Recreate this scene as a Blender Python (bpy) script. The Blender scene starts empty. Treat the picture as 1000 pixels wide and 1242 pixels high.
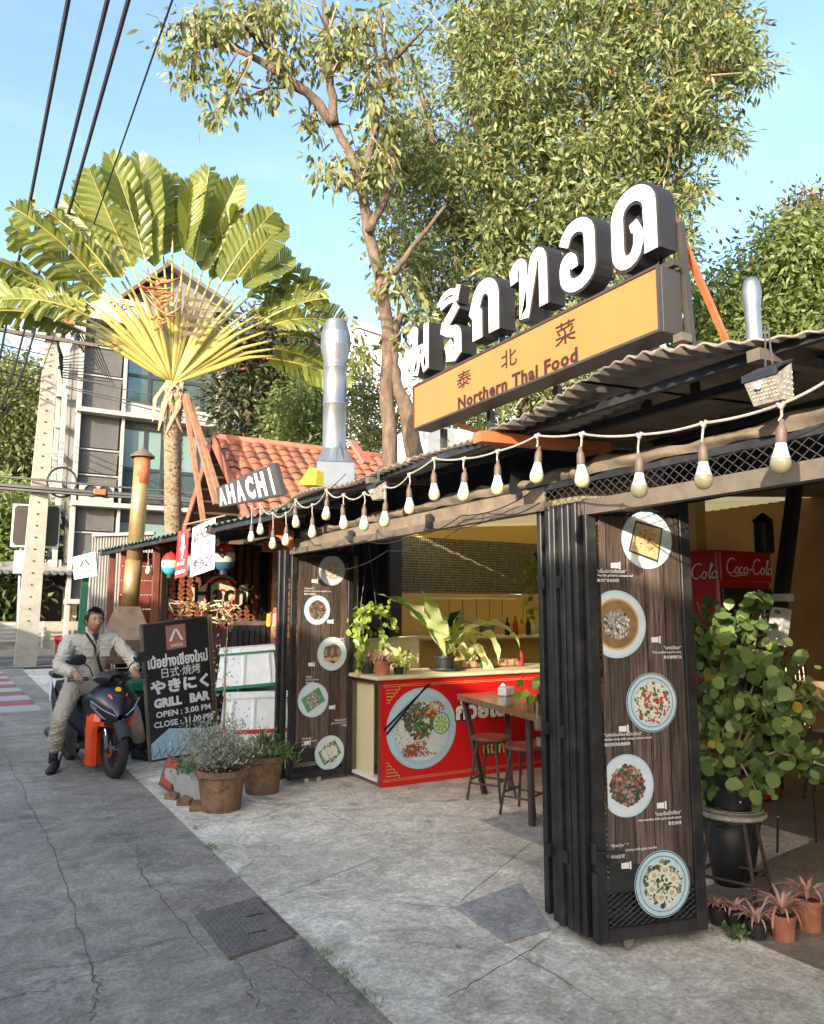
import bpy, math, random
import numpy as np
from mathutils import Vector, Matrix
random.seed(7); rng = np.random.default_rng(7)
S = bpy.context.scene
COL = S.collection
R = math.radians
# ------------------------------------------------------------------ camera, light, exposure
FPX, CX, CY, PIT, YAW, H = 924., 500., 621., R(7.45), R(30.4), 1.6
cam_d = bpy.data.cameras.new('camera'); cam = bpy.data.objects.new('camera', cam_d); COL.objects.link(cam)
cam_d.sensor_fit = 'HORIZONTAL'; cam_d.sensor_width = 36; cam_d.lens = 36*FPX/1000
cam_d.clip_start = .05; cam_d.clip_end = 3000
cam.location = (0, 0, H); cam.rotation_euler = (math.pi/2+PIT, 0, -YAW)
S.camera = cam
SUN_EL, SUN_TRAVEL = R(17), R(58)          # height of the sun, compass way the light travels (from +Y to +X)
SUN_AZ = SUN_TRAVEL + math.pi
world = bpy.data.worlds.new('World'); S.world = world; world.use_nodes = True
nt = world.node_tree; nt.nodes.clear()
def N(nt, t, **k):
    n = nt.nodes.new(t)
    for a, b in k.items(): setattr(n, a, b)
    return n
sky = N(nt, 'ShaderNodeTexSky', sky_type='NISHITA'); sky.sun_disc = False
sky.sun_elevation = SUN_EL; sky.sun_rotation = SUN_AZ; sky.altitude = 300; sky.air_density = 1.0; sky.dust_density = 3.5; sky.ozone_density = 3.0
tc = N(nt, 'ShaderNodeTexCoord')
mp = N(nt, 'ShaderNodeMapping'); mp.inputs['Scale'].default_value = (1.3, 1.3, 2.4); mp.inputs['Location'].default_value = (.37, 1.2, .3); nt.links.new(tc.outputs['Generated'], mp.inputs[0])
cn = N(nt, 'ShaderNodeTexNoise'); cn.inputs['Scale'].default_value = 3.1; cn.inputs['Detail'].default_value = 9; cn.inputs['Roughness'].default_value = .56
nt.links.new(mp.outputs[0], cn.inputs['Vector'])
cr = N(nt, 'ShaderNodeValToRGB'); cr.color_ramp.elements[0].position = .50; cr.color_ramp.elements[1].position = .58
nt.links.new(cn.outputs[0], cr.inputs[0])
sx = N(nt, 'ShaderNodeSeparateXYZ'); nt.links.new(tc.outputs['Generated'], sx.inputs[0])
lo = N(nt, 'ShaderNodeMapRange'); lo.inputs[1].default_value = .20; lo.inputs[2].default_value = .36; lo.inputs[3].default_value = 1; lo.inputs[4].default_value = 0
nt.links.new(sx.outputs[2], lo.inputs[0])
def cumulus(d, deg):
    dt = N(nt, 'ShaderNodeVectorMath', operation='DOT_PRODUCT'); dt.inputs[1].default_value = d; nm_ = N(nt, 'ShaderNodeVectorMath', operation='NORMALIZE'); nt.links.new(tc.outputs['Generated'], nm_.inputs[0]); nt.links.new(nm_.outputs[0], dt.inputs[0])
    mr = N(nt, 'ShaderNodeMapRange'); mr.inputs[1].default_value = math.cos(R(deg)); mr.inputs[2].default_value = 1; nt.links.new(dt.outputs['Value'], mr.inputs[0])
    n2 = N(nt, 'ShaderNodeTexNoise'); n2.inputs['Scale'].default_value = 11; n2.inputs['Detail'].default_value = 9; nt.links.new(nm_.outputs[0], n2.inputs['Vector'])
    a = N(nt, 'ShaderNodeMath', operation='MULTIPLY_ADD'); a.inputs[1].default_value = 2.4; nt.links.new(n2.outputs[0], a.inputs[0]); nt.links.new(mr.outputs[0], a.inputs[2])
    f = N(nt, 'ShaderNodeMapRange'); f.inputs[1].default_value = 1.62; f.inputs[2].default_value = 1.85; nt.links.new(a.outputs[0], f.inputs[0])
    g = N(nt, 'ShaderNodeMath', operation='MULTIPLY'); gt = N(nt, 'ShaderNodeMath', operation='GREATER_THAN'); gt.inputs[1].default_value = 0.0; nt.links.new(mr.outputs[0], gt.inputs[0]); s2 = N(nt, 'ShaderNodeMapRange'); s2.inputs[2].default_value = .25; nt.links.new(mr.outputs[0], s2.inputs[0]); nt.links.new(f.outputs[0], g.inputs[0]); nt.links.new(s2.outputs[0], g.inputs[1]); return g.outputs[0]
ml = N(nt, 'ShaderNodeMath', operation='MULTIPLY'); nt.links.new(cr.outputs[0], ml.inputs[0]); nt.links.new(lo.outputs[0], ml.inputs[1])
ci = N(nt, 'ShaderNodeTexNoise'); ci.inputs['Scale'].default_value = 2.2; ci.inputs['Detail'].default_value = 9
mp2 = N(nt, 'ShaderNodeMapping'); mp2.inputs['Scale'].default_value = (1, 3.5, 5); mp2.inputs['Rotation'].default_value = (0, .5, .5)
nt.links.new(tc.outputs['Generated'], mp2.inputs[0]); nt.links.new(mp2.outputs[0], ci.inputs['Vector'])
cir = N(nt, 'ShaderNodeMapRange'); cir.inputs[1].default_value = .5; cir.inputs[2].default_value = .85; cir.inputs[4].default_value = .07; nt.links.new(ci.outputs[0], cir.inputs[0])
mx = N(nt, 'ShaderNodeMath', operation='MAXIMUM'); nt.links.new(ml.outputs[0], mx.inputs[0]); nt.links.new(cir.outputs[0], mx.inputs[1])
mixc = N(nt, 'ShaderNodeMixRGB'); mixc.inputs[2].default_value = (4.6, 4.5, 4.4, 1)
tint = N(nt, 'ShaderNodeMixRGB', blend_type='MULTIPLY'); tint.inputs[0].default_value = 1; tint.inputs[2].default_value = (.96, .90, .82, 1); nt.links.new(sky.outputs[0], tint.inputs[1])
nt.links.new(mx.outputs[0], mixc.inputs[0]); nt.links.new(tint.outputs[0], mixc.inputs[1])
last = mixc.outputs[0]
for d_, deg_ in (((.738, .56, .355), 4.2), ((.435, .855, .285), 5), ((.80, .40, .40), 5), ((-.5, .8, .25), 12), ((-.8, -.4, .3), 13), ((.3, -.9, .22), 12)):
    mm_ = N(nt, 'ShaderNodeMixRGB'); mm_.inputs[2].default_value = (4.4, 4.4, 4.4, 1); nt.links.new(cumulus(d_, deg_), mm_.inputs[0]); nt.links.new(last, mm_.inputs[1]); last = mm_.outputs[0]
bg = N(nt, 'ShaderNodeBackground'); bg.inputs[1].default_value = .15
out = N(nt, 'ShaderNodeOutputWorld'); nt.links.new(last, bg.inputs[0]); nt.links.new(bg.outputs[0], out.inputs[0])
sd = bpy.data.lights.new('sun', 'SUN'); sun = bpy.data.objects.new('sun', sd); COL.objects.link(sun)
sd.energy = 2.1; sd.angle = R(.5); sd.color = (1, .9, .74)
sv = Vector((math.sin(SUN_TRAVEL)*math.cos(SUN_EL), math.cos(SUN_TRAVEL)*math.cos(SUN_EL), -math.sin(SUN_EL)))
sun.rotation_euler = sv.to_track_quat('-Z', 'Y').to_euler(); sun.location = (-20, -12, 12)
S.view_settings.view_transform = 'Standard'; S.view_settings.look = 'None'; S.view_settings.gamma = 1; S.view_settings.use_curve_mapping = False
S.view_settings.exposure = 2.25
S.cycles.max_bounces = 8; S.cycles.diffuse_bounces = 4; S.cycles.transparent_max_bounces = 8
# ------------------------------------------------------------------ survey of the place: sight lines from the camera to known planes
fw = np.array([math.sin(YAW)*math.cos(PIT), math.cos(YAW)*math.cos(PIT), math.sin(PIT)])
rt = np.array([math.cos(YAW), -math.sin(YAW), 0.]); upv = np.cross(rt, fw); CAM = np.array([0, 0, H])
def ray(x, y): return fw*FPX+rt*(x-CX)+upv*(CY-y)
def G(x, y, z=0.): d = ray(x, y); return CAM+d*(z-H)/d[2]
def PX(x, y, X): d = ray(x, y); return CAM+d*X/d[0]
def PY(x, y, Y): d = ray(x, y); return CAM+d*Y/d[1]
def D(x, y, r): d = ray(x, y); return CAM+d*r/math.hypot(d[0], d[1])
def PL(x, y, p, n): d = ray(x, y); p = np.array(p, float); n = np.array(n, float); return CAM+d*((p-CAM)@n)/(d@n)
V = lambda *a: np.array(a, float)
def nrm(v): v = np.array(v, float); return v/max(1e-9, np.linalg.norm(v))
# ------------------------------------------------------------------ materials
MATS = {}
def _mat(name):
    m = bpy.data.materials.new(name); m.use_nodes = True
    t = m.node_tree; b = t.nodes['Principled BSDF']; MATS[name] = m
    return m, t, b
def M(name, col, rough=.7, metal=0., var=.15, sc=6., bump=0., bsc=None, dirt=None, spec=None, stretch=None, coord='Object', coat=0):
    m, t, b = _mat(name)
    c = N(t, 'ShaderNodeTexCoord'); src = c.outputs[coord]
    if stretch:
        mm = N(t, 'ShaderNodeMapping'); mm.inputs['Scale'].default_value = stretch; t.links.new(src, mm.inputs[0]); src = mm.outputs[0]
    n = N(t, 'ShaderNodeTexNoise'); n.inputs['Scale'].default_value = sc; n.inputs['Detail'].default_value = 7; n.inputs['Roughness'].default_value = .6
    t.links.new(src, n.inputs['Vector'])
    r = N(t, 'ShaderNodeValToRGB'); e = r.color_ramp.elements
    e[0].position = .3; e[1].position = .7
    e[0].color = (*[max(0, x*(1-var)) for x in col], 1); e[1].color = (*[min(1, x*(1+var)) for x in col], 1)
    t.links.new(n.outputs[0], r.inputs[0]); last = r.outputs[0]
    if dirt:
        dc, amt, ds = dirt
        n2 = N(t, 'ShaderNodeTexNoise'); n2.inputs['Scale'].default_value = ds; n2.inputs['Detail'].default_value = 10; n2.inputs['Roughness'].default_value = .7
        t.links.new(src, n2.inputs['Vector'])
        mr = N(t, 'ShaderNodeMapRange'); mr.inputs[1].default_value = .48; mr.inputs[2].default_value = .68; mr.inputs[4].default_value = amt; t.links.new(n2.outputs[0], mr.inputs[0])
        mi = N(t, 'ShaderNodeMixRGB'); mi.inputs[2].default_value = (*dc, 1); t.links.new(mr.outputs[0], mi.inputs[0]); t.links.new(last, mi.inputs[1]); last = mi.outputs[0]
    t.links.new(last, b.inputs['Base Color'])
    b.inputs['Roughness'].default_value = rough; b.inputs['Metallic'].default_value = metal
    if spec is not None: b.inputs['Specular IOR Level'].default_value = spec
    if coat: b.inputs['Coat Weight'].default_value = coat; b.inputs['Coat Roughness'].default_value = .15
    if bump:
        n3 = N(t, 'ShaderNodeTexNoise'); n3.inputs['Scale'].default_value = bsc or sc*4; n3.inputs['Detail'].default_value = 6; t.links.new(src, n3.inputs['Vector'])
        bp = N(t, 'ShaderNodeBump'); bp.inputs['Strength'].default_value = bump; bp.inputs['Distance'].default_value = .02
        t.links.new(n3.outputs[0], bp.inputs['Height']); t.links.new(bp.outputs[0], b.inputs['Normal'])
    return m
def leafmat(name, c1, c2, c3=None, rough=.45, trans=.3):
    """leaf colour differs from leaf to leaf (attribute v), a little light passes through"""
    m, t, b = _mat(name)
    a = N(t, 'ShaderNodeAttribute', attribute_name='v')
    r = N(t, 'ShaderNodeValToRGB'); r.color_ramp.elements[0].color = (*c1, 1); r.color_ramp.elements[1].color = (*c2, 1); r.color_ramp.elements[1].position = .965 if c3 else 1
    if c3: e = r.color_ramp.elements.new(.985); e.color = (*c3, 1)
    t.links.new(a.outputs['Fac'], r.inputs[0]); t.links.new(r.outputs[0], b.inputs['Base Color']); b.inputs['Roughness'].default_value = rough
    b.inputs['Specular IOR Level'].default_value = .35
    tr = N(t, 'ShaderNodeBsdfTranslucent'); mul = N(t, 'ShaderNodeMixRGB', blend_type='MULTIPLY'); mul.inputs[0].default_value = 1; mul.inputs[2].default_value = (1.5, 1.6, .5, 1)
    t.links.new(r.outputs[0], mul.inputs[1]); t.links.new(mul.outputs[0], tr.inputs[0])
    ms = N(t, 'ShaderNodeMixShader'); ms.inputs[0].default_value = trans; t.links.new(b.outputs[0], ms.inputs[1]); t.links.new(tr.outputs[0], ms.inputs[2])
    o = [n for n in t.nodes if n.type == 'OUTPUT_MATERIAL'][0]; t.links.new(ms.outputs[0], o.inputs[0])
    return m
# ------------------------------------------------------------------ things, parts, meshes
def props(o, label=None, cat=None, group=None, kind=None):
    for k, v in (('label', label), ('category', cat), ('group', group), ('kind', kind)):
        if v: o[k] = v
    return o
def thing(name, label, cat, loc=(0, 0, 0), rotz=0, group=None):
    o = bpy.data.objects.new(name, None); COL.objects.link(o); o.location = [float(x) for x in loc]; o.rotation_euler = (0, 0, rotz)
    o.empty_display_size = .2
    return props(o, label, cat, group)
def wmat(o):
    m = Matrix.Identity(4)
    while o is not None: m = o.matrix_basis @ m; o = o.parent
    return m
def link(name, me, mats, parent=None, local=False, **pr):
    if not isinstance(mats, (list, tuple)): mats = [mats]
    for m in mats: me.materials.append(MATS[m] if isinstance(m, str) else m)
    o = bpy.data.objects.new(name, me); COL.objects.link(o)
    if parent is not None:
        o.parent = parent
        if not local: me.transform(wmat(parent).inverted())
    return props(o, **pr)
def dup(root, loc, rotz, label=None, group=None, scale=None):
    def cp(o, par):
        c = o.copy(); COL.objects.link(c); c.parent = par
        for ch in kids.get(o, []): cp(ch, c)
        return c
    kids = {}
    for o in COL.objects:
        if o.parent: kids.setdefault(o.parent, []).append(o)
    r = cp(root, None); r.location = [float(x) for x in loc]; r.rotation_euler = (0, 0, rotz)
    if scale: r.scale = (scale,)*3
    if label: r['label'] = label
    if group: r['group'] = group
    return r
def frame_of(d, ref=(0, 0, 1)):
    d = nrm(d); ref = np.array(ref, float)
    if abs(d@ref) > .97: ref = V(1, 0, 0)
    a = nrm(np.cross(ref, d)); b = np.cross(d, a); return a, b, d
class MB:
    def __init__(s): s.v = []; s.f = []; s.m = []; s.mi = 0; s.sm = []; s.smooth = False
    def mat(s, i): s.mi = i; return s
    def face(s, *idx): s.f.append(tuple(idx)); s.m.append(s.mi); s.sm.append(s.smooth)
    def add(s, vs, fs):
        o = len(s.v); s.v += [tuple(map(float, p)) for p in vs]
        for f in fs: s.face(*[o+i for i in f])
        return s
    def box(s, c, size, rz=0, bev=0, ax=None):
        """box centred at c; ax = three axis vectors instead of rz"""
        if ax is None: ax = (V(math.cos(rz), math.sin(rz), 0), V(-math.sin(rz), math.cos(rz), 0), V(0, 0, 1))
        h = np.array(size, float)/2; c = np.array(c, float)
        if bev:
            b = min(bev, h.min()*.9); vs = []; key = {}
            for sx in (-1, 1):
                for sy in (-1, 1):
                    for sz in (-1, 1):
                        for k in range(3):
                            q = [sx*(h[0]-b), sy*(h[1]-b), sz*(h[2]-b)]; q[k] = (sx, sy, sz)[k]*h[k]
                            key[(sx, sy, sz, k)] = len(vs); vs.append(c+q[0]*ax[0]+q[1]*ax[1]+q[2]*ax[2])
            fs = []
            for k in range(3):
                i, j = [(1, 2), (2, 0), (0, 1)][k]
                for sg in (-1, 1):
                    q = []
                    for a, bb in ((-1, -1), (1, -1), (1, 1), (-1, 1)):
                        t = [0, 0, 0]; t[k] = sg; t[i] = a; t[j] = bb; q.append(key[(*t, k)])
                    fs.append(q if sg > 0 else q[::-1])
            for k in range(3):
                i, j = [(1, 2), (2, 0), (0, 1)][k]
                for a in (-1, 1):
                    for bb in (-1, 1):
                        t1 = [0]*3; t2 = [0]*3; t1[k] = -1; t2[k] = 1; t1[i] = t2[i] = a; t1[j] = t2[j] = bb
                        q = [key[(*t1, i)], key[(*t2, i)], key[(*t2, j)], key[(*t1, j)]]
                        fs.append(q if a*bb < 0 else q[::-1])
            for sx in (-1, 1):
                for sy in (-1, 1):
                    for sz in (-1, 1):
                        q = [key[(sx, sy, sz, k)] for k in range(3)]; fs.append(q if sx*sy*sz > 0 else q[::-1])
            return s.add(vs, fs)
        vs = [c+a*h[0]*ax[0]+b*h[1]*ax[1]+d*h[2]*ax[2] for a in (-1, 1) for b in (-1, 1) for d in (-1, 1)]
        return s.add(vs, [(0, 1, 3, 2), (4, 6, 7, 5), (0, 4, 5, 1), (2, 3, 7, 6), (0, 2, 6, 4), (1, 5, 7, 3)])
    def bar(s, p, q, w, h, ref=(0, 0, 1)):
        p = np.array(p, float); q = np.array(q, float); a, b, d = frame_of(q-p, ref)
        return s.box((p+q)/2, (w, h, np.linalg.norm(q-p)), ax=(a, b, d))
    def tube(s, pts, r, n=8, cap=True, flat=1.):
        pts = [np.array(p, float) for p in pts]; k = len(pts)
        rs = r if isinstance(r, (list, tuple, np.ndarray)) else [r]*k
        ref = None; o = len(s.v)
        for i, p in enumerate(pts):
            d = nrm((pts[min(i+1, k-1)]-pts[max(i-1, 0)])) if k > 1 else V(0, 0, 1)
            if ref is None: a, b, _ = frame_of(d); ref = a
            else: a = nrm(ref-d*(ref@d)); b = np.cross(d, a); ref = a
            for j in range(n):
                t = 2*math.pi*j/n; s.v.append(tuple(p+rs[i]*(math.cos(t)*a+flat*math.sin(t)*b)))
        for i in range(k-1):
            for j in range(n):
                s.face(o+i*n+j, o+i*n+(j+1) % n, o+(i+1)*n+(j+1) % n, o+(i+1)*n+j)
        if cap:
            s.face(*[o+j for j in range(n)][::-1]); s.face(*[o+(k-1)*n+j for j in range(n)])
        return s
    def lathe(s, prof, org=(0, 0, 0), n=20, ax=None, sc=(1, 1), cap=False):
        """profile of (radius, height) turned about the z axis (or ax[2])"""
        org = np.array(org, float); o = len(s.v)
        if ax is None: ax = (V(1, 0, 0), V(0, 1, 0), V(0, 0, 1))
        for r, h in prof:
            for j in range(n):
                t = 2*math.pi*j/n; s.v.append(tuple(org+ax[0]*r*sc[0]*math.cos(t)+ax[1]*r*sc[1]*math.sin(t)+ax[2]*h))
        for i in range(len(prof)-1):
            for j in range(n): s.face(o+i*n+j, o+i*n+(j+1) % n, o+(i+1)*n+(j+1) % n, o+(i+1)*n+j)
        if cap:
            s.face(*[o+j for j in range(n)][::-1]); q = o+(len(prof)-1)*n; s.face(*[q+j for j in range(n)])
        return s
    def quad(s, a, b, c, d): return s.add([a, b, c, d], [(0, 1, 2, 3)])
    def poly(s, pts): return s.add(pts, [tuple(range(len(pts)))])
    def prism(s, pts, dv):
        """polygon pts (3-D) pushed along dv"""
        n = len(pts); dv = np.array(dv, float); pts = [np.array(p, float) for p in pts]
        s.add(pts+[p+dv for p in pts], [tuple(range(n))[::-1], tuple(range(n, 2*n))]+[(i, (i+1) % n, n+(i+1) % n, n+i) for i in range(n)])
        return s
    def slab(s, a, b, c, d, dv): return s.prism([a, b, c, d], dv)
    def grid(s, fn, nu, nv):
        o = len(s.v)
        for i in range(nu+1):
            for j in range(nv+1): s.v.append(tuple(map(float, fn(i/nu, j/nv))))
        for i in range(nu):
            for j in range(nv):
                q = o+i*(nv+1)+j; s.face(q, q+nv+1, q+nv+2, q+1)
        return s
    def ribbon(s, pts, w, a, b, n, dep, closed=False):
        """thick stroke: 2-D points in the plane (a,b) at origin 0, width w, front face along +n*dep"""
        P = [np.array(p, float) for p in pts]; k = len(P); L = []; Rr = []
        for i in range(k):
            p0 = P[(i-1) % k] if closed or i > 0 else P[i]; p1 = P[(i+1) % k] if closed or i < k-1 else P[i]
            d1 = nrm(P[i]-p0) if np.linalg.norm(P[i]-p0) > 1e-9 else nrm(p1-P[i]); d2 = nrm(p1-P[i]) if np.linalg.norm(p1-P[i]) > 1e-9 else d1
            t = nrm(d1+d2); m = V(-t[1], t[0]); sc = 1/max(.5, m@V(-d1[1], d1[0])); ww = (w[i] if isinstance(w, list) else w)/2
            L.append(P[i]+m*ww*sc); Rr.append(P[i]-m*ww*sc)
        o = len(s.v); z0 = n[0]; nn = n[1]
        for q in (L, Rr):
            for p in q:
                s.v.append(tuple(z0+a*p[0]+b*p[1]))
        for q in (L, Rr):
            for p in q:
                s.v.append(tuple(z0+a*p[0]+b*p[1]+nn*dep))
        rngk = range(k) if closed else range(k-1)
        for i in rngk:
            j = (i+1) % k
            l, l2, r, r2 = o+i, o+j, o+k+i, o+k+j; T = 2*k
            s.face(l, l2, r2, r); s.face(l+T, r+T, r2+T, l2+T); s.face(l, l+T, l2+T, l2); s.face(r, r2, r2+T, r+T)
        if not closed:
            T = 2*k
            s.face(o, o+k, o+k+T, o+T); s.face(o+k-1, o+k-1+T, o+2*k-1+T, o+2*k-1)
        return s
    def mesh(s, name='m', smooth=None):
        me = bpy.data.meshes.new(name); me.from_pydata(s.v, [], s.f); me.polygons.foreach_set('material_index', s.m)
        me.polygons.foreach_set('use_smooth', [smooth]*len(s.f) if smooth is not None else s.sm); me.update(); return me
    def build(s, name, mats, parent=None, local=False, smooth=None, **pr):
        return link(name, s.mesh(name, smooth), mats, parent, local, **pr)
def lattice(mb, o, u, v, W, Hh, cw, ch, r):
    """expanded metal: diamond wires filling W x Hh"""
    o = np.array(o, float); nrmv = np.cross(u, v)
    for sgn in (1, -1):
        k = -int(Hh/ch*1)-1
        x = -Hh*cw/ch
        while x < W+Hh*cw/ch:
            # line u = x + sgn*t*cw/ch*..., v = t
            t0, t1 = 0., Hh; sl = cw/ch*sgn; xs = x if sgn > 0 else x
            a = xs; 
            # clip to 0<=u<=W
            lo, hi = t0, t1
            if sl > 0: lo = max(lo, (0-a)/sl); hi = min(hi, (W-a)/sl)
            else: lo = max(lo, (W-a)/sl); hi = min(hi, (0-a)/sl)
            if hi-lo > .004:
                p = o+u*(a+sl*lo)+v*lo+nrmv*.0015*sgn; q = o+u*(a+sl*hi)+v*hi+nrmv*.0015*sgn
                d = nrm(q-p); w = np.cross(nrmv, d)*r
                mb.add([p-w, p+w, q+w, q-w, p+nrmv*r, q+nrmv*r], [(0, 4, 5, 3), (4, 1, 2, 5), (1, 0, 3, 2)])
            x += cw
    return mb
_TC = {}
def text_mesh(s, off=0., space=1.):
    k = (s, off, space)
    if k in _TC: return _TC[k]
    cu = bpy.data.curves.new('t', 'FONT'); cu.body = s; cu.offset = off; cu.resolution_u = 2; cu.space_character = space; cu.fill_mode = 'FRONT'
    o = bpy.data.objects.new('t', cu); COL.objects.link(o)
    dg = bpy.context.evaluated_depsgraph_get(); dg.update(); me = bpy.data.meshes.new_from_object(o.evaluated_get(dg), depsgraph=dg)
    bpy.data.objects.remove(o); bpy.data.curves.remove(cu)
    co = np.empty(len(me.vertices)*3); me.vertices.foreach_get('co', co); co = co.reshape(-1, 3)
    fs = [tuple(p.vertices) for p in me.polygons]; bpy.data.meshes.remove(me)
    if len(co) == 0: co = np.zeros((1, 3))
    mn = co.min(0); mx_ = co.max(0); sz = np.maximum(mx_-mn, 1e-6)
    _TC[k] = ((co[:, :2]-mn[:2])/sz[:2], fs, sz[0]/sz[1]); return _TC[k]
def put_text(mb, s, bl, br, tl, off=.0, lift=.002, dep=0., space=1., keep=None):
    """lettering filling the parallelogram bl-br-tl; keep='l'/'r'/'c' keeps the natural width at height |tl-bl|"""
    bl, br, tl = [np.array(p, float) for p in (bl, br, tl)]
    c, fs, asp = text_mesh(s, off, space); xv = br-bl; yv = tl-bl; n = nrm(np.cross(xv, yv))
    if keep:
        w = asp*np.linalg.norm(yv); W = np.linalg.norm(xv); u = xv/W
        if w > W: w = W
        bl = bl+u*{'l': 0, 'r': W-w, 'c': (W-w)/2}[keep]; xv = u*w
    P = bl+c[:, :1]*xv+c[:, 1:]*yv+n*lift
    if not dep: mb.add(P, fs); return mb
    k = len(P); edge = {}
    for f in fs:
        for i in range(len(f)): edge[(f[i], f[(i+1) % len(f)])] = 1
    F = [tuple(f) for f in fs]+[(b, a, a+k, b+k) for (a, b) in edge if (b, a) not in edge]
    P2 = P-n*dep
    mb.add(list(P)+list(P2), F); return mb
# leaf clouds: many small leaf-shaped faces, T = outline template (along, across, lift)
RH = (np.array([(0, 0, 0), (.42, .5, .1), (1, 0, -.06), (.42, -.5, .1)]), [(0, 2, 1), (0, 3, 2)])
LONG = (np.array([(0, 0, 0), (.3, .5, .08), (.65, .42, .0), (1, 0, -.15), (.65, -.42, .0), (.3, -.5, .08), (.5, 0, -.03)]), [(0, 6, 1), (1, 6, 2), (2, 6, 3), (3, 6, 4), (4, 6, 5), (5, 6, 0)])
ROUND = (np.array([(0, 0, 0), (.22, .3, .03), (.55, .5, .05), (.88, .33, .02), (1, 0, -.02), (.88, -.33, .02), (.55, -.5, .05), (.22, -.3, .03), (.5, 0, -.03)]), [(0, 8, 1), (1, 8, 2), (2, 8, 3), (3, 8, 4), (4, 8, 5), (5, 8, 6), (6, 8, 7), (7, 8, 0)])
def leaf_mesh(P, A, L, W, T=RH, Nn=None, name='leaves'):
    P = np.asarray(P, float); A = np.asarray(A, float); n = len(P); A = A/np.linalg.norm(A, axis=1)[:, None]
    if Nn is None: Nn = rng.normal(size=(n, 3))
    B = np.cross(Nn, A); B /= np.maximum(1e-6, np.linalg.norm(B, axis=1))[:, None]; C = np.cross(A, B)
    L = np.broadcast_to(L, n)[:, None]; W = np.broadcast_to(W, n)[:, None]
    tv, tf = T; k = len(tv); out = np.empty((n, k, 3))
    for i, (u, w, h) in enumerate(tv): out[:, i] = P+A*L*u+B*W*w+C*W*h
    vs = out.reshape(-1, 3); fl = np.array(tf); F = (fl[None]+(np.arange(n)*k)[:, None, None]).reshape(-1, 3)
    me = bpy.data.meshes.new(name); me.vertices.add(len(vs)); me.vertices.foreach_set('co', vs.ravel())
    me.loops.add(F.size); me.loops.foreach_set('vertex_index', F.ravel()); me.polygons.add(len(F))
    me.polygons.foreach_set('loop_start', np.arange(len(F))*3); me.polygons.foreach_set('loop_total', np.full(len(F), 3))
    me.update(calc_edges=True); at = me.attributes.new('v', 'FLOAT', 'POINT'); at.data.foreach_set('value', np.repeat(rng.random(n), k)); me.validate()
    return me
def in_poly(poly, x, y):
    c = np.zeros(len(x), bool); n = len(poly)
    for i in range(n):
        x0, y0 = poly[i]; x1, y1 = poly[(i+1) % n]
        t = ((y0 > y) != (y1 > y)) & (x < (x1-x0)*(y-y0)/((y1-y0) or 1e-9)+x0); c ^= t
    return c
# ------------------------------------------------------------------ colours of the place
M('black_steel', (.028, .03, .034), .5, .3, .3, 12, dirt=((.12, .11, .1), .35, 5))
M('wire', (.10, .10, .10), .5, .6, .2, 20)
M('white_paint', (.72, .71, .67), .55, 0, .06, 5, dirt=((.4, .37, .3), .25, 3))
M('white_clean', (.8, .8, .79), .4, 0, .03, 5)
M('cream', (.62, .54, .33), .6, 0, .08, 3, dirt=((.3, .24, .12), .2, 3))
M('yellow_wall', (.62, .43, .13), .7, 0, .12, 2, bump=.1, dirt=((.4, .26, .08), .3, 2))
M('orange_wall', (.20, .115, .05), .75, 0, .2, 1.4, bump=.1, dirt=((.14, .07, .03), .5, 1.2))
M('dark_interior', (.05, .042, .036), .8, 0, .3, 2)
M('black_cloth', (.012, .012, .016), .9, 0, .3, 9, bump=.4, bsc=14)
M('tan_tarp', (.19, .145, .10), .7, 0, .3, 7, bump=.5, bsc=12, dirt=((.12, .09, .06), .5, 6))
M('brown_steel', (.15, .12, .09), .55, .3, .2, 10, dirt=((.3, .25, .2), .3, 8))
M('corrugated_dark', (.24, .20, .165), .6, .4, .3, 5, dirt=((.25, .15, .08), .5, 4))
M('wood_dark', (.09, .055, .035), .6, 0, .35, 8, stretch=(1, 1, 6), bump=.2)
M('wood_mid', (.22, .12, .06), .5, 0, .3, 6, stretch=(1, 8, 1), bump=.15)
M('wood_red', (.16, .05, .03), .4, 0, .3, 6)
M('brick_orange', (.25, .12, .065), .8, 0, .3, 9, bump=.3)
M('sign_orange', (.43, .162, .036), .45, 0, .06, 1.5, dirt=((.33, .135, .04), .45, 2.2), stretch=(1, 3, .5))
M('sign_brown', (.048, .039, .032), .5, .1, .15, 6)
M('sign_ink', (.028, .012, .008), .6, 0, .1)
M('rust_orange', (.5, .14, .05), .6, .1, .2, 8)
M('galv', (.27, .28, .29), .38, .8, .12, 5, dirt=((.35, .34, .32), .3, 4))
M('brass_rust', (.42, .29, .12), .45, .5, .25, 4, dirt=((.2, .07, .04), .6, 3))
M('bulb_white', (.76, .75, .70), .35, 0, .03)
M('bulb_glass', (.58, .50, .27), .15, 0, .05, coat=.5)
M('socket', (.13, .09, .065), .6, 0, .2)
M('cord', (.33, .30, .25), .7, 0, .2, 20)
M('cable_black', (.015, .015, .017), .6, 0, .1)
M('concrete_pole', (.34, .315, .26), .85, 0, .18, 2.5, bump=.2, dirt=((.25, .22, .18), .5, 2))
M('hotel_white', (.35, .335, .305), .7, 0, .06, 1, dirt=((.4, .37, .33), .2, .8))
M('hotel_grey', (.15, .143, .138), .8, 0, .12, 3)
M('hotel_slat', (.11, .105, .10), .75, 0, .15, 3)
M('hotel_frame', (.05, .055, .055), .5, .3, .1)
M('roof_tile', (.27, .092, .05), .75, 0, .3, 4, bump=.2, dirt=((.14, .07, .05), .45, 2.5))
M('roof_tile_old', (.16, .06, .04), .8, 0, .35, 4, bump=.2, dirt=((.1, .06, .05), .6, 2.5))
M('bark', (.115, .078, .052), .9, 0, .55, 9, bump=1., bsc=22, stretch=(1, 1, .45), dirt=((.07, .055, .04), .8, 5))
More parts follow.
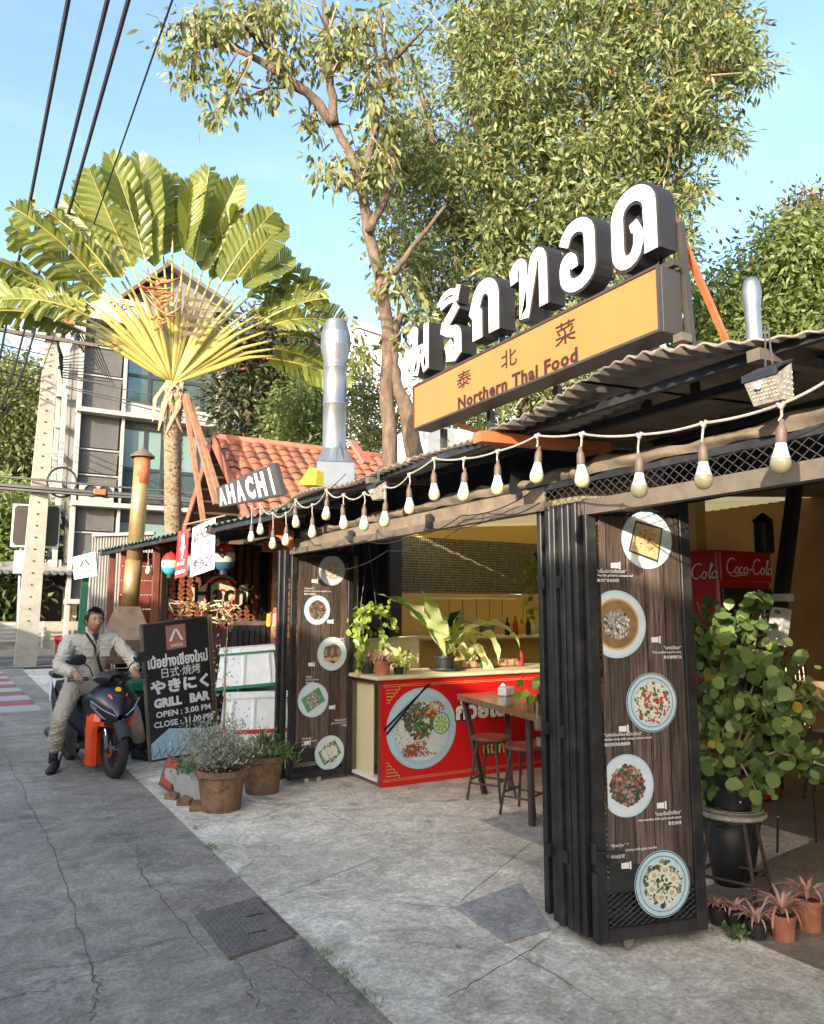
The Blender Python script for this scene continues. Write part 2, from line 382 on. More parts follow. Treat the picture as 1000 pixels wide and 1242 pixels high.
M('bark_dark', (.11, .08, .055), .9, 0, .35, 7, bump=.7, bsc=16)
M('palm_trunk', (.20, .15, .10), .9, 0, .4, 10, bump=1, bsc=25)
M('dry_leaf', (.33, .23, .14), .85, 0, .3, 9)
M('palm_stem', (.36, .29, .065), .45, 0, .25, 2, dirt=((.22, .20, .05), .5, 3))
M('twig', (.25, .2, .12), .8, 0, .25)
leafmat('leaf_tree', (.055, .08, .028), (.25, .275, .11), (.36, .22, .06), trans=.25)
leafmat('leaf_hang', (.08, .10, .03), (.27, .27, .11), trans=.25)
leafmat('leaf_bright', (.07, .105, .03), (.21, .25, .085), trans=.3)
leafmat('leaf_dark', (.025, .035, .018), (.075, .075, .035), (.16, .06, .04), trans=.15)
leafmat('leaf_fern', (.07, .09, .03), (.19, .20, .08), trans=.3)
leafmat('leaf_rust', (.13, .05, .035), (.13, .12, .06), trans=.2)
leafmat('palm_leaf', (.09, .115, .022), (.22, .235, .06), rough=.35, trans=.3)
leafmat('leaf_ficus', (.035, .075, .022), (.20, .27, .085), (.45, .30, .03), rough=.35, trans=.2)
leafmat('leaf_grey', (.20, .22, .16), (.42, .42, .36), rough=.6, trans=.15)
leafmat('leaf_grass', (.08, .13, .04), (.16, .24, .07), trans=.2)
leafmat('leaf_pothos', (.13, .24, .03), (.38, .45, .08), rough=.35, trans=.35)
leafmat('leaf_pink', (.40, .17, .14), (.72, .50, .42), rough=.5, trans=.2)
leafmat('leaf_variegated', (.50, .55, .22), (.74, .74, .42), rough=.35, trans=.25)
leafmat('leaf_deep', (.04, .09, .02), (.07, .14, .03), rough=.35, trans=.2)
M('pot_terracotta', (.36, .13, .065), .75, 0, .2, 8, bump=.2, dirt=((.5, .3, .2), .3, 6))
M('pot_mossy', (.24, .13, .07), .85, 0, .6, 11, bump=.8, dirt=((.045, .04, .028), .95, 5.5))
M('pot_black', (.018, .019, .02), .5, 0, .2)
M('soil', (.05, .035, .025), .95, 0, .4, 20, bump=1)
M('planter_white', (.45, .44, .40), .8, 0, .2, 6, dirt=((.15, .13, .1), .5, 5))
M('foam_white', (.80, .81, .80), .6, 0, .05, 8, dirt=((.45, .45, .42), .25, 6))
M('foam_green', (.01, .20, .10), .5, 0, .1)
M('foam_red', (.62, .02, .015), .5, 0, .1)
M('print_red', (.56, .010, .012), .35, 0, .08, 2)
M('print_gold', (.55, .36, .12), .5, 0, .1)
M('print_white', (.74, .73, .70), .5, 0, .03)
M('print_black', (.012, .012, .012), .45, 0, .1)
M('print_blue', (.36, .55, .62), .45, 0, .08, 6)
M('plate_blue', (.42, .58, .64), .45, 0, .1, 9)
M('plate_white', (.56, .62, .62), .45, 0, .06, 9)
M('f_meat', (.20, .09, .04), .6, 0, .4, 60); M('f_tan', (.55, .38, .18), .6, 0, .3, 60); M('f_grey', (.28, .25, .21), .6, 0, .4, 60)
M('f_dark', (.05, .04, .03), .6, 0, .4, 60); M('f_green', (.06, .13, .05), .6, 0, .4, 60); M('f_pale', (.62, .62, .50), .6, 0, .15, 60)
M('f_red', (.40, .05, .03), .6, 0, .3, 60); M('f_soup', (.22, .13, .05), .5, 0, .3, 20); M('f_lime', (.22, .42, .08), .5, 0, .2, 40); M('f_banana', (.09, .26, .12), .5, 0, .2, 40)
M('f_rim', (.55, .33, .10), .5, 0, .1)
M('menu_black', (.018, .018, .018), .5, 0, .2, 5)
M('logo_pink', (.34, .15, .11), .5, 0, .1, 20)
M('lantern_red', (.55, .02, .02), .6, 0, .1, 8); M('lantern_blue', (.05, .35, .55), .6, 0, .1, 8); M('lantern_navy', (.03, .10, .17), .6, 0, .1, 8); M('lantern_paper', (.58, .48, .36), .7, 0, .1, 8)
M('bamboo_weave', (.34, .11, .04), .55, 0, .3, 14, bump=.2); M('bamboo_dark', (.26, .08, .035), .55, 0, .3, 14)
M('red_wood', (.22, .05, .03), .6, 0, .35, 9, stretch=(1, 1, .2))
M('green_paint', (.03, .16, .08), .5, 0, .15); M('red_paint', (.45, .03, .025), .5, 0, .15)
M('kerb_white', (.44, .42, .38), .8, 0, .12, 6, dirt=((.3, .27, .24), .4, 5)); M('kerb_red', (.36, .11, .08), .8, 0, .15, 6, dirt=((.3, .25, .22), .4, 5))
M('cardboard', (.42, .27, .15), .85, 0, .1)
M('corrug_light', (.30, .285, .25), .6, .2, .1, 3, dirt=((.25, .2, .15), .4, 2))
M('corrug_green', (.10, .20, .16), .6, .2, .2, 3, dirt=((.6, .6, .55), .5, 12))
M('cover_iron', (.19, .172, .15), .7, .3, .25, 10, bump=.3, dirt=((.17, .16, .14), .5, 7))
M('yellow_cloth', (.70, .48, .02), .8, 0, .1)
M('tyre', (.02, .02, .021), .85, 0, .2); M('bike_black', (.018, .019, .022), .3, .1, .2, 6, coat=.3); M('bike_matt', (.03, .031, .034), .6, 0, .2); M('bike_orange', (.85, .085, .008), .35, 0, .06, coat=.4)
M('chrome', (.6, .6, .6), .15, 1, .03); M('lamp_lens', (.16, .17, .18), .08, 0, .1, coat=1)
M('shirt', (.50, .46, .37), .85, 0, .08, 14, bump=.35, bsc=30); M('trousers', (.40, .35, .27), .85, 0, .1, 12, bump=.35, bsc=25)
M('skin', (.36, .18, .10), .5, 0, .08, 20); M('hair', (.012, .010, .009), .5, 0, .3, 60); M('shoe', (.022, .02, .022), .6, 0, .2)
M('coke_red', (.42, .008, .014), .35, 0, .08); M('fridge_dark', (.02, .02, .022), .4, 0, .1)
M('bottle_dark', (.06, .02, .01), .2, 0, .2)
def glassy(name, col, rough=.06, fac=.55):
    m, t, b = _mat(name); b.inputs['Base Color'].default_value = (*col, 1); b.inputs['Roughness'].default_value = rough; b.inputs['Specular IOR Level'].default_value = 1
    n = N(t, 'ShaderNodeTexNoise'); n.inputs['Scale'].default_value = .8; n.inputs['Detail'].default_value = 2; bp = N(t, 'ShaderNodeBump'); bp.inputs['Strength'].default_value = .08; t.links.new(n.outputs[0], bp.inputs['Height']); t.links.new(bp.outputs[0], b.inputs['Normal'])
    b.inputs['Metallic'].default_value = fac
    return m
glassy('hotel_glass', (.13, .20, .19)); glassy('mirror', (.5, .5, .52), .05, 1.); glassy('curtain_glass', (.24, .34, .31), .2, .2); glassy('dark_glass', (.03, .035, .04), .05, .3)
# printed wooden boards on the menu banners
def planks(name):
    m, t, b = _mat(name)
    c = N(t, 'ShaderNodeTexCoord'); s = N(t, 'ShaderNodeSeparateXYZ'); t.links.new(c.outputs['Object'], s.inputs[0])
    w = N(t, 'ShaderNodeMath', operation='MULTIPLY'); w.inputs[1].default_value = 9.5; t.links.new(s.outputs[0], w.inputs[0])
    fr = N(t, 'ShaderNodeMath', operation='FRACT'); fl = N(t, 'ShaderNodeMath', operation='FLOOR'); t.links.new(w.outputs[0], fr.inputs[0]); t.links.new(w.outputs[0], fl.inputs[0])
    mp = N(t, 'ShaderNodeMapping'); mp.inputs['Scale'].default_value = (30, 1, 1.6); t.links.new(c.outputs['Object'], mp.inputs[0])
    n = N(t, 'ShaderNodeTexNoise', noise_dimensions='4D'); n.inputs['Scale'].default_value = 3; n.inputs['Detail'].default_value = 8; n.inputs['Distortion'].default_value = .6; t.links.new(mp.outputs[0], n.inputs['Vector']); t.links.new(fl.outputs[0], n.inputs['W'])
    r = N(t, 'ShaderNodeValToRGB'); r.color_ramp.elements[0].position = .3; r.color_ramp.elements[1].position = .72; r.color_ramp.elements[0].color = (.022, .014, .011, 1); r.color_ramp.elements[1].color = (.18, .125, .10, 1)
    t.links.new(n.outputs[0], r.inputs[0])
    wn = N(t, 'ShaderNodeTexWhiteNoise', noise_dimensions='1D'); t.links.new(fl.outputs[0], wn.inputs['W'])
    mr = N(t, 'ShaderNodeMapRange'); mr.inputs[3].default_value = .6; mr.inputs[4].default_value = 1.25; t.links.new(wn.outputs[0], mr.inputs[0])
    g = N(t, 'ShaderNodeMath', operation='GREATER_THAN'); g.inputs[1].default_value = .045; t.links.new(fr.outputs[0], g.inputs[0])
    mm = N(t, 'ShaderNodeMath', operation='MULTIPLY'); t.links.new(g.outputs[0], mm.inputs[0]); t.links.new(mr.outputs[0], mm.inputs[1])
    mu = N(t, 'ShaderNodeMixRGB', blend_type='MULTIPLY'); mu.inputs[0].default_value = .93; t.links.new(r.outputs[0], mu.inputs[1]); t.links.new(mm.outputs[0], mu.inputs[2])
    t.links.new(mu.outputs[0], b.inputs['Base Color']); b.inputs['Roughness'].default_value = .42
    return m
planks('menu_wood')
def mosaic(name):
    m, t, b = _mat(name)
    c = N(t, 'ShaderNodeTexCoord'); mp = N(t, 'ShaderNodeMapping'); mp.inputs['Rotation'].default_value = (math.pi/2, 0, 0); t.links.new(c.outputs['Object'], mp.inputs[0])
    br = N(t, 'ShaderNodeTexBrick'); br.offset = 0; br.inputs['Scale'].default_value = 1; br.inputs['Brick Width'].default_value = .036; br.inputs['Row Height'].default_value = .036; br.inputs['Mortar Size'].default_value = .0035
    br.inputs['Mortar'].default_value = (.30, .26, .17, 1); br.inputs['Color1'].default_value = (.02, .02, .02, 1); br.inputs['Color2'].default_value = (.12, .10, .07, 1); t.links.new(mp.outputs[0], br.inputs[0])
    t.links.new(br.outputs[0], b.inputs['Base Color']); b.inputs['Roughness'].default_value = .3
mosaic('mosaic')
# ground materials: asphalt and concrete with cracks, stains and patches
def ground(name, c1, c2, stain, rough, sc, specks=None, crack=True):
    m, t, b = _mat(name)
    c = N(t, 'ShaderNodeTexCoord'); o = c.outputs['Object']; L = t.links.new
    def noise(s_, d=8, r_=.6, dist=0):
        n = N(t, 'ShaderNodeTexNoise'); n.inputs['Scale'].default_value = s_; n.inputs['Detail'].default_value = d; n.inputs['Roughness'].default_value = r_; n.inputs['Distortion'].default_value = dist; L(o, n.inputs['Vector']); return n.outputs[0]
    def ramp(src, p0, p1, a, bcol):
        r = N(t, 'ShaderNodeValToRGB'); r.color_ramp.elements[0].position = p0; r.color_ramp.elements[1].position = p1; r.color_ramp.elements[0].color = (*a, 1); r.color_ramp.elements[1].color = (*bcol, 1); L(src, r.inputs[0]); return r.outputs[0]
    def mix(f, a, bb, mode='MIX'):
        x = N(t, 'ShaderNodeMixRGB', blend_type=mode); L(a, x.inputs[1]); L(bb, x.inputs[2])
        if isinstance(f, float): x.inputs[0].default_value = f
        else: L(f, x.inputs[0])
        return x.outputs[0]
    base = ramp(noise(sc, 10, .65), .3, .7, c1, c2)
    big = ramp(noise(.55, 5, .6, .8), .38, .62, (.62, .61, .6), (1.12, 1.12, 1.12))
    col = mix(.7, base, big, 'MULTIPLY')
    st = ramp(noise(1.7, 12, .78, 1.2), .50, .64, (0, 0, 0), (1, 1, 1)); stc = N(t, 'ShaderNodeRGB'); stc.outputs[0].default_value = (*stain, 1)
    sm = N(t, 'ShaderNodeMath', operation='MULTIPLY'); sm.inputs[1].default_value = .75; L(st, sm.inputs[0])
    col = mix(sm.outputs[0], col, stc.outputs[0])
    fine = ramp(noise(45, 4, .7), .3, .7, (.62, .62, .61), (1.36, 1.36, 1.36)); col = mix(.9, col, fine, 'MULTIPLY')
    mott = ramp(noise(5.5, 14, .82, .8), .43, .60, (.72, .70, .66), (1.12, 1.12, 1.11)); col = mix(.85, col, mott, 'MULTIPLY')
    # pits and small dark pores
    pit = ramp(noise(11, 14, .92), .54, .66, (1, 1, 1), (.36, .34, .31)); col = mix(.85, col, pit, 'MULTIPLY')
    if specks:
        v = N(t, 'ShaderNodeTexVoronoi'); v.inputs['Scale'].default_value = specks[0]; L(o, v.inputs['Vector']); sp = ramp(v.outputs['Distance'], specks[1], specks[1]+.08, (1, 1, 1), (0, 0, 0))
        gate = ramp(noise(3.1, 6, .7), .48, .62, (0, 0, 0), (1, 1, 1)); sp = mix(1., sp, gate, 'MULTIPLY'); sc_ = N(t, 'ShaderNodeRGB'); sc_.outputs[0].default_value = (*specks[2], 1); col = mix(sp, col, sc_.outputs[0])
    if crack:
        wv = N(t, 'ShaderNodeTexNoise'); wv.inputs['Scale'].default_value = 2.3; wv.inputs['Detail'].default_value = 6; L(o, wv.inputs['Vector'])
        add = N(t, 'ShaderNodeVectorMath', operation='MULTIPLY_ADD'); L(wv.outputs['Color'], add.inputs[0]); add.inputs[1].default_value = (.5, .5, .5); L(o, add.inputs[2])
        v = N(t, 'ShaderNodeTexVoronoi', feature='DISTANCE_TO_EDGE'); v.inputs['Scale'].default_value = .42; L(add.outputs[0], v.inputs['Vector'])
        ck = ramp(v.outputs['Distance'], .0, .006, (.5, .48, .45), (1, 1, 1)); gt = ramp(noise(.8, 3), .45, .55, (1, 1, 1), (0, 0, 0))
        ckk = mix(gt, ck, mix(0.0, gt, gt)) if False else ck
        f = N(t, 'ShaderNodeMath', operation='MULTIPLY'); L(gt, f.inputs[0]); f.inputs[1].default_value = .85
        x = N(t, 'ShaderNodeMixRGB', blend_type='MULTIPLY'); L(f.outputs[0], x.inputs[0]); L(col, x.inputs[1]); L(ckk, x.inputs[2]); col = x.outputs[0]
    L(col, b.inputs['Base Color']); b.inputs['Roughness'].default_value = rough
    hb = N(t, 'ShaderNodeMath', operation='ADD'); L(noise(70, 5, .7), hb.inputs[0]); L(noise(9, 8, .6), hb.inputs[1])
    bp = N(t, 'ShaderNodeBump'); bp.inputs['Strength'].default_value = .55; bp.inputs['Distance'].default_value = .008; L(hb.outputs[0], bp.inputs['Height']); L(bp.outputs[0], b.inputs['Normal'])
    return m
ground('asphalt', (.31, .27, .22), (.45, .40, .33), (.14, .13, .118), .85, 5, specks=(26, .12, (.26, .25, .23)))
ground('asphalt_edge', (.285, .25, .205), (.42, .375, .31), (.10, .09, .08), .85, 6, specks=(38, .16, (.33, .32, .29)), crack=False)
ground('asphalt_far', (.10, .1, .1), (.15, .15, .145), (.09, .085, .08), .85, 3, crack=False)
ground('concrete', (.68, .61, .49), (.93, .86, .72), (.30, .25, .19), .8, 3.2)
ground('concrete_patch', (.37, .36, .335), (.50, .485, .455), (.24, .235, .23), .75, 4, crack=False)
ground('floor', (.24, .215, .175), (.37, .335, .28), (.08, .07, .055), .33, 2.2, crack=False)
ground('soil_ground', (.14, .12, .09), (.2, .18, .13), (.1, .09, .07), .9, 2, crack=False)
M('stool_steel', (.06, .042, .036), .45, .3, .3, 9, dirt=((.14, .10, .08), .4, 7))
M('wood_gloss', (.20, .105, .05), .18, 0, .3, 5, coat=.3, stretch=(1, 5, 1))
M('gate_paint', (.024, .024, .025), .45, .35, .3, 8, dirt=((.085, .072, .058), .5, 6))

def added_skylight():  # translucent roof sheet, added to let daylight into the kitchen
    m, t, b = _mat('added_skylight'); b.inputs['Base Color'].default_value = (.7, .66, .5, 1); b.inputs['Roughness'].default_value = .6
    tr = N(t, 'ShaderNodeBsdfTranslucent'); tr.inputs[0].default_value = (.75, .70, .52, 1); ms = N(t, 'ShaderNodeMixShader'); ms.inputs[0].default_value = .6
    t.links.new(b.outputs[0], ms.inputs[1]); t.links.new(tr.outputs[0], ms.inputs[2]); o = [n for n in t.nodes if n.type == 'OUTPUT_MATERIAL'][0]; t.links.new(ms.outputs[0], o.inputs[0])
added_skylight()

M('crack', (.10, .085, .07), .95, 0, .3)

M('hood_metal', (.25, .18, .115), .55, .4, .25, 5, dirt=((.10, .06, .04), .6, 4))

M('letter_return', (.022, .018, .015), .5, .1, .15, 6)
# ------------------------------------------------------------------ setting: ground sheets, each 4 mm above the one below
def sheet(name, pts, z, mat, th=.004, **k):
    mb = MB(); mb.add([(p[0], p[1], z) for p in pts]+[(p[0], p[1], z-th) for p in pts], [tuple(range(len(pts)))]+[(i, i+len(pts), (i+1) % len(pts)+len(pts), (i+1) % len(pts)) for i in range(len(pts))])
    k.setdefault('kind', 'structure'); return mb.build(name, mat, **k)
sheet('ground', [(-700, -700), (1200, -700), (1200, 1200), (-700, 1200)], -.02, 'soil_ground')
rd = [(-6, -12), (1.62, -12), (1.62, 25.5), (-6, 27)]
sheet('asphalt_road', rd, 0, 'asphalt')
ed = [(1.135, -12)]; y = -12
random.seed(3)
while y < 14: ed.append((1.585+random.uniform(-.018, .018)+.012*math.sin(y*3), y)); y += .13
ed += [(1.6, 14), (1.2, 14)]
ed2 = [(1.14+random.uniform(-.02, .02)+(.06*math.sin(k*.37)), 13.9-k*.262) for k in range(0, 99)]
sheet('asphalt_gutter', ed[:-1]+ed2, .004, 'asphalt_edge')
sheet('cross_street', [(-30, 24.6), (60, 24.6), (60, 31.5), (-30, 31.5)], .008, 'asphalt_far')
for yy in (25.2, 28.4, 31.0): sheet('lane_line', [(-30, yy), (60, yy), (60, yy+.13), (-30, yy+.13)], .012, 'kerb_white')
sheet('concrete_apron', [(1.56, -12), (3.42, -12), (3.42, 24), (1.56, 24)], -.001+.009, 'concrete', th=.03)
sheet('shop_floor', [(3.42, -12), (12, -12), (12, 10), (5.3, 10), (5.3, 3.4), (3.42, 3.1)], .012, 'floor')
sheet('shop_slab', [(3.42, 3.05), (5.35, 3.4), (5.35, 10), (3.42, 10)], .004, 'concrete')
sheet('pavement_patch', [G(*q)[:2] for q in ((551, 1105), (614, 1147), (668, 1130), (632, 1074))], .018, 'concrete_patch')
sheet('pavement_patch', [G(*q)[:2] for q in ((585, 998), (668, 1033), (700, 1005), (635, 985))], .018, 'concrete_patch')
# saw cuts in the apron: narrow recessed-looking joints
jb = MB()
for a, b in (((335, 1090), (460, 1042)), ((660, 1145), (545, 1212)), ((500, 1100), (553, 1103)), ((395, 985), (445, 1008)), ((660, 1010), (560, 1096)), ((614, 1150), (720, 1215))):
    p, q = G(*a)[:2], G(*b)[:2]; n = 14; P = [p+(q-p)*i/n+rng.normal(size=2)*.006 for i in range(n+1)]
    for i in range(n):
        d = nrm(P[i+1]-P[i]); w = V(-d[1], d[0])*(.0015+.0015*rng.random()); z = .0095
        jb.quad((*(P[i]-w), z), (*(P[i+1]-w), z), (*(P[i+1]+w), z), (*(P[i]+w), z))
jb.build('pavement_joint', 'crack', kind='structure')
jb = MB()
for path in (((0, 905), (42, 985), (75, 1060), (108, 1165), (118, 1205), (110, 1242)), ((165, 1025), (172, 1060), (205, 1100), (260, 1165)), ((0, 1212), (45, 1203), (90, 1188), (150, 1180)), ((288, 1165), (305, 1200), (316, 1230)), ((335, 1165), (420, 1230)), ((120, 1000), (165, 1028))):
    P = []
    for a, b in zip(path[:-1], path[1:]):
        p, q = G(*a)[:2], G(*b)[:2]
        for i in range(9): P.append(p+(q-p)*i/9+rng.normal(size=2)*.011)
    for i in range(len(P)-1):
        d = nrm(P[i+1]-P[i]); w = V(-d[1], d[0])*(.001+.0018*rng.random()); z = .0052
        jb.quad((*(P[i]-w), z), (*(P[i+1]-w), z), (*(P[i+1]+w), z), (*(P[i]+w), z))
jb.build('road_crack', 'crack', kind='structure')
# red and white kerb stones
kp = thing('painted_kerb', 'red and white striped kerb running beside the lane towards the junction', 'kerb', (.9, 14, 0))
ys = [13.9+i*.86 for i in range(14)]
for i, yv in enumerate(ys):
    x1 = 1.24-.02*(i); mb = MB(); mb.box((x1-.35, yv+.42, .012), (.68, .85, .03), bev=.006); mb.build('kerb_stone', 'kerb_white' if i % 2 == 0 else 'kerb_red', kp)
# iron inspection cover with its raised tread
c4 = [G(*q) for q in ((237, 1112), (300, 1091), (356, 1141), (277, 1164))]
mc = thing('manhole_cover', 'square iron inspection cover with raised tread sunk in the road edge', 'manhole cover', (c4[0]+c4[2])/2)
o = c4[3]; u = nrm((c4[2]-c4[3])+(c4[1]-c4[0])); v_ = nrm(c4[0]-c4[3]); W_ = .36; H_ = .58
z1 = V(0, 0, .0)
MB().slab(o+z1, o+u*W_+z1, o+u*W_+v_*H_+z1, o+v_*H_+z1, (0, 0, .011)).build('plate', 'cover_iron', mc)
mb = MB()
for i in range(14):
    for j in range(22):
        c = o+u*(.02+i*W_*.94/13)+v_*(.02+j*H_*.95/21)+V(0, 0, .0125); a = (.7 if (i+j) % 2 else -.7)
        d = u*math.cos(a)+v_*math.sin(a); mb.box(c, (.017, .006, .004), ax=(d, nrm(np.cross(V(0, 0, 1), d)), V(0, 0, 1)))
mb.build('tread', 'cover_iron', mc, kind='stuff')
mb = MB()
for a, b in ((o+u*(W_+.018), o+u*(W_+.018)+v_*H_), (o-v_*.014, o+u*W_-v_*.014)): mb.bar(a+V(0, 0, .006), b+V(0, 0, .006), .009, .012)
mb.build('rim', 'rust_orange' if False else 'brown_steel', mc)
mb = MB()
for s_, t_ in ((.22, .36), (.16, .16)): p = o+u*s_+v_*t_+V(0, 0, .012); mb.bar(p, p+u*.10-v_*.02, .006, .008)
mb.build('lifting_slot', 'soil', mc)
# leaf litter and tufts at the joint
P = []; A = []
for k in range(160):
    if k < 110: x, yv = 1.585+rng.normal()*.05, rng.uniform(2.2, 9)
    else: x, yv = rng.uniform(-.2, 3.4), rng.uniform(2.6, 7)
    P.append((x, yv, .012)); t = rng.uniform(0, 6.28); A.append((math.cos(t), math.sin(t), .12))
link('fallen_leaves', leaf_mesh(P, A, rng.uniform(.008, .026, 160), rng.uniform(.004, .010, 160), RH, np.tile([0, 0, 1.], (160, 1))), 'dry_leaf', kind='stuff')
P = []; A = []
for cx_, cy_, n in [(G(258, 1031)[0], G(258, 1031)[1], 60), (G(395, 1165)[0], G(395, 1165)[1], 60), (G(420, 1190)[0], G(420, 1190)[1], 50), (G(445, 1215)[0], G(445, 1215)[1], 50), (1.6, 5.9, 30)]:
    for k in range(n): P.append((cx_+rng.normal()*.02, cy_+rng.normal()*.05, .008)); A.append((rng.normal()*.6, rng.normal()*.6, rng.uniform(.3, 1)))
link('grass_tufts', leaf_mesh(P, A, rng.uniform(.02, .05, len(P)), .004, RH), 'leaf_grass', kind='stuff')
# gravel grit lying loose along the gutter
mb = MB()
for k in range(900):
    x, yv = 1.36+rng.normal()*.14, rng.uniform(2.2, 9); r = rng.uniform(.002, .006)
    if not 1.15 < x < 1.62: continue
    q = V(x, yv, .005+r*.3); mb.add([q+V(r, 0, 0), q+V(-r*.5, r*.8, 0), q+V(-r*.6, -r*.7, 0), q+V(0, 0, r*.8)], [(0, 1, 3), (1, 2, 3), (2, 0, 3)])
mb.build('grit', 'kerb_white', kind='stuff')
# ------------------------------------------------------------------ the low shophouse row over the lane whose roof line keeps the ground in shade
sh = thing('shophouse_row', 'plain two storey shophouse row across the lane behind the camera', 'building', (-9, 0, 0))
mb = MB(); mb.box((-9, -4.6, 2.5), (6, 6.8, 5.0)); mb.box((-9, 6.9, 2.3), (6, 16.2, 4.6)); mb.box((-9, 22.2, 1.9), (6, 14.4, 3.8)); mb.build('wall', 'hotel_white', sh)
mb = MB()
for k in range(11): mb.box((-5.98, -6+k*3.1, 1.5), (.05, 2.4, 2.6)); mb.box((-5.98, -6+k*3.1, 3.3), (.05, 1.6, .7))
mb.build('shutter', 'hotel_grey', sh)
# ------------------------------------------------------------------ restaurant shell: walls, roof, header, tarpaulins
def wallbox(name, c, size, mat): return MB().box(c, size).build(name, mat, kind='structure')
YB = 9.0
wallbox('back_wall_low', (8.1, YB+.06, .92), (6.4, .12, 1.86), 'yellow_wall')
wallbox('back_wall_top', (8.1, YB+.06, 3.0), (6.4, .12, .76), 'yellow_wall')
tw = MB().box((8.1, YB+.05, 2.24), (6.4, .10, .76)).build('tile_band', 'mosaic', kind='structure')
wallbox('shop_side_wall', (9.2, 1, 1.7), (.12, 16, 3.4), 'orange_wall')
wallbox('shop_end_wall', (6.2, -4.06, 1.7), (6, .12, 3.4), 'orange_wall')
# divider wall with the yellow upright that shows beside the menu gate
q = D(845, 640, 7.2); wallbox('yellow_upright', (q[0], q[1], 1.6), (.14, .1, 3.2), 'yellow_wall')
# wooden roof: corrugated sheets on purlins
aw = thing('awning_roof', 'long dark corrugated awning roof over the restaurant front', 'awning', (2.2, 3.4, 2.5))
def corr(y0, y1, x0, x1, z0, z1, amp=.0075, pitch=.076, th=.009, jag=0., axis='y'):
    mb = MB(); n = int((y1-y0)/pitch*6); vs = []; m = 5
    for i in range(n+1):
        y = y0+(y1-y0)*i/n; dz = amp*math.sin(2*math.pi*y/pitch)*(.6+.8*math.sin(y*4.3)**2); jx = jag*(math.sin(y*2.1)+.6*math.sin(y*5.3+1)); jz = jag*.5*math.sin(y*3.7)
        for j in range(m):
            f = j/(m-1); x = x0+jx*(1-f)+(x1-x0)*f; z = z0+(z1-z0)*f+dz+jz*(1-f)**2; vs.append((x, y, z))
    k = len(vs); vs += [(a, b, c-th) for a, b, c in vs]; fs = []
    for i in range(n):
        for j in range(m-1):
            q = i*m+j; fs.append((q, q+1, q+m+1, q+m)); fs.append((q+k, q+m+k, q+m+1+k, q+1+k))
        q = i*m; fs.append((q, q+m, q+m+k, q+k))
    mb.add(vs, fs); return mb
yy = [.2, 1.28, 2.3, 2.95, 3.95, 5.0, 6.35]
for i in range(len(yy)-1):
    dz = .012*(i % 2)
    o = corr(yy[i]-.03, yy[i+1]+.03, 2.2+(.05 if i > 2 else 0)+rng.normal()*.015, 5.2, 2.515+dz+(-.015 if i > 2 else 0), 2.74+dz, jag=.075 if i < 3 else .03).build('roof_sheet', 'corrugated_dark', aw, smooth=True)
corr(-8, .2, 2.2, 5.2, 2.52, 2.74).build('roof_sheet', 'corrugated_dark', aw, smooth=True)
for i, (a, b, m) in enumerate(((-8, -2, 'corrugated_dark'), (-2, 1.5, 'corrugated_dark'), (1.5, 5.6, 'corrugated_dark'), (5.6, 9.6, 'added_skylight'))): corr(a, b+.03, 5.15, 9.3, 2.75, 3.05, pitch=.15).build('roof_sheet', m, aw, smooth=True)  # last sheet is an added, unseen translucent one that brightens the kitchen
for x, z in ((2.33, 2.49), (2.62, 2.505), (3.3, 2.545), (4.2, 2.60)):
    MB().bar((x, -6, z), (x, 6.4, z-.012), .03, .035).build('purlin', 'black_steel', aw)
for y in (.35, 1.55, 2.95, 4.4, 5.8): MB().bar((2.24, y, 2.455), (5.1, y, 2.63), .05, .04).build('rafter', 'brown_steel', aw)
MB().bar((2.08, 2.93, 2.43), (2.9, 2.9, 2.46), .07, .05).build('bracket', 'rust_orange', aw)
hb = thing('steel_header', 'weathered brown steel header beam and mesh strip above the restaurant openings', 'beam', (2.7, 3, 2.15))
MB().box((2.7, 1.1, 2.12), (.06, 4.0, .075)).build('lower_rail', 'brown_steel', hb)
MB().box((2.7, 5.0, 2.165), (.06, 3.7, .05)).build('lower_rail', 'brown_steel', hb)
MB().box((2.72, 2.9, 2.27), (.05, 7.9, .035)).build('upper_rail', 'black_steel', hb)
lattice(MB(), (2.7, 3.2, 2.158), V(0, -1, 0), V(0, 0, 1), 4.4, .09, .055, .045, .0022).build('wire_mesh', 'wire', hb)
MB().box((2.7, 5.0, 2.235), (.012, 3.66, .08)).build('fascia_board', 'tan_tarp', hb)
for a, b in ((5.5, 5.42), (4.3, 4.26)): MB().box((2.655, a, 2.2), (.03, .05, .09)).build('bracket', 'black_steel', hb)
tp = thing('rolled_tarpaulin', 'crumpled tan tarpaulin rolled along the top of the openings', 'tarpaulin', (2.7, 3, 2.3))
for y0, y1 in ((-1, 2.5), (2.4, 6.6)):
    mb = MB(); n = 90; pts = []; rr = []
    for i in range(n+1):
        y = y0+(y1-y0)*i/n; pts.append((2.70+.008*math.sin(y*9), y, 2.325+.010*math.sin(y*4)+.006*math.sin(y*23))); rr.append(.043+.007*math.sin(y*13)+.006*rng.normal()*.5)
    fr_ = lambda a: y0+(y1-y0)*a
    MB().grid(lambda a, b: (2.688-.02*math.sin(b*3.1)+.006*math.sin(fr_(a)*31+b*2)+.007*math.sin(fr_(a)*13-b*5), fr_(a), 2.285+.004*math.sin(fr_(a)*17)+b*(.060+.014*math.sin(fr_(a)*5.2)+.008*math.sin(fr_(a)*19))), 260, 7).build('tarp_strip', 'tan_tarp', tp, smooth=True)
bt = thing('tarpaulin_and_dark_void', 'black tarpaulin hung behind the bulbs, plus a black sheet standing in for dark void', 'tarpaulin', (2.76, 3, 2.4))
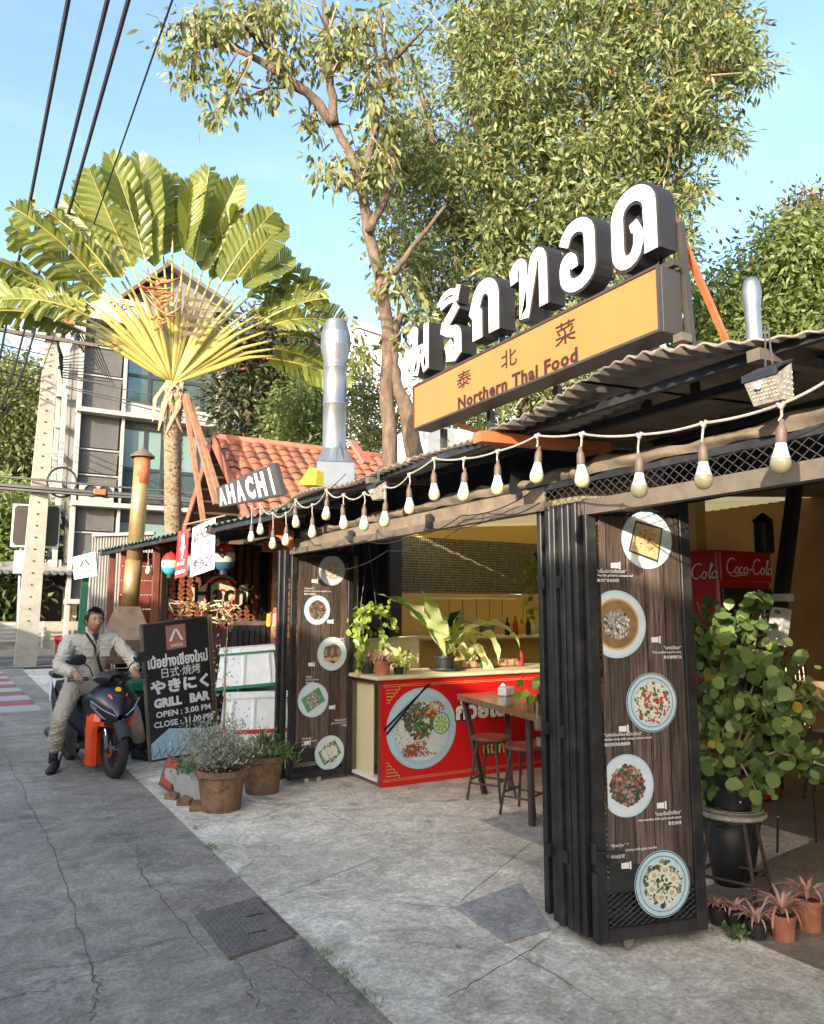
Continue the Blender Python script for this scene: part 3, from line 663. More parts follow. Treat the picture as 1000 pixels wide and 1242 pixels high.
MB().grid(lambda a, b: (2.755+.02*math.sin(a*60)*(1-b)+.015*math.sin(a*23+b*3), 2.95+3.75*a, 2.28+.24*b), 80, 8).build('sheet', 'black_cloth', bt, smooth=True); MB().grid(lambda a, b: (3.45+.02*math.sin(a*60)*(1-b), -3+6*a, 2.2+.36*b), 80, 8).build('sheet', 'black_cloth', bt, smooth=True)  # second sheet: black put in for the unlit void under the roof
MB().grid(lambda a, b: (2.60+.35*a, 3.35+.01*math.sin(b*9), 2.25+.22*b), 6, 8).build('flap', 'black_cloth', bt, smooth=True)
# ------------------------------------------------------------------ folding gates with menu banners
def food(mb, c, u, v, n, r, kind, lift, N_=330):
    """printed food: little flat shapes in several inks, mats: 0.. palette"""
    pal = {'fish': [1, 1, 0, 1, 1], 'curry': [2, 2, 5, 3, 2], 'soup': [5, 4, 5, 7, 4, 5, 6], 'noodle': [3, 0, 2, 4, 6, 3, 2], 'shrimp': [5, 4, 4, 2, 5, 3], 'pale': [5, 1, 5, 1, 2], 'banana': [2, 5, 1, 3], 'roll': [0, 2, 3, 0]}[kind]
    mb.mat(pal[0]); mb.poly([c+u*r*math.cos(t)*(1+.06*math.sin(t*7))+v*r*math.sin(t)*(1+.08*math.cos(t*5))+n*(lift-.0004) for t in np.linspace(0, 6.28, 31)[:-1]])
    for k in range(N_):
        rr = r*math.sqrt(rng.random())*1.04; t = rng.uniform(0, 6.28); mb.mat(pal[rng.integers(len(pal))]); s = r*rng.uniform(.04, .15); m = rng.integers(4, 7); a0 = rng.uniform(0, 6.28); el = rng.uniform(.35, 1)
        cc = c+u*rr*math.cos(t)+v*rr*math.sin(t)+n*(lift+k*2e-6)
        pts = []
        for i in range(m):
            q = a0+2*math.pi*i/m; x, y = s*math.cos(2*math.pi*i/m), s*el*math.sin(2*math.pi*i/m); pts.append(cc+u*(x*math.cos(a0)-y*math.sin(a0))+v*(x*math.sin(a0)+y*math.cos(a0)))
        mb.poly(pts)
PAL = ['f_meat', 'f_tan', 'f_grey', 'f_dark', 'f_green', 'f_pale', 'f_red', 'f_red', 'f_soup', 'f_banana', 'f_rim', 'f_lime']
def disc(mb, c, u, v, r, clip=None, n=36, ell=1.):
    pts = []
    for i in range(n):
        x, y = r*math.cos(2*math.pi*i/n), r*ell*math.sin(2*math.pi*i/n)
        if clip: x = min(max(x, clip[0]), clip[1])
        pts.append(c+u*x+v*y)
    mb.poly(pts)
def gate_leaf(root, p0, p1, z0, z1, fw_=.05, th=.035, mesh=True, first=False):
    p0 = V(*p0, 0); p1 = V(*p1, 0); u = nrm(p1-p0); W = np.linalg.norm(p1-p0); n = nrm(np.cross(u, V(0, 0, 1))); zv = V(0, 0, 1)
    mb = MB()
    for a in (fw_/2, W-fw_/2): mb.box(p0+u*a+zv*(z0+z1)/2, (fw_, th, z1-z0), ax=(u, -n, zv), bev=.004)
    for z in (z0+fw_/2, z1-fw_/2): mb.box(p0+u*W/2+zv*z, (W-2*fw_, th-.004, fw_), ax=(u, -n, zv), bev=.004)
    mb.build('leaf_frame', 'gate_paint', root)
    if mesh: lattice(MB(), p0+u*fw_+zv*(z0+fw_), u, zv, W-2*fw_, z1-z0-2*fw_, .042, .026, .0016).build('wire_mesh', 'wire', root)
    return p0, u, n, W

def menu_gate(root, p0, p1, z0, z1, plates, texts, bz0, bz1, stack):
    p, u, n, W = gate_leaf(root, p0, p1, z0, z1, .06)
    zv = V(0, 0, 1)
    for a, b, m in stack: gate_leaf(root, a, b, z0+.01, z1-.01, .045, .04, m)
    b0, b1 = .075, W-.068
    bo = p+n*.014
    ban = MB().box(p+u*(b0+b1)/2+zv*(bz0+bz1)/2+n*.01, (b1-b0, .003, bz1-bz0), ax=(u, -n, zv)).build('menu_banner', 'menu_wood', root)
    MB().quad(bo+u*b0+zv*bz0, bo+u*b1+zv*bz0, bo+u*b1+zv*(bz0+.08), bo+u*b0+zv*(bz0+.14)).build('banner_foot', 'menu_black', ban)
    for (x, y, r, kind, rim) in plates:
        c = PL(x, y, bo, n); ux = (c-p)@u; clip = (b0-ux+.002, b1-ux-.002); c = c+n*.001
        mb = MB(); mb.mat(0); disc(mb, c, u, zv, r, clip)
        mb.mat(1); disc(mb, c+n*.0006, u, zv, r*.93, (clip[0]*1., clip[1])); 
        if rim == 's': mb.mat(2); disc(mb, c+n*.001, u, zv, r*.76, clip); mb.mat(3); disc(mb, c+n*.0014, u, zv, r*.70, clip)
        if rim == 'b': mb.mat(4); disc(mb, c+n*.001, u, zv, r*.98, clip); mb.mat(0); disc(mb, c+n*.0013, u, zv, r*.95, clip); mb.mat(5); disc(mb, c+n*.0015, u, zv, r*.84, clip); mb.mat(0); disc(mb, c+n*.0017, u, zv, r*.8, clip)
        if rim == 'l': mb.mat(6); a = .5; q = r*.66; e1 = u*math.cos(a)+zv*math.sin(a); e2 = -u*math.sin(a)+zv*math.cos(a); mb.quad(c+n*.001-e1*q-e2*q*.7, c+n*.001+e1*q-e2*q*.7, c+n*.001+e1*q+e2*q*.7, c+n*.001-e1*q+e2*q*.7)
        mb.build('plate_print', ['plate_blue', 'plate_white', 'f_rim', 'f_soup', 'f_dark', 'f_grey', 'f_banana'], ban)
        mb = MB(); fr = {'fish': .5, 'curry': .42, 'soup': .66, 'noodle': .62, 'shrimp': .68}.get(kind, .55)*r
        off = (0, 0)
        if kind == 'fish':
            mb.mat(3); e1 = nrm(u*1+zv*-.25); e2 = nrm(zv+u*.25); k = r*.58; mb.quad(c+n*.0018-e1*k*1.1-e2*k, c+n*.0018+e1*k-e2*k*1.15, c+n*.0018+e1*k*.9+e2*k, c+n*.0018-e1*k+e2*k*.95)
            mb.mat(1); k = r*.52; mb.quad(c+n*.0021-e1*k*1.1-e2*k, c+n*.0021+e1*k-e2*k*1.1, c+n*.0021+e1*k*.9+e2*k, c+n*.0021-e1*k+e2*k*.9)
            fr *= .72
        food(mb, c, u, zv, n, fr, kind, .0024)
        if kind == 'shrimp':
            for t in range(6):
                a = t*1.05+.3; q = c+u*r*.42*math.cos(a)+zv*r*.42*math.sin(a)+n*.0032; mb.mat(5); disc(mb, q, u, zv, r*.17, n=12, ell=.85); mb.mat(1); disc(mb, q+n*.0003, u, zv, r*.10, n=10, ell=.8)
        if kind == 'banana':
            for t in (-1, 0, 1):
                q = c+u*r*.28*t+n*.0032; mb.mat(5); disc(mb, q+zv*r*.1*t, nrm(u+zv*.6), nrm(zv-u*.6), r*.2, n=14, ell=1.9)
        if kind == 'roll':
            for t in range(5):
                q = c+u*r*(-.45+.22*t)+zv*r*.15+n*.0032; mb.mat(0 if t % 2 else 2); disc(mb, q, u, zv, r*.13, n=12, ell=2.2); mb.mat(3); disc(mb, q+zv*r*.2+n*.0003, u, zv, r*.06, n=8)
            for t in (-1, 1): q = c+u*r*.28*t-zv*r*.32+n*.0032; mb.mat(1); disc(mb, q, u, zv, r*.27, n=14, ell=.5)
        mb.build('food_print', PAL, ban)
    for (x, y, lines, side, h) in texts:
        c = PL(x, y, bo, n)
        mb = MB()
        for k, (s, hh) in enumerate(lines):
            c = c-zv*(hh*h)
            put_text(mb, s, c, c+u*.42 if side == 'l' else c+u*.001, c+zv*hh*h, off=.012, lift=.002, keep='l') if side == 'l' else put_text(mb, s, c-u*.42, c, c-u*.42+zv*hh*h, off=.012, lift=.002, keep='r')
            c = c-zv*h*.42
        mb.build('lettering', 'print_white', ban)
    return p, u, n, W, ban, bo
GP0, GP1 = G(724, 1160), G(858, 1141)
mg = thing('folding_gate', 'near black folding steel gate with wooden menu banner of five dishes', 'gate', GP0)
nstack = [((2.655, 2.905), (3.29, 2.80), False), ((2.65, 2.955), (3.30, 2.86), True), ((2.655, 3.005), (3.31, 2.93), False), ((2.645, 3.06), (3.32, 3.0), True), ((2.66, 3.115), (3.32, 3.07), False), ((2.69, 3.22), (3.34, 3.15), True)]
T1 = [(724, 690, [('"แอ็บปลานิลใบตอง"', 1.1), ('Thai fish grilled in a banana leaf', .9), ('香式烤魚佐椒葉', 1.)], 'l', .017),
      (826, 783, [('"แกงฮังเล"', 1.1), ('Thai northern pork curry', .9), ('泰北咖哩豬肉', 1.)], 'r', .017),
      (733, 889, [('"แกงอ่อมไก่มะพร้าวอ่อน"', 1.1), ('chicken soup with young coconut shoot', .9), ('泰北鸡汤佐嫩椰笋', 1.)], 'l', .017),
      (826, 982, [('"ขนมจีนน้ำเงี้ยว"', 1.1), ('rice noodles with spicy pork sauce', .9), ('泰北米线', 1.)], 'r', .018),
      (741, 1024, [('"กุ้งอบวุ้นเส้น"', 1.1), ('casseroled shrimp with glass noodle', .9), ('粉丝虾煲', 1.)], 'l', .018)]
pl1 = [(785, 655, .148, 'fish', ''), (748, 757, .168, 'curry', 's'), (791, 852, .145, 'soup', 'b'), (761, 953, .148, 'noodle', ''), (804, 1072, .155, 'shrimp', 'b')]
gp, gu, gn, gW, ban1, bo1 = menu_gate(mg, GP0[:2], GP1[:2], .055, 2.165, pl1, T1, .275, 2.08, nstack)
def flags(ban, bo, u, n, pts, s):
    for (x, y) in pts:
        c = PL(x, y, bo, n)+n*.002; mb = MB(); zv = V(0, 0, 1)
        mb.quad(c-u*s-zv*s*.45, c+u*s*.5-zv*s*.5, c+u*s*.5+zv*s*.5, c-u*s+zv*s*.45); mb.quad(c+u*s*.62-zv*s*.65, c+u*s*.95-zv*s*.65, c+u*s*.95+zv*s*.65, c+u*s*.62+zv*s*.65); mb.build('price_sticker', 'print_white', ban)
flags(ban1, bo1, gu, gn, [(747, 686), (796, 776), (757, 884), (803, 977), (760, 1050)], .028)
mb = MB()  # latch, hinge tube, bolts of the near gate
hp = gp-gu*.012+gn*.03
mb.tube([hp+V(0, 0, .08), hp+V(0, 0, .38)], .017, 10); mb.tube([hp+V(0, 0, .42), hp+V(0, 0, .52)], .015, 10)
mb.tube([hp+V(0, 0, .47)+gn*.01, hp+V(0, 0, .47)+gu*.14+gn*.02, hp+V(0, 0, .50)+gu*.16+gn*.02], .008, 8); mb.box(hp+gu*.09+V(0, 0, .42)+gn*.01, (.05, .012, .035), ax=(gu, -gn, V(0, 0, 1)))
mb.build('latch_bolt', 'gate_paint', mg)
for a, b in ((gW*.27, .0), ):
    mb = MB(); q = gp+gu*a+V(0, 0, .035); mb.tube([q-gn*.012, q+gn*.012], .022, 12); mb.build('caster', 'brown_steel', mg)
    MB().box(q+V(0, 0, .015), (.05, .035, .02), ax=(gu, -gn, V(0, 0, 1))).build('caster_bracket', 'brown_steel', mg)
for z in (1.75, 1.0, .4):
    for yv in (3.02, 3.15): MB().box((2.655, yv, z), (.02, .04, .06)).build('hinge', 'gate_paint', mg)
mb = MB(); q = V(2.60, 3.15, 1.02); mb.box(q, (.02, .03, .05)); mb.tube([q+V(-.005, -.01, -.06), q+V(-.005, -.01, -.1)], .014, 10); mb.tube([q+V(-.004, .0, .03), q+V(-.004, 0, .12)], .006, 6)
mb.build('padlock', 'brown_steel', mg)
# far gate
FP0, FP1 = G(348, 954), G(426, 943)
fg = thing('folding_gate', 'far black folding steel gate with wooden menu banner beside the foam boxes', 'gate', FP0)
T2 = [(369, 743-9, [('"แกงแคไก่"', 1.1), ('Northern spicy mixed vegetable curry', .9), ('泰北什锦咖喱', 1.)], 'l', .02),
      (418, 773, [('"น้ำพริกอ่อง"', 1.1), ('Northern style dip', .9), ('泰北辣酱', 1.)], 'r', .02),
      (371, 827-7, [('"ไส้อั่ว"', 1.1), ('Northern sausage', .9), ('泰北香肠', 1.)], 'l', .02),
      (421, 871, [('"แหนมหมก"', 1.1), ('grilled fermented pork', .9), ('烤酸肉', 1.)], 'r', .02),
      (366, 895, [('"ข้าวกั้นจิ้น"', 1.1), ('steamed rice parcels', .9), ('蒸米饭', 1.)], 'l', .02)]
T2[0] = (369, 712, *T2[0][2:])
pl2 = [(403, 692, .148, 'pale', ''), (385, 740, .142, 'noodle', ''), (403, 793, .162, 'roll', ''), (380, 849, .162, 'curry', 'l'), (400, 913, .16, 'banana', 'l')]
fp, fu, fn, fW, ban2, bo2 = menu_gate(fg, FP0[:2], FP1[:2], .05, 2.2, pl2, T2, .2, 2.08, [((2.64, 6.93), (3.3, 7.0), False), ((2.62, 7.02), (3.3, 7.08), True), ((2.66, 7.1), (3.3, 7.16), False)])
flags(ban2, bo2, fu, fn, [(382, 705), (401, 754), (378, 806), (403, 858), (373, 901)], .035)
mb = MB(); q = fp+fu*.2+V(0, 0, .03); mb.tube([q-fn*.012, q+fn*.012], .022, 12); q = fp+fu*fW*.48+V(0, 0, .03); mb.tube([q-fn*.012, q+fn*.012], .022, 12); mb.build('caster', 'planter_white', fg)
mb = MB(); hp = fp-fu*.01+fn*.03; mb.tube([hp+V(0, 0, .08), hp+V(0, 0, .4)], .018, 10); mb.tube([hp+V(0, 0, .3), hp+V(0, 0, .3)+fu*.16], .009, 8); mb.build('latch_bolt', 'gate_paint', fg)
MB().box((3.42, 6.98, 1.08), (.05, .06, 2.16)).build('gate_post', 'brown_steel', fg)
# ------------------------------------------------------------------ big roof sign
sg = thing('restaurant_sign', 'long orange lightbox sign with big white Thai letters standing on top', 'sign', (2.5, 3.2, 2.75))
sx0 = 2.5; by0, by1, bz0, bz1 = 2.15, 4.23, 2.785, 3.085
MB().box((sx0+.07, (by0+by1)/2, (bz0+bz1)/2), (.128, by1-by0, bz1-bz0), bev=.004).build('box', 'sign_brown', sg)
face = MB().box((sx0-.001, (by0+by1)/2, (bz0+bz1)/2), (.012, by1-by0-.026, bz1-bz0-.026)).build('face_panel', 'sign_orange', sg)
mb = MB(); e = .014
for z in (bz0+.006, bz1-.006): mb.box((sx0-.004, (by0+by1)/2, z), (.02, by1-by0, .013))
for y in (by0+.006, by1-.006): mb.box((sx0-.0035, y, (bz0+bz1)/2), (.019, .013, bz1-bz0-.026))
mb.build('trim', 'sign_brown', sg)
def on(x, y): return PX(x, y, sx0-.008)
def ybox(mb, s, y0, y1, z0, z1, off, **k): put_text(mb, s, (sx0-.008, y0, z0), (sx0-.008, y1, z0), (sx0-.008, y0, z1), off=off, **k)
for s, y0, y1, z0, z1 in (('泰', 3.71, 3.56, 2.925, 3.025), ('北', 3.27, 3.13, 2.925, 3.025), ('菜', 2.82, 2.67, 2.915, 3.03)):
    mb = MB(); ybox(mb, s, y0, y1, z0, z1, .004); mb.build('character', 'sign_ink', sg)
mb = MB(); ybox(mb, 'Northern Thai Food', 3.70, 2.66, 2.80, 2.875, .04, space=1.1); mb.build('lettering', 'sign_ink', sg)
# channel letters: strokes traced in a unit cell (x right, y up), y spans 0..1
def arc(cx_, cy_, rx, ry, a0, a1, n=10): return [(cx_+rx*math.cos(R(a0+(a1-a0)*i/n)), cy_+ry*math.sin(R(a0+(a1-a0)*i/n))) for i in range(n+1)]
GL = {
 'ph': ([[(.14, .70), (.10, .86)]+arc(.22, .86, .10, .09, 180, 20, 6)+[(.28, .70), (.30, .06), (.34, .05), (.52, .48), (.56, .48), (.74, .05), (.78, .06), (.80, .95)]], .145),
 'r': ([[(.30, .70), (.52, .80), (.80, .95)], [(.25, .74), (.20, .62), (.38, .54), (.62, .48)]+arc(.66, .34, .14, .14, 80, 0, 5)+[(.80, .08), (.66, .02), (.44, .06), (.42, .22), (.56, .28)]], .20),
 'i': ([arc(.45, .10, .38, .45, 168, 20, 10)+[(.88, .62)], [(.12, .1), (.45, .2), (.85, .12)]], .14),
 'k': ([[(.22, .03), (.22, .50), (.12, .60), (.20, .76)]+arc(.50, .70, .30, .26, 150, 0, 10)+[(.80, .03)]], .24),
 'th': ([[(.12, .66), (.10, .82)]+arc(.24, .84, .12, .10, 180, 10, 6)+[(.36, .70), (.35, .07), (.41, .06), (.60, .70)]+arc(.74, .78, .12, .16, 160, 0, 6)+[(.87, .66), (.87, .04)]], .145),
 'o': ([[(.12, .74)]+arc(.50, .72, .36, .24, 165, 0, 10)+[(.86, .28)]+arc(.50, .26, .36, .22, 0, -180, 12)+[(.14, .38)]+arc(.28, .40, .13, .11, 180, 20, 6)+[(.42, .32)]], .19),
 'd': ([[(.86, .04), (.86, .70)]+arc(.50, .70, .36, .26, 0, 180, 12)+[(.14, .36)]+arc(.36, .24, .22, .20, 180, 320, 7)+[(.60, .24), (.60, .40), (.54, .50), (.44, .48)]], .19)}
def channel(g, y0, y1, z0, z1, dep=.15):
    """white faced letter with dark returns in the plane of the sign, y0 = its left edge"""
    st, w = GL[g]; Wd = y0-y1; Hd = z1-z0; a = V(0, -1, 0); b = V(0, 0, 1); n = V(-1, 0, 0)
    body = MB(); fc = MB()
    for k, s in enumerate(st):
        pts = [(p[0]*Wd, p[1]*Hd) for p in s]; ww = w*(Wd*.62+Hd*.38)*1.24; n_ = len(pts); tp_ = {'d': 11, 'o': 8}.get(g, 0)
        wl = [ww*(1-.42*max(0, (i-(n_-tp_))/tp_)) if tp_ else ww for i in range(n_)]; body.ribbon(pts, [x+(.018 if g in ('ph', 'r', 'i') else .028) for x in wl], a, b, (V(sx0+.02+dep*.72+k*.002, y0, z0), n), dep*.72); fc.ribbon(pts, wl, a, b, (V(sx0+.022+k*.002, y0, z0), n), .008)
    l = body.build('channel_letter', 'letter_return', sg); fc.build('letter_face', 'white_clean', l); return l
channel('ph', 4.33, 4.05, 3.175, 3.50); channel('r', 3.94, 3.69, 3.16, 3.50); channel('i', 3.96, 3.69, 3.51, 3.66, .1); channel('k', 3.59, 3.31, 3.18, 3.50)
channel('th', 3.21, 2.89, 3.175, 3.51); channel('o', 2.80, 2.55, 3.19, 3.52); channel('d', 2.44, 2.17, 3.165, 3.50)
for z in (3.105, ): MB().box((2.58, 3.2, z), (.035, 2.15, .03)).build('letter_rail', 'sign_brown', sg)
MB().box((2.66, 3.15, 3.30), (.03, 1.9, .03)).build('letter_rail', 'sign_brown', sg)
for y in (4.1, 3.85, 3.45, 3.05, 2.65, 2.25): MB().bar((2.62, y, 3.09), (2.66, y, 3.3), .02, .02).build('upright', 'sign_brown', sg)
for y in (4.12, 3.6, 3.0, 2.4): MB().bar((2.66, y, 2.52), (2.66, y, 2.79), .035, .035).build('post', 'sign_brown', sg)
MB().bar((2.655, 2.12, 2.52), (2.655, 2.16, 3.32), .03, .03).build('post', 'sign_brown', sg)
for a, b in ((PX(816, 262, 2.67), PX(884, 420, 3.1)), (V(2.68, 4.0, 2.80), V(3.3, 3.75, 2.6))): MB().bar(a, b, .026, .026).build('brace', 'rust_orange', sg)
MB().box((2.60, 2.13, 2.765), (.06, .05, .035)).build('end_bracket', 'brown_steel', sg)
# ------------------------------------------------------------------ festoon lights
fl = thing('festoon_lights', 'string of large light bulbs hung along the awning edge', 'string lights', (2.1, 3, 2.3))
bulbs = [(948, 556, 490, 1), (854, 577, 513, 1), (776, 589, 527, 1), (706, 578, 526, 1), (652, 574, 528, 1), (604, 589, 547, 1), (563, 597, 556, 1), (527, 597, 556, 1), (497, 614, 575, 1), (467, 630, 590, 1), (442, 635, 598, 1), (417, 634, 600, 1), (396, 623, 594, 1), (379, 645, 612, 1), (359, 633, 606, 1), (347, 655, 622, 1), (331, 659, 622, 1), (316, 642, 612, 1), (305, 651, 614, 1)]
BX = 2.1
bsock = MB().lathe([(.0, .105), (.007, .105), (.009, .085), (.013, .082), (.0155, .07), (.017, .05), (.0165, .032), (.0155, .03)], n=12).mesh('socket', True); bsock.materials.append(MATS['socket'])
bcap = MB().lathe([(.0155, .034), (.017, .022), (.023, .0), (.028, -.014)], n=14).mesh('bulb_collar', True); bcap.materials.append(MATS['bulb_white'])
bgl = MB().lathe([(.028, -.014), (.0305, -.025), (.0295, -.038), (.024, -.051), (.014, -.059), (.0, -.062)], n=14).mesh('bulb_globe', True); bgl.materials.append(MATS['bulb_glass'])
tops = []
def bulb(p, top, par, sc=1.):
    so = bpy.data.objects.new('socket', bsock); co = bpy.data.objects.new('bulb', bcap); gl = bpy.data.objects.new('globe', bgl)
    for o in (so, co, gl): COL.objects.link(o)
    so.parent = par; m = wmat(par).inverted(); so.location = m @ Vector([float(t) for t in p]); so.scale = (sc,)*3
    co.parent = so; gl.parent = co
    so.rotation_euler = (rng.normal()*.05, rng.normal()*.05, 0)
for i, (x, yc, yt, s) in enumerate(bulbs):
    p = PX(x, yc, BX); t = PX(x, yt, BX); tops.append(t); p = p+V(0, 0, .015); bulb(p, t, fl)
    MB().tube([p+V(0, 0, .1), (p+t)/2+V(rng.normal()*.004, rng.normal()*.004, .04), t], .0042, 6).build('drop_cord', 'cord', fl)
    q = PX(x-1, yt, BX); MB().tube([t+V(0, .012, .004), t+V(0, 0, -.012), t+V(0, -.012, .006)], .008, 6).build('cord_joint', 'cord', fl)
def sagged(pts, sag, n=8):
    out = []
    for a, b in zip(pts[:-1], pts[1:]):
        a = np.array(a); b = np.array(b); s = sag*np.linalg.norm(b-a)
        for i in range(n): t = i/n; out.append(a+(b-a)*t-V(0, 0, s*4*t*(1-t)))
    return out+[np.array(pts[-1])]
MB().tube(sagged([PX(1010, 458, BX)]+tops[:6]+tops[6:9], .03), .0048, 6).build('main_cable', 'cord', fl)
MB().tube(sagged([tops[8], tops[9], tops[10], tops[11], tops[12], tops[13], tops[14], tops[15], tops[16], tops[17], tops[18]], .12), .0045, 6).build('main_cable', 'cord', fl)
for a, b in ((632, 515), (500, 575), (440, 603), (400, 594)):
    t = PX(a, b, BX); MB().tube([t, t+V(.12, 0, .12)], .003, 5).build('tie_wire', 'cable_black', fl)
cb = MB()
for pts in ([(1000, 515), (900, 545), (830, 560)], [(560, 640), (470, 668), (400, 690)], [(640, 600), (560, 625), (500, 650), (440, 655)], [(655, 640-30), (600, 640-12), (520, 640)]):
    cb.tube(sagged([PX(x, y, 2.62) for x, y in pts], .05), .0035, 5)
cb.build('slack_wire', 'cable_black', fl)
# solar lamps
def solar(px_, py_, label, s=1.):
    p = PX(px_, py_, 2.1); t = thing('solar_lamp', label, 'lamp', p, 0, 'solar lamps hung from the awning')
    L_ = lambda *a: p+V(*a)*s
    mb = MB(); mb.slab(L_(-.055, .06, .035), L_(-.055, -.06, .035), L_(.03, -.06, .075), L_(.03, .06, .075), (0, 0, .006)); mb.slab(L_(-.055, .06, .035), L_(-.055, -.06, .035), L_(-.055, -.06, .02), L_(-.055, .06, .02), (.006, 0, 0)); mb.build('solar_panel', 'black_steel', t)
    mb = MB(); mb.add([L_(-.05, .055, .02), L_(-.05, -.055, .02), L_(.03, -.055, .07), L_(.03, .055, .07), L_(-.015, .05, -.05), L_(-.015, -.05, -.05), L_(.035, -.05, -.05), L_(.035, .05, -.05)], [(0, 1, 5, 4), (1, 2, 6, 5), (4, 5, 6, 7), (0, 4, 7, 3), (2, 3, 7, 6)]); mb.build('housing', 'f_grey', t)
    mb = MB()
    for i in range(5):
        for j in range(8):
            u_ = .2+.6*i/4; w_ = -.04+.08*j/7; q = L_(-.05+.035*u_-.003, w_, .02-.07*u_)
            mb.box(q, (.002*s, .0035*s, .003*s))
        for j in range(3): q = L_(-.01+.02*j, -.0535, .04-.018*i); mb.box(q, (.005*s, .002*s, .005*s))
    mb.build('led_chips', 'cream', t, kind='stuff')
    mb = MB(); mb.lathe([(.0, .012), (.008, .009), (.011, 0)], L_(-.045, .012, 0), 10, ax=(V(0, 1, 0), V(0, 0, 1), V(-1, 0, 0))); mb.build('sensor', 'white_clean', t, smooth=True)
    for dy in (-.012, .012): MB().tube([L_(0, dy, .07), L_(.0, dy*.6, .15), L_(0, dy*.4, .2)], .003*s, 6).build('hanger', 'wire', t)
    return t
solar(935, 470, 'square solar lamp hanging beside the nearest big bulb'); solar(459, 597, 'small solar lamp hanging between the far bulbs', .9)
# ------------------------------------------------------------------ counter
ct = thing('counter', 'white topped counter with red front banner showing a bowl of rice', 'counter', (3.4, 6.35, 0))
CX0, CX1, CY0, CY1 = 3.4, 6.2, 6.37, 7.05
MB().box(((CX0+CX1)/2-.02, (CY0+CY1)/2, .985), (CX1-CX0+.1, CY1-CY0+.1, .035), bev=.008).build('counter_top', 'cream', ct)
mb = MB()
for x in (CX0+.02, CX1): 
    for y in (CY0+.03, CY1-.03): mb.box((x, y, .485), (.04, .04, .965))
mb.box((CX0+.02, (CY0+CY1)/2, .03), (.04, CY1-CY0-.1, .04)); mb.box((CX0+.02, (CY0+CY1)/2, .945), (.04, CY1-CY0-.1, .04))
mb.build('frame', 'wood_red', ct)
MB().box((CX0+.05, (CY0+CY1)/2+.08, .5), (.012, CY1-CY0-.3, .86)).build('side_panel', 'cream', ct)
MB().box((CX0+.04, (CY0+CY1)/2, .06), (.12, CY1-CY0-.1, .02)).build('shelf', 'white_paint', ct)
bn = MB().box(((CX0+5.9)/2, CY0-.012, .485), (5.9-CX0, .012, .96)).build('front_banner', 'print_red', ct)
fy = CY0-.02; U = V(1, 0, 0); Z = V(0, 0, 1); Nf = V(0, -1, 0)
mb = MB()
for z in (.055, .07, .905, .92): mb.box(((CX0+5.9)/2, fy, z), (5.86-CX0, .002, .004))
for zc, sg_ in ((.06, 1), (.915, -1)):
    for k in range(5):
        x = CX0+.05; s = .03+.028*k; mb.box((x+s/2, fy-.001, zc+sg_*(.16-.03*k)), (s, .002, .007)); mb.box((x+s, fy-.001, zc+sg_*(.16-.03*k-.015)), (.007, .002, .035))
mb.build('border_print', 'print_gold', bn)
# bowl print
bc = PY(512, 883, fy); bc[1] = fy-.002; br_ = .385
mb = MB(); mb.mat(0); disc(mb, bc, U, Z, br_*1.0, n=56, ell=.97); mb.mat(1); disc(mb, bc+Nf*.0005, U, Z, br_*.95, n=56, ell=.97); mb.mat(0); disc(mb, bc+Nf*.001+V(.01, 0, -.02), U, Z, br_*.86, n=56, ell=.97); mb.mat(2); disc(mb, bc+Nf*.0013+V(.01, 0, -.03), U, Z, br_*.74, n=48, ell=.95)
mb.build('bowl_print', ['print_blue', 'plate_blue', 'plate_white'], bn)
mb = MB()
def scat(cx_, cz_, rx, rz, n, pal, s0, s1, lift):
    for k in range(n):
        rr = math.sqrt(rng.random()); t = rng.uniform(0, 6.28); q = bc+V(cx_+rx*rr*math.cos(t), -lift-k*3e-6, cz_+rz*rr*math.sin(t)); mb.mat(pal[rng.integers(len(pal))]); s = rng.uniform(s0, s1); a = rng.uniform(0, 6.28); el = rng.uniform(.3, .9); m = 6
        mb.poly([q+U*s*(math.cos(6.28*i/m)*math.cos(a)-el*math.sin(6.28*i/m)*math.sin(a))+Z*s*(math.cos(6.28*i/m)*math.sin(a)+el*math.sin(6.28*i/m)*math.cos(a)) for i in range(m)])
scat(-.08, -.02, .22, .18, 420, [5, 5, 5, 2], .006, .016, .002)
scat(.02, -.19, .20, .07, 260, [0, 6, 6, 1, 3], .006, .014, .0032)
scat(-.13, -.2, .09, .06, 90, [6, 0, 0], .008, .016, .0042)
scat(-.02, .07, .17, .17, 240, [4, 4, 4, 3, 9, 6], .012, .028, .0052)
scat(.14, .16, .10, .08, 90, [6, 1, 10, 0], .01, .022, .0062)
scat(-.17, .10, .05, .05, 30, [4, 3], .01, .02, .0068)
mb.build('food_print', PAL, bn)
mb = MB(); q = bc+V(.21, -.0075, .03); mb.mat(0); disc(mb, q, U, Z, .098, n=24, ell=1.05); mb.mat(1); disc(mb, q+Nf*.0004, U, Z, .085, n=24, ell=1.05)
mb.mat(2)
for k in range(9): a = k*.698; e = q+Nf*.0008; mb.quad(e+V(.008*math.cos(a+.2), 0, .008*math.sin(a+.2)), e+V(.008*math.cos(a-.2), 0, .008*math.sin(a-.2)), e+V(.075*math.cos(a-.25), 0, .08*math.sin(a-.25)), e+V(.075*math.cos(a+.25), 0, .08*math.sin(a+.25)))
mb.mat(3); disc(mb, bc+V(.13, -.0074, -.17), U, Z, .085, n=20, ell=.8)
mb.build('lime_print', ['f_banana', 'f_pale', 'f_lime', 'plate_white'], bn)
mb = MB()
for k in (0, 1):
    a = PY(522-k*3, 829+k*1, fy-.01); b = PY(466+k*3, 886+k*5, fy-.01); w = nrm(np.cross(b-a, Nf))*.009; mb.quad(a+w*.7, a-w*.7, b-w*1.3, b+w*1.3)
mb.build('chopstick_print', 'print_black', bn)
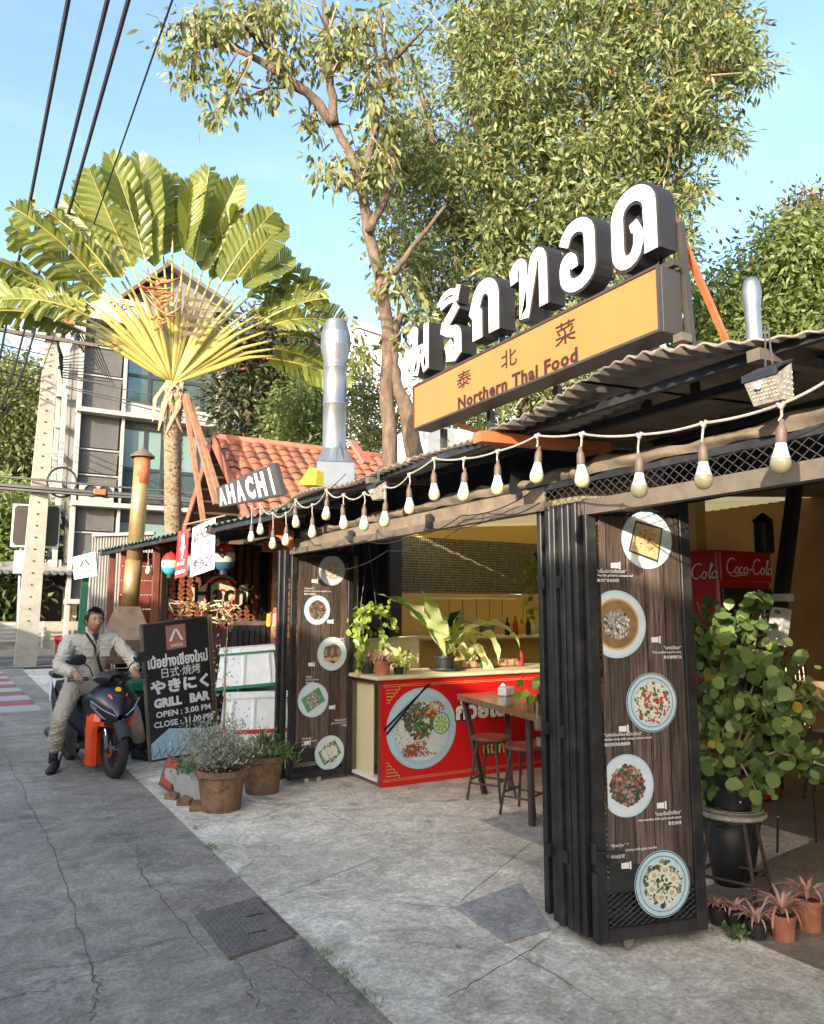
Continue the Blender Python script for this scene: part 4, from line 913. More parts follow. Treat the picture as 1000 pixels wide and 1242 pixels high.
def ctext(s, x0, y0, x1, y1, h, mat, off, dark=True, sp=1.):
    a = PY(x0, y0, fy-.006); b = PY(x1, y1, fy-.006); b[2] = a[2]
    if dark: mb = MB(); put_text(mb, s, a+V(-.012, 0, -.012), b+V(.012, 0, -.012), a+V(-.012, 0, h+.012), off=off+.045, lift=.0, space=sp); mb.build('lettering', 'print_black', bn)
    mb = MB(); put_text(mb, s, a, b, a+V(0, 0, h), off=off, lift=.002, space=sp); mb.build('lettering', mat, bn)
ctext('ก๋วยเตี๋ยว', 553, 874, 640, 868, .20, 'print_white', .05)
ctext('( หมกรวมยาว )', 576, 921, 668, 912, .15, 'print_gold', .03)
mb = MB(); q = PY(610, 832, fy-.004)
for k, (dx, dz) in enumerate(((0, .022), (0, -.022), (.022, 0), (-.022, 0))): mb.mat(0); disc(mb, q+V(dx, -k*.0002, dz), U, Z, .026, n=12); mb.mat(1); disc(mb, q+V(dx*.8, -.003-k*.0002, dz*.8), U, Z, .016, n=12)
mb.build('clover_print', ['print_black', 'print_white'], bn)
# partition block behind the left end, low rear shelf
pb = thing('counter_partition', 'olive yellow rendered block wall at the left end of the counter', 'wall', (3.9, 7.4, 0))
MB().box((3.86, 7.32, .66), (1.0, .16, 1.32), bev=.03).build('wall', 'cream', pb)
pb2 = thing('kitchen_worktop', 'yellow tiled kitchen worktop behind the big fern', 'worktop', (5.9, 8.2, 0))
MB().box((6.4, 8.55, .62), (2.9, .75, 1.24)).build('cabinet', 'yellow_wall', pb2); MB().box((6.4, 8.5, 1.26), (3.0, .85, .04), bev=.01).build('top', 'cream', pb2)
cr_ = thing('bottle_crate', 'small tan crate lying on the counter behind the fern', 'crate', (5.0, 6.85, 1.0))
MB().box((4.95, 6.86, 1.045), (.9, .2, .07), bev=.01).build('body', 'cardboard', cr_)
for k in range(9): MB().box((4.56+k*.1, 6.755, 1.045), (.012, .012, .06)).build('slat', 'wood_mid', cr_)
# black hanging clothes and cream cloth behind the far gate
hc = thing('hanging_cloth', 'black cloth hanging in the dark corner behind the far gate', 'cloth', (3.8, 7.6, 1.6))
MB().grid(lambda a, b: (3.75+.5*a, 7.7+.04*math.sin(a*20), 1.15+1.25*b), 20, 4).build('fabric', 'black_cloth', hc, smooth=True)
hc = thing('hanging_cloth', 'cream striped cloth hanging beside the far gate edge', 'cloth', (3.5, 7.5, 1.6))
MB().grid(lambda a, b: (3.52+.16*a, 7.55+.02*math.sin(a*14), 1.5+.5*b), 10, 3).build('fabric', 'cream', hc, smooth=True)
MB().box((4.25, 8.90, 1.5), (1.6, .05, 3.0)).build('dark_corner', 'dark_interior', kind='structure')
bd = thing('brown_curtain', 'dark brown curtain hanging at the left of the kitchen', 'curtain', (3.6, 8.2, 0))
MB().grid(lambda a, b: (3.3+.9*a, 8.3+.05*math.sin(a*30), .1+2.3*b), 40, 3).build('fabric', 'wood_dark', bd, smooth=True)
# ------------------------------------------------------------------ pots and plants
def pot(t, c, r, h, mat, rim=.012, n=20, taper=.78, soil=True):
    mb = MB(); c = np.array(c, float)
    mb.lathe([(0, 0), (r*taper, 0), (r*.97, h*.84), (r, h*.84), (r+rim, h*.86), (r+rim, h), (r-rim*.4, h), (r*.92, h*.88), (0, h*.88)], c, n); mb.build('pot', mat, t, smooth=False)
    if soil: mb = MB(); mb.lathe([(r*.9, h*.9), (r*.5, h*.93), (0, h*.92)], c, 14); mb.build('soil', 'soil', t, smooth=True)
def strap_leaves(t, name, c, n, L, W, lift, droop, mat, w2=None, stripe=None, seed=1, spread=6.283, a0=0, seg=8, wavy=0, width_fn=None):
    """rosette of arching strap leaves, each a part"""
    rg = np.random.default_rng(seed)
    for k in range(n):
        az = a0+spread*k/n+rg.normal()*.15; ln = L*rg.uniform(.72, 1.1); up0 = lift*rg.uniform(.75, 1.2); dr = droop*rg.uniform(.7, 1.3)
        d = V(math.cos(az), math.sin(az), 0); sd_ = V(-d[1], d[0], 0); pts = []; el = up0; p = np.array(c, float)+d*.01; P = [p]; E_ = [el]
        for i in range(seg): p = p+(d*math.cos(el)+V(0, 0, 1)*math.sin(el))*ln/seg; el -= dr/seg*(1+i*.12); P.append(p); E_.append(el)
        mb = MB(); vs = []
        for i, p in enumerate(P):
            f = i/seg; w = W*(width_fn(f) if width_fn else math.sin(math.pi*(.12+.88*f)**.8)*.5+.04*(1-f)); nv = -d*math.sin(E_[i])+V(0, 0, 1)*math.cos(E_[i]); wv = wavy*math.sin(i*1.25+k)*w
            vs += [p-sd_*w+nv*(w*.35+wv), p-nv*.0, p+sd_*w+nv*(w*.35-wv)]
        for i in range(seg):
            a = i*3; mb.mat(0 if not stripe else 0)
            mb.add([], []) 
        o = 0; mb.v = [tuple(x) for x in vs]; mb.f = []; mb.m = []; mb.sm = []
        for i in range(seg):
            a = 3*i; mb.mat(0); mb.face(a, a+1, a+4, a+3); mb.mat(1 if stripe else 0); mb.face(a+1, a+2, a+5, a+4)
        me = mb.mesh('leaf', True); at = me.attributes.new('v', 'FLOAT', 'POINT'); at.data.foreach_set('value', np.full(len(me.vertices), rg.random()*.9))
        link(name, me, [mat] if not stripe else [mat, stripe], t)
def bush(t, c, r, n, L, W, mat, T=RH, squash=(1, 1, 1), seed=2, stems=10, up=.5, name='foliage', hang=0., base=None, stemmat='twig', shell=.6):
    rg = np.random.default_rng(seed); c = np.array(c, float); base = c-V(0, 0, r) if base is None else np.array(base, float)
    tips = []
    mb = MB()
    for k in range(stems):
        v = nrm(rg.normal(size=3)); v[2] = abs(v[2])*up+.1*rg.normal(); q = c+v*np.array(squash)*r*rg.uniform(.55, 1.0); tips.append(q); m = (base+q)/2+rg.normal(size=3)*r*.12
        mb.tube([base, m, q], [.007*r/.3, .005*r/.3, .002], 5)
    mb.build('stem', stemmat, t)
    tips = np.array(tips); idx = rg.integers(len(tips), size=n); along = rg.uniform(.4, 1.08, n)[:, None]
    P = base+(tips[idx]-base)*along+rg.normal(size=(n, 3))*r*.16
    A = rg.normal(size=(n, 3))+nrm(V(0, 0, 1))*up+(P-c)/r*.6; A[:, 2] -= hang
    link(name, leaf_mesh(P, A, L*rg.uniform(.6, 1.15, n), W*rg.uniform(.7, 1.1, n), T), mat, t)
pp = thing('potted_shrub', 'spindly grey leaved shrub in a mossy clay pot at the pavement edge', 'potted plant', G(268, 983))
c = np.array(pp.location); pot(pp, c, .195, .33, 'pot_mossy', .018); bush(pp, c+V(-.05, 0, .50), .31, 3600, .034, .015, 'leaf_grey', squash=(1.25, 1, .75), seed=5, stems=46, up=.9, base=c+V(0, 0, .3))
mb = MB(); b = c+V(0, 0, .3); mb.tube([b, b+V(.02, .05, .5), b+V(.03, .1, .9), b+V(.06, .15, 1.28)], [.012, .009, .006, .002], 6); mb.build('stem', 'twig', pp)
P = b+V(.03, .1, .9)*rng.uniform(.4, 1.42, 90)[:, None]+rng.normal(size=(90, 3))*V(.06, .06, .03); link('foliage', leaf_mesh(P, rng.normal(size=(90, 3)), .035, .016), 'leaf_grey', pp)
pp = thing('potted_shrub', 'low green grassy plant in a clay pot against the far gate', 'potted plant', G(318, 962))
c = np.array(pp.location); pot(pp, c, .185, .33, 'pot_mossy', .018); strap_leaves(pp, 'leaf', c+V(0, 0, .31), 46, .30, .022, 1.35, .9, 'leaf_grass', seed=3, seg=5)
P = c+V(0, 0, .33)+rng.normal(size=(900, 3))*V(.12, .12, .05); A = rng.normal(size=(900, 3))+V(0, 0, 1.2); link('foliage', leaf_mesh(P, A, rng.uniform(.05, .11, 900), .014), 'leaf_grass', pp)
pp = thing('planter_box', 'weathered white cement planter trough behind the mossy pot', 'planter', G(238, 972)+V(0, .12, 0))
c = np.array(pp.location); mb = MB(); a = nrm(V(-.25, 1, 0)); s_ = nrm(np.cross(a, V(0, 0, 1)))
mb.add([c+a*x*.3+s_*y*(.09 if z == 0 else .12)+V(0, 0, z) for z in (0, .22) for x, y in ((-1, -1), (1, -1), (1, 1), (-1, 1))], [(0, 3, 2, 1), (0, 1, 5, 4), (1, 2, 6, 5), (2, 3, 7, 6), (3, 0, 4, 7), (4, 5, 6, 7)]); mb.build('trough', 'planter_white', pp)
P = c+V(0, 0, .22)+rng.normal(size=(420, 3))*V(.08, .14, .04)+V(0, 0, .04); link('foliage', leaf_mesh(P, rng.normal(size=(420, 3))+V(0, 0, .8), .05, .014), 'leaf_grass', pp)
# small framed picture leaning on the planter
q0, q1, q2, q3 = D(192, 952, 7.35), D(207, 962, 7.15), D(219, 921, 7.3), D(204, 915, 7.5)
pf = thing('leaning_board', 'small brown framed board leaning by the planter trough', 'board', q1)
dv = nrm(np.cross(q1-q0, q3-q0)); MB().prism([q0, q1, q2, q3], -dv*.025).build('frame', 'wood_dark', pf)
ins = lambda f: [(q0+q1+q2+q3)/4+(q-(q0+q1+q2+q3)/4)*f+dv*.003 for q in (q0, q1, q2, q3)]
MB().poly(ins(.8)).build('picture', 'f_red', pf); i2 = [(a*.6+b*.4)+dv*.001 for a, b in zip(ins(.5), [sum(ins(.5))/4]*4)]; MB().poly(i2).build('label_print', 'f_pale', pf)
MB().bar(q1+V(.02, .05, 0), q2+V(.05, .1, 0), .02, .02).build('prop_leg', 'wood_dark', pf)
bs = thing('brick_rubble', 'flat broken bricks lying under the planter trough', 'bricks', G(228, 978))
for k in range(3): MB().box(np.array(G(214+k*13, 968+k*7))+V(0, 0, .03), (.22, .11, .05), rz=.8+k*.2, bev=.006).build('brick', 'pot_mossy', bs)
# fern on the counter
fp_ = thing('potted_fern', 'big variegated bird nest fern in a black pot on the counter', 'potted plant', PY(540, 812, 6.62)*V(1, 1, 0)+V(0, 0, 1.003))
c = np.array(fp_.location); MB().lathe([(0, 0), (.12, 0), (.18, .035), (.17, .035), (.1, .01)], c, 24).build('saucer', 'pot_black', fp_, smooth=True); pot(fp_, c+V(0, 0, .012), .10, .14, 'pot_black', .008)
wf = lambda f: max(.08, math.sin(math.pi*min(1, .12+.9*f))**.7)*(.35 if f < .3 else 1)
cb_ = c+V(0, 0, .14)
for (dx, dz, dr) in ((-.62, .62, .5), (-.52, .72, .3), (-.40, .74, .35), (-.33, .62, .5), (-.16, .60, .4), (.10, .56, .5), (.28, .66, .8), (.42, .62, 1.2), (.58, .56, 1.5), (.70, .42, 1.9), (.52, .30, 1.7), (.8, .3, 1.9), (-.25, .45, .6), (.25, .35, 1.)):
    yb = rng.normal()*.18; el0 = math.atan2(dz+.12*dr, abs(dx)+abs(yb)*.3); Ln = math.hypot(dx, dz)*1.05*(1+.1*dr)
    strap_leaves(fp_, 'leaf', cb_, 1, Ln, .105, el0*1.12, dr*.9, 'leaf_variegated' if rng.random() < .8 else 'leaf_deep', stripe='leaf_deep' if rng.random() < .35 else 'leaf_variegated', seed=int(rng.integers(999)), a0=math.atan2(yb, dx), wavy=.3, width_fn=wf, seg=18)
# left end plants
def vine(t, c, n, L, mat='leaf_pothos', spread=.12, drop=.4, seed=1, trails=6):
    rg = np.random.default_rng(seed); P = []; mb = MB(); c = np.array(c, float)
    for k in range(trails):
        a = rg.uniform(0, 6.28); d = V(math.cos(a), math.sin(a), 0)*spread*rg.uniform(.6, 1.3); p0 = c+V(0, 0, .05); p1 = c+d+V(0, 0, .08*rg.random()); p2 = c+d*1.25-V(0, 0, drop*rg.uniform(.3, 1)); mb.tube([p0, p1, p2], .003, 4)
        for j in range(n//trails):
            f = rg.random(); q = p0+(p1-p0)*min(1, f*2) if f < .5 else p1+(p2-p1)*(f-.5)*2; P.append(q+rg.normal(size=3)*.025)
    mb.build('stem', 'twig', t); P = np.array(P); A = rg.normal(size=(len(P), 3))*.6+(P-c)*3; A[:, 2] -= .7
    Nn = rg.normal(size=(len(P), 3))*.5+V(-.3, -1, .5)
    link('foliage', leaf_mesh(P, A, L*rg.uniform(.6, 1.1, len(P)), L*.8*rg.uniform(.6, 1.1, len(P)), ROUND, Nn), mat, t)
q = PY(447, 752, 6.9); t = thing('hanging_pothos', 'trailing pothos in a dark pot hanging above the counter end', 'potted plant', q); pot(t, q-V(0, 0, .09), .12, .15, 'pot_black', .008); vine(t, q+V(0, 0, .06), 170, .075, seed=4, trails=12, spread=.2, drop=.35)
for s_ in (-1, 1): MB().tube([q+V(s_*.1, 0, .05), q+V(0, 0, .75)], .003, 5).build('hanger', 'wire', t)
vine(t, q+V(-.17, -.25, .0), 70, .08, seed=8, trails=5, spread=.05, drop=.55)
q = PY(464, 820, 6.5); q[2] = 1.003; t = thing('potted_spider_plant', 'pink striped spider plant in a terracotta pot on the counter end', 'potted plant', q); pot(t, q, .08, .13, 'pot_terracotta', .008); strap_leaves(t, 'leaf', q+V(0, 0, .12), 26, .24, .016, 1.2, 2.6, 'leaf_pink', seed=6, seg=6)
q2 = q+V(.19, .02, 0); t = thing('potted_pothos', 'small green pothos beside the pink spider plant on the counter', 'potted plant', q2); pot(t, q2, .055, .08, 'pot_black', .005); vine(t, q2+V(0, 0, .12), 60, .06, seed=9, trails=8, spread=.1, drop=.08)
q = PY(446, 795, 6.72); t = thing('potted_spider_plant', 'pink striped plant behind the terracotta pot at the counter corner', 'potted plant', V(q[0], q[1], 1.003)); q = V(q[0], q[1], 1.003); pot(t, q, .07, .12, 'pot_black', .006); strap_leaves(t, 'leaf', q+V(0, 0, .12), 20, .22, .015, 1.3, 2.2, 'leaf_pink', seed=12, seg=6)
q = PY(650, 700, 5.6); t = thing('hanging_pothos', 'bright pothos hanging just left of the near menu gate', 'potted plant', q+V(0, 0, .1)); pot(t, q+V(.12, 0, .1), .1, .13, 'pot_black', .008); vine(t, q+V(.1, 0, .1), 120, .085, seed=14, trails=9, spread=.13, drop=.75)
MB().tube([q+V(.12, 0, .2), q+V(.12, 0, .9)], .003, 5).build('hanger', 'wire', t)
# ------------------------------------------------------------------ tables and stools
def stool(name, label, loc, rz, h=.5, r=.17, top='wood_red', group=None, base=.20):
    t = thing(name, label, 'stool', loc, 0, group); c = np.array([float(x) for x in loc])
    MB().lathe([(0, h-.028), (r*.95, h-.028), (r, h-.02), (r, h-.006), (r*.97, h), (0, h)], c, 26).build('seat', top, t)
    MB().lathe([(r*.8, h-.045), (r*.8, h-.028), (r*.74, h-.028), (r*.74, h-.045), (r*.8, h-.045)], c, 22).build('seat_ring', 'black_steel', t)
    L = []
    for k in range(4):
        a = rz+math.pi/4+k*math.pi/2; top_ = c+V(math.cos(a)*r*.7, math.sin(a)*r*.7, h-.035); bot = c+V(math.cos(a)*base*1.1, math.sin(a)*base*1.1, 0); L.append((top_, bot)); MB().tube([bot, top_], .011, 8).build('leg', 'stool_steel', t)
    for k in range(4):
        f = .72 if k % 2 else .66; a = L[k][0]+(L[k][1]-L[k][0])*f; b = L[(k+1) % 4][0]+(L[(k+1) % 4][1]-L[(k+1) % 4][0])*f; MB().tube([a, b], .009, 6).build('stretcher', 'stool_steel', t)
    return t

g = 'round stools at the counter table'
s1 = stool('round_stool', 'round wooden stool at the left end of the counter table', (4.03, 5.52, .012), .5, .52, group=g)
stool('round_stool', 'red topped round stool nearest the near gate', (3.98, 4.98, .012), .4, .53, top='wood_red', group=g)
stool('round_stool', 'round stool partly hidden behind the red topped one', (4.65, 5.25, .012), .7, .52, top='wood_mid', group=g)
tb = thing('wooden_table', 'narrow varnished wooden table in front of the red counter', 'table', (4.0, 5.3, 0))
A_ = V(3.97, 5.95, .85); u = nrm(V(-.2, -1, 0)); w = nrm(V(1, .05, 0))
MB().slab(A_, A_+w*.62, A_+w*.62+u*1.8, A_+u*1.8, (0, 0, -.05)).build('table_top', 'wood_gloss', tb)

for a, b in ((A_+w*.06+u*.05, A_+w*.16+u*.28), (A_+w*.56+u*.05, A_+w*.46+u*.28), (A_+w*.06+u*1.3, A_+w*.06+u*1.32), (A_+w*.56+u*1.75, A_+w*.5+u*1.6)):
    MB().bar(a*V(1, 1, 0)+V(0, 0, .8), b*V(1, 1, 0)+V(0, 0, .012), .05, .03).build('leg', 'stool_steel', tb)
q = A_+u*1.25+w*.28; t = thing('potted_succulent', 'round leaved pale plant on the wooden table edge', 'potted plant', q); pot(t, q, .07, .1, 'pot_black', .006); vine(t, q+V(0, 0, .1), 40, .09, seed=22, trails=8, spread=.17, drop=-.12)
# stool with the big ficus
ps = stool('plant_stool', 'scratched round stool carrying the big round leaved plant', (3.86, 2.98, .01), .35, .47, .185, 'f_grey', base=.20)
pc = V(3.86, 2.98, .48); fc = thing('potted_ficus', 'large round leaved plant in a black pot on the stool by the near gate', 'potted plant', pc)
MB().lathe([(0, 0), (.15, 0), (.165, .02), (.155, .022), (0, .01)], pc, 24).build('saucer', 'pot_black', fc, smooth=True); MB().lathe([(.155, .0), (.17, .012), (.155, .024)], pc, 24).build('saucer_rim', 'f_grey', fc)
pot(fc, pc+V(0, 0, .02), .135, .2, 'pot_black', .01)
rg = np.random.default_rng(31); base = pc+V(0, 0, .2); mb = MB(); tips = []
targets = [(855, 745), (868, 760), (905, 745), (925, 738), (880, 790), (860, 800), (930, 790), (950, 810), (975, 845), (995, 840), (940, 850), (905, 830), (870, 850), (850, 880), (865, 900), (900, 880), (930, 890), (955, 900), (990, 935), (975, 915), (848, 920), (855, 960), (845, 990), (875, 985), (890, 925), (918, 960), (905, 800), (885, 745), (960, 870), (842, 840), (1005, 930), (890, 860), (915, 860), (850, 780)]
for x, y in targets:
    q = D(x, y, 4.75+rg.uniform(-.25, .45)); m = (base+q)/2+V(0, 0, .12)+rg.normal(size=3)*.05; mb.tube([base, m, q], [.010, .007, .004], 5); tips.append((q, m))
mb.build('stem', 'twig', fc)
P = []; A = []
for q, m in tips:
    for k in range(42):
        f = rg.uniform(.2, 1.08); b = m+(q-m)*f; v = nrm(rg.normal(size=3)); P.append(b+v*.02+rg.normal(size=3)*.055); A.append(v+V(0, 0, .35))
P = np.array(P); Nn = rg.normal(size=P.shape)*.85+V(-.7, -.7, .6); n = len(P); sz = .04+.065*rg.random(n)**1.3
link('foliage', leaf_mesh(P, np.array(A), sz, sz*.92, ROUND, Nn), 'leaf_ficus', fc)
mb = MB()
for k in range(90): q, m = tips[rg.integers(len(tips))]; p = q+rg.normal(size=3)*.06; mb.lathe([(0, -.004), (.004, 0), (0, .004)], p, 5)
mb.build('fruit', 'bulb_white', fc, smooth=True)
vs_ = thing('black_vase', 'tall tapered black planter standing behind the plant stool', 'planter', (4.05, 3.2, .012)); MB().lathe([(0, 0), (.09, 0), (.16, .46), (.145, .46), (.08, .02)], (4.02, 3.14, .012), 22).build('body', 'pot_black', vs_, smooth=True)
# row of small pots
gp_ = 'small potted bromeliads on the floor by the near gate'
for x, y, r, h, m, lab, n, L in ((872, 1124, .045, .085, 'pot_black', 'tiny black pot with dry pink rosette closest to the near gate', 12, .11), (893, 1127, .05, .08, 'pot_black', 'second small black pot with pink rosette behind the green seedling', 14, .12), (919, 1141, .052, .075, 'pot_black', 'frontmost black pot with pink striped rosette', 18, .15), (951, 1142, .062, .12, 'pot_terracotta', 'terracotta pot overflowing with pink striped leaves', 30, .22), (982, 1130, .068, .15, 'pot_terracotta', 'rear terracotta pot at the right edge of the pot row', 20, .2)):
    q = G(x, y-3, .01); t = thing('potted_bromeliad', lab, 'potted plant', q, 0, gp_); pot(t, q, r, h, m, .006); strap_leaves(t, 'leaf', q+V(0, 0, h), n, L, .015, 1.05, 1.9, 'leaf_pink', seed=int(x), seg=6)
q = G(892, 1138, .01); t = thing('seedling', 'small dark green seedling between the little pots', 'plant', q); P = q+V(0, 0, .02)+rng.normal(size=(90, 3))*V(.03, .03, .012); link('foliage', leaf_mesh(P, rng.normal(size=(90, 3))+V(0, 0, .8), .035, .018), 'leaf_ficus', t); MB().tube([q, q+V(0, 0, .05)], .004, 5).build('stem', 'twig', t)
# ------------------------------------------------------------------ things inside the right-hand room
fx = D(870, 680, 6.9); FX, FY = fx[0], fx[1]
fr_ = thing('drinks_fridge', 'tall red drinks fridge with glass door and white script logo', 'fridge', (FX, FY, .012))
FW, FD, FH = .70, .66, 2.10
MB().box((FX+FW/2, FY+FD/2, FH/2+.02), (FW, FD, FH), bev=.02).build('cabinet', 'coke_red', fr_)
MB().box((FX+FW/2, FY-.012, FH-.12), (FW-.02, .03, .26), bev=.01).build('header_panel', 'coke_red', fr_)
dr = MB().box((FX+FW/2, FY-.016, .95), (FW-.04, .03, 1.7), bev=.008).build('door', 'fridge_dark', fr_); MB().box((FX+FW/2, FY-.034, .98), (FW-.16, .006, 1.5)).build('door_glass', 'dark_glass', dr); MB().tube([(FX+FW-.08, FY-.06, .7), (FX+FW-.08, FY-.06, 1.6)], .012, 8).build('handle', 'chrome', dr)
for z in (1.42, 1.12, .8):
    MB().box((FX+FW/2, FY-.041, z-.015), (FW-.18, .004, .014)).build('shelf', 'chrome', fr_)
    for k in range(7): mb = MB(); mb.lathe([(0, 0), (.02, 0), (.022, .1), (.009, .16), (.009, .2), (0, .2)], (FX+.12+k*.077, FY-.062, z), 10); mb.build('bottle', ['f_grey', 'bottle_dark', 'f_pale'][k % 3], fr_, smooth=True)
# script logo drawn as strokes
def script(mb, o, u, v, n, s, word):
    glyph = {'C': [arc(.45, .5, .42, .5, 50, 320, 12)], 'o': [arc(.2, .22, .18, .22, 0, 360, 12)], 'c': [arc(.2, .22, .18, .22, 50, 320, 9)], 'a': [arc(.2, .22, .18, .22, 30, 360, 10), [(.4, .44), (.38, .1), (.5, .02)]], 'l': [[(.12, .3), (.28, .9), (.16, .95), (.10, .2), (.22, 0), (.32, .1)]], '-': [[(0, .25), (.3, .3)]]}
    x = 0
    for ch in word:
        adv = {'C': .85, 'o': .46, 'c': .44, 'a': .55, 'l': .32, '-': .35}[ch]
        for st in glyph[ch]:
            pts = [((x+a+.22*b)*s, b*s) for a, b in st]; w = [(.045+.06*abs(math.sin(i*1.1+.4)))*s for i in range(len(pts))]; mb.ribbon(pts, w, u, v, (o, n), .002)
        x += adv
    mb.ribbon([(.2*s, -.12*s), (.9*s, -.18*s), (1.6*s, -.08*s), (2.2*s, -.12*s)], [.01*s, .06*s, .05*s, .01*s], u, v, (o, n), .002)
mb = MB(); script(mb, V(FX+.07, FY-.029, FH-.18), U, Z, Nf, .13, 'Coca-Cola'); mb.build('logo', 'print_white', fr_)
mb = MB(); script(mb, V(FX-.002, FY+.62, FH-.22), V(0, -1, 0), Z, V(-1, 0, 0), .13, 'Coca-Cola'); mb.build('logo', 'print_white', fr_)
q = D(927, 652, 7.6); t = thing('wall_lantern', 'small dark lantern fixed high on the orange wall', 'lantern', q); MB().box(q, (.16, .12, .3), bev=.02).build('body', 'print_black', t); MB().lathe([(.1, 0), (.02, .07), (0, .08)], q+V(0, 0, .15), 8).build('cap', 'print_black', t); MB().box(q+V(.4, .3, .1), (.9, .03, .03), rz=.6).build('arm', 'print_black', t)
a, b = D(1000, 560, 6.2), D(943, 780, 5.6); a = D(965, 590, 5.9); t = thing('leaning_post', 'black leaning post with a pale worn sleeve near its foot', 'post', (b[0], b[1], 0))
foot = D(938, 800, 5.6); gd = foot+(foot-a)*((foot[2]-.012)/(a[2]-foot[2])); MB().bar(gd, a+(a-foot)*.5, .085, .06).build('shaft', 'print_black', t); p1 = D(948.5, 738, 5.64); p2 = D(942, 782, 5.62); MB().bar(p2, p1, .10, .075).build('sleeve', 'planter_white', t); p1 = D(950.5, 724, 5.66); MB().bar(p1-V(0, 0, .03), p1+V(0, 0, .02), .10, .08).build('collar', 'planter_white', t); MB().bar(gd, gd+V(0, 0, .02), .16, .16).build('foot', 'print_black', t)
# right tables with hairpin legs, far stools, wire chairs
def hairpin(name, label, c, sx, sy, h, rz, mat='wood_red'):
    t = thing(name, label, 'table', c, 0); c = np.array(c, float); ca, sa = math.cos(rz), math.sin(rz); L = lambda x, y, z: c+V(x*ca-y*sa, x*sa+y*ca, z)
    MB().box(L(0, 0, h-.02), (sx, sy, .04), rz=rz, bev=.006).build('table_top', mat, t)
    for ix in (-1, 1):
        for iy in (-1, 1):
            x, y = ix*(sx/2-.08), iy*(sy/2-.08); MB().tube([L(x-ix*.06, y, h-.04), L(x+ix*.01, y, .01), L(x, y+iy*.01, .01), L(x, y-iy*.06, h-.04)], .007, 6).build('leg', 'stool_steel', t)
    return t
hairpin('hairpin_table', 'dark red wooden table with hairpin legs behind the ficus', G(985, 935)*V(1, 1, 0)+V(.25, -.05, .012), .7, 1.3, .78, .1)
hairpin('hairpin_table', 'farther hairpin legged table in the middle of the room', (6.4, 5.2, .012), .7, 1.2, .75, .1)
stool('room_stool', 'dark stool under the red table at the right edge', G(985, 975)*V(1, 1, 0)+V(.25, 0, .012), .3, .55, .17, 'wood_dark')
stool('room_stool', 'dark stool standing left of the red table', G(960, 960)*V(1, 1, 0)+V(-.6, 1.3, .012), .5, .5, .17, 'wood_dark')
ch = D(990, 815, 5.9); t = thing('wire_chair', 'black wire back chair behind the red table', 'chair', (ch[0], ch[1], .012))
cc = V(ch[0], ch[1], .012); MB().box(cc+V(0, 0, .72), (.42, .42, .03)).build('seat', 'wood_dark', t)
mb = MB()
for k in range(9): mb.tube([cc+V(-.2+.05*k, .2, .8), cc+V(-.2+.05*k, .22, 1.22)], .004, 4)
for k in range(8): mb.tube([cc+V(-.2, .2, .82+.055*k), cc+V(.2, .2, .82+.055*k)], .004, 4)
mb.build('wire_back', 'chrome', t); MB().tube([cc+V(-.21, .2, .75), cc+V(-.21, .21, 1.24), cc+V(0, .21, 1.3), cc+V(.21, .21, 1.24), cc+V(.21, .2, .75)], .010, 6).build('back_frame', 'print_black', t)
for sx_ in (-.18, .18):
    for sy_ in (-.18, .18): MB().tube([cc+V(sx_, sy_, .7), cc+V(sx_*1.2, sy_*1.2, 0)], .009, 6).build('leg', 'print_black', t)
q = D(980, 838, 5.7); t = thing('menu_box', 'small cardboard box standing on the red table', 'box', q); MB().box(q, (.18, .14, .12)).build('body', 'cardboard', t)
q = D(996, 760, 5.5); t = thing('white_cabinet', 'pale cabinet side at the right edge behind the post', 'cabinet', (q[0]+.35, q[1], .012)); MB().box((q[0]+.6, q[1], .5), (.3, .5, 1.0), bev=.02).build('body', 'cream', t); MB().box((q[0]+.44, q[1], .5), (.02, .4, .9)).build('door', 'planter_white', t)
# ------------------------------------------------------------------ grill bar next door
# woven bamboo wall with painted logo
bw = thing('bamboo_wall', 'red brown herringbone bamboo wall with painted round logo', 'wall', (2.9, 9.2, 0))
WX0, WX1, WY = 2.12, 3.75, 10.0
MB().box(((WX0+WX1)/2, WY+.04, 1.25), (WX1-WX0, .04, 2.5)).build('backing', 'bamboo_dark', bw)
mb = MB(); a = .055
for i in range(-2, 16):
    for j in range(-2, 46):
        c0 = V(WX0+.0+i*a*2*1.0, WY+.012, j*a*1.0+.02)
        for s_ in (1, -1):
            c = c0+V(a*(0 if s_ > 0 else 1), -.004*((i+j) % 2), 0)
            if not (WX0+.03 < c[0] < WX1-.03 and .03 < c[2] < 2.46): continue
            d = nrm(V(s_, 0, 1)); mb.mat((i*3+j) % 2); mb.box(c, (.045, .006, .13), ax=(nrm(np.cross(V(0, 1, 0), d)), V(0, 1, 0), d))
mb.build('weave', ['bamboo_weave', 'bamboo_dark'], bw, kind='stuff')
lc = PY(269, 722, WY-.03); mb = MB()
mb.mat(0); mb.poly([lc+V(x*.78, -.002, z*.78) for x, z in ((-.52, .14), (-.42, .10), (-.3, .16), (-.18, .30), (0, .36), (.18, .30), (.30, .16), (.42, .20), (.56, .16), (.50, .04), (.55, -.14), (.42, -.10), (.25, -.22), (0, -.30), (-.25, -.22), (-.40, -.14), (-.5, -.12), (-.47, 0))]); mb.build('logo_ground', 'cream', bw)
mb = MB(); mb.ribbon(arc(0, .015, .20, .20, 0, 360, 28), .042, U, Z, (lc+V(0, -.004, 0), Nf), .003); mb.ribbon(arc(0, .0, .07, .07, 0, 360, 16), .027, U, Z, (lc+V(0, -.004, 0), Nf), .003); mb.build('logo_ring', 'print_red', bw)
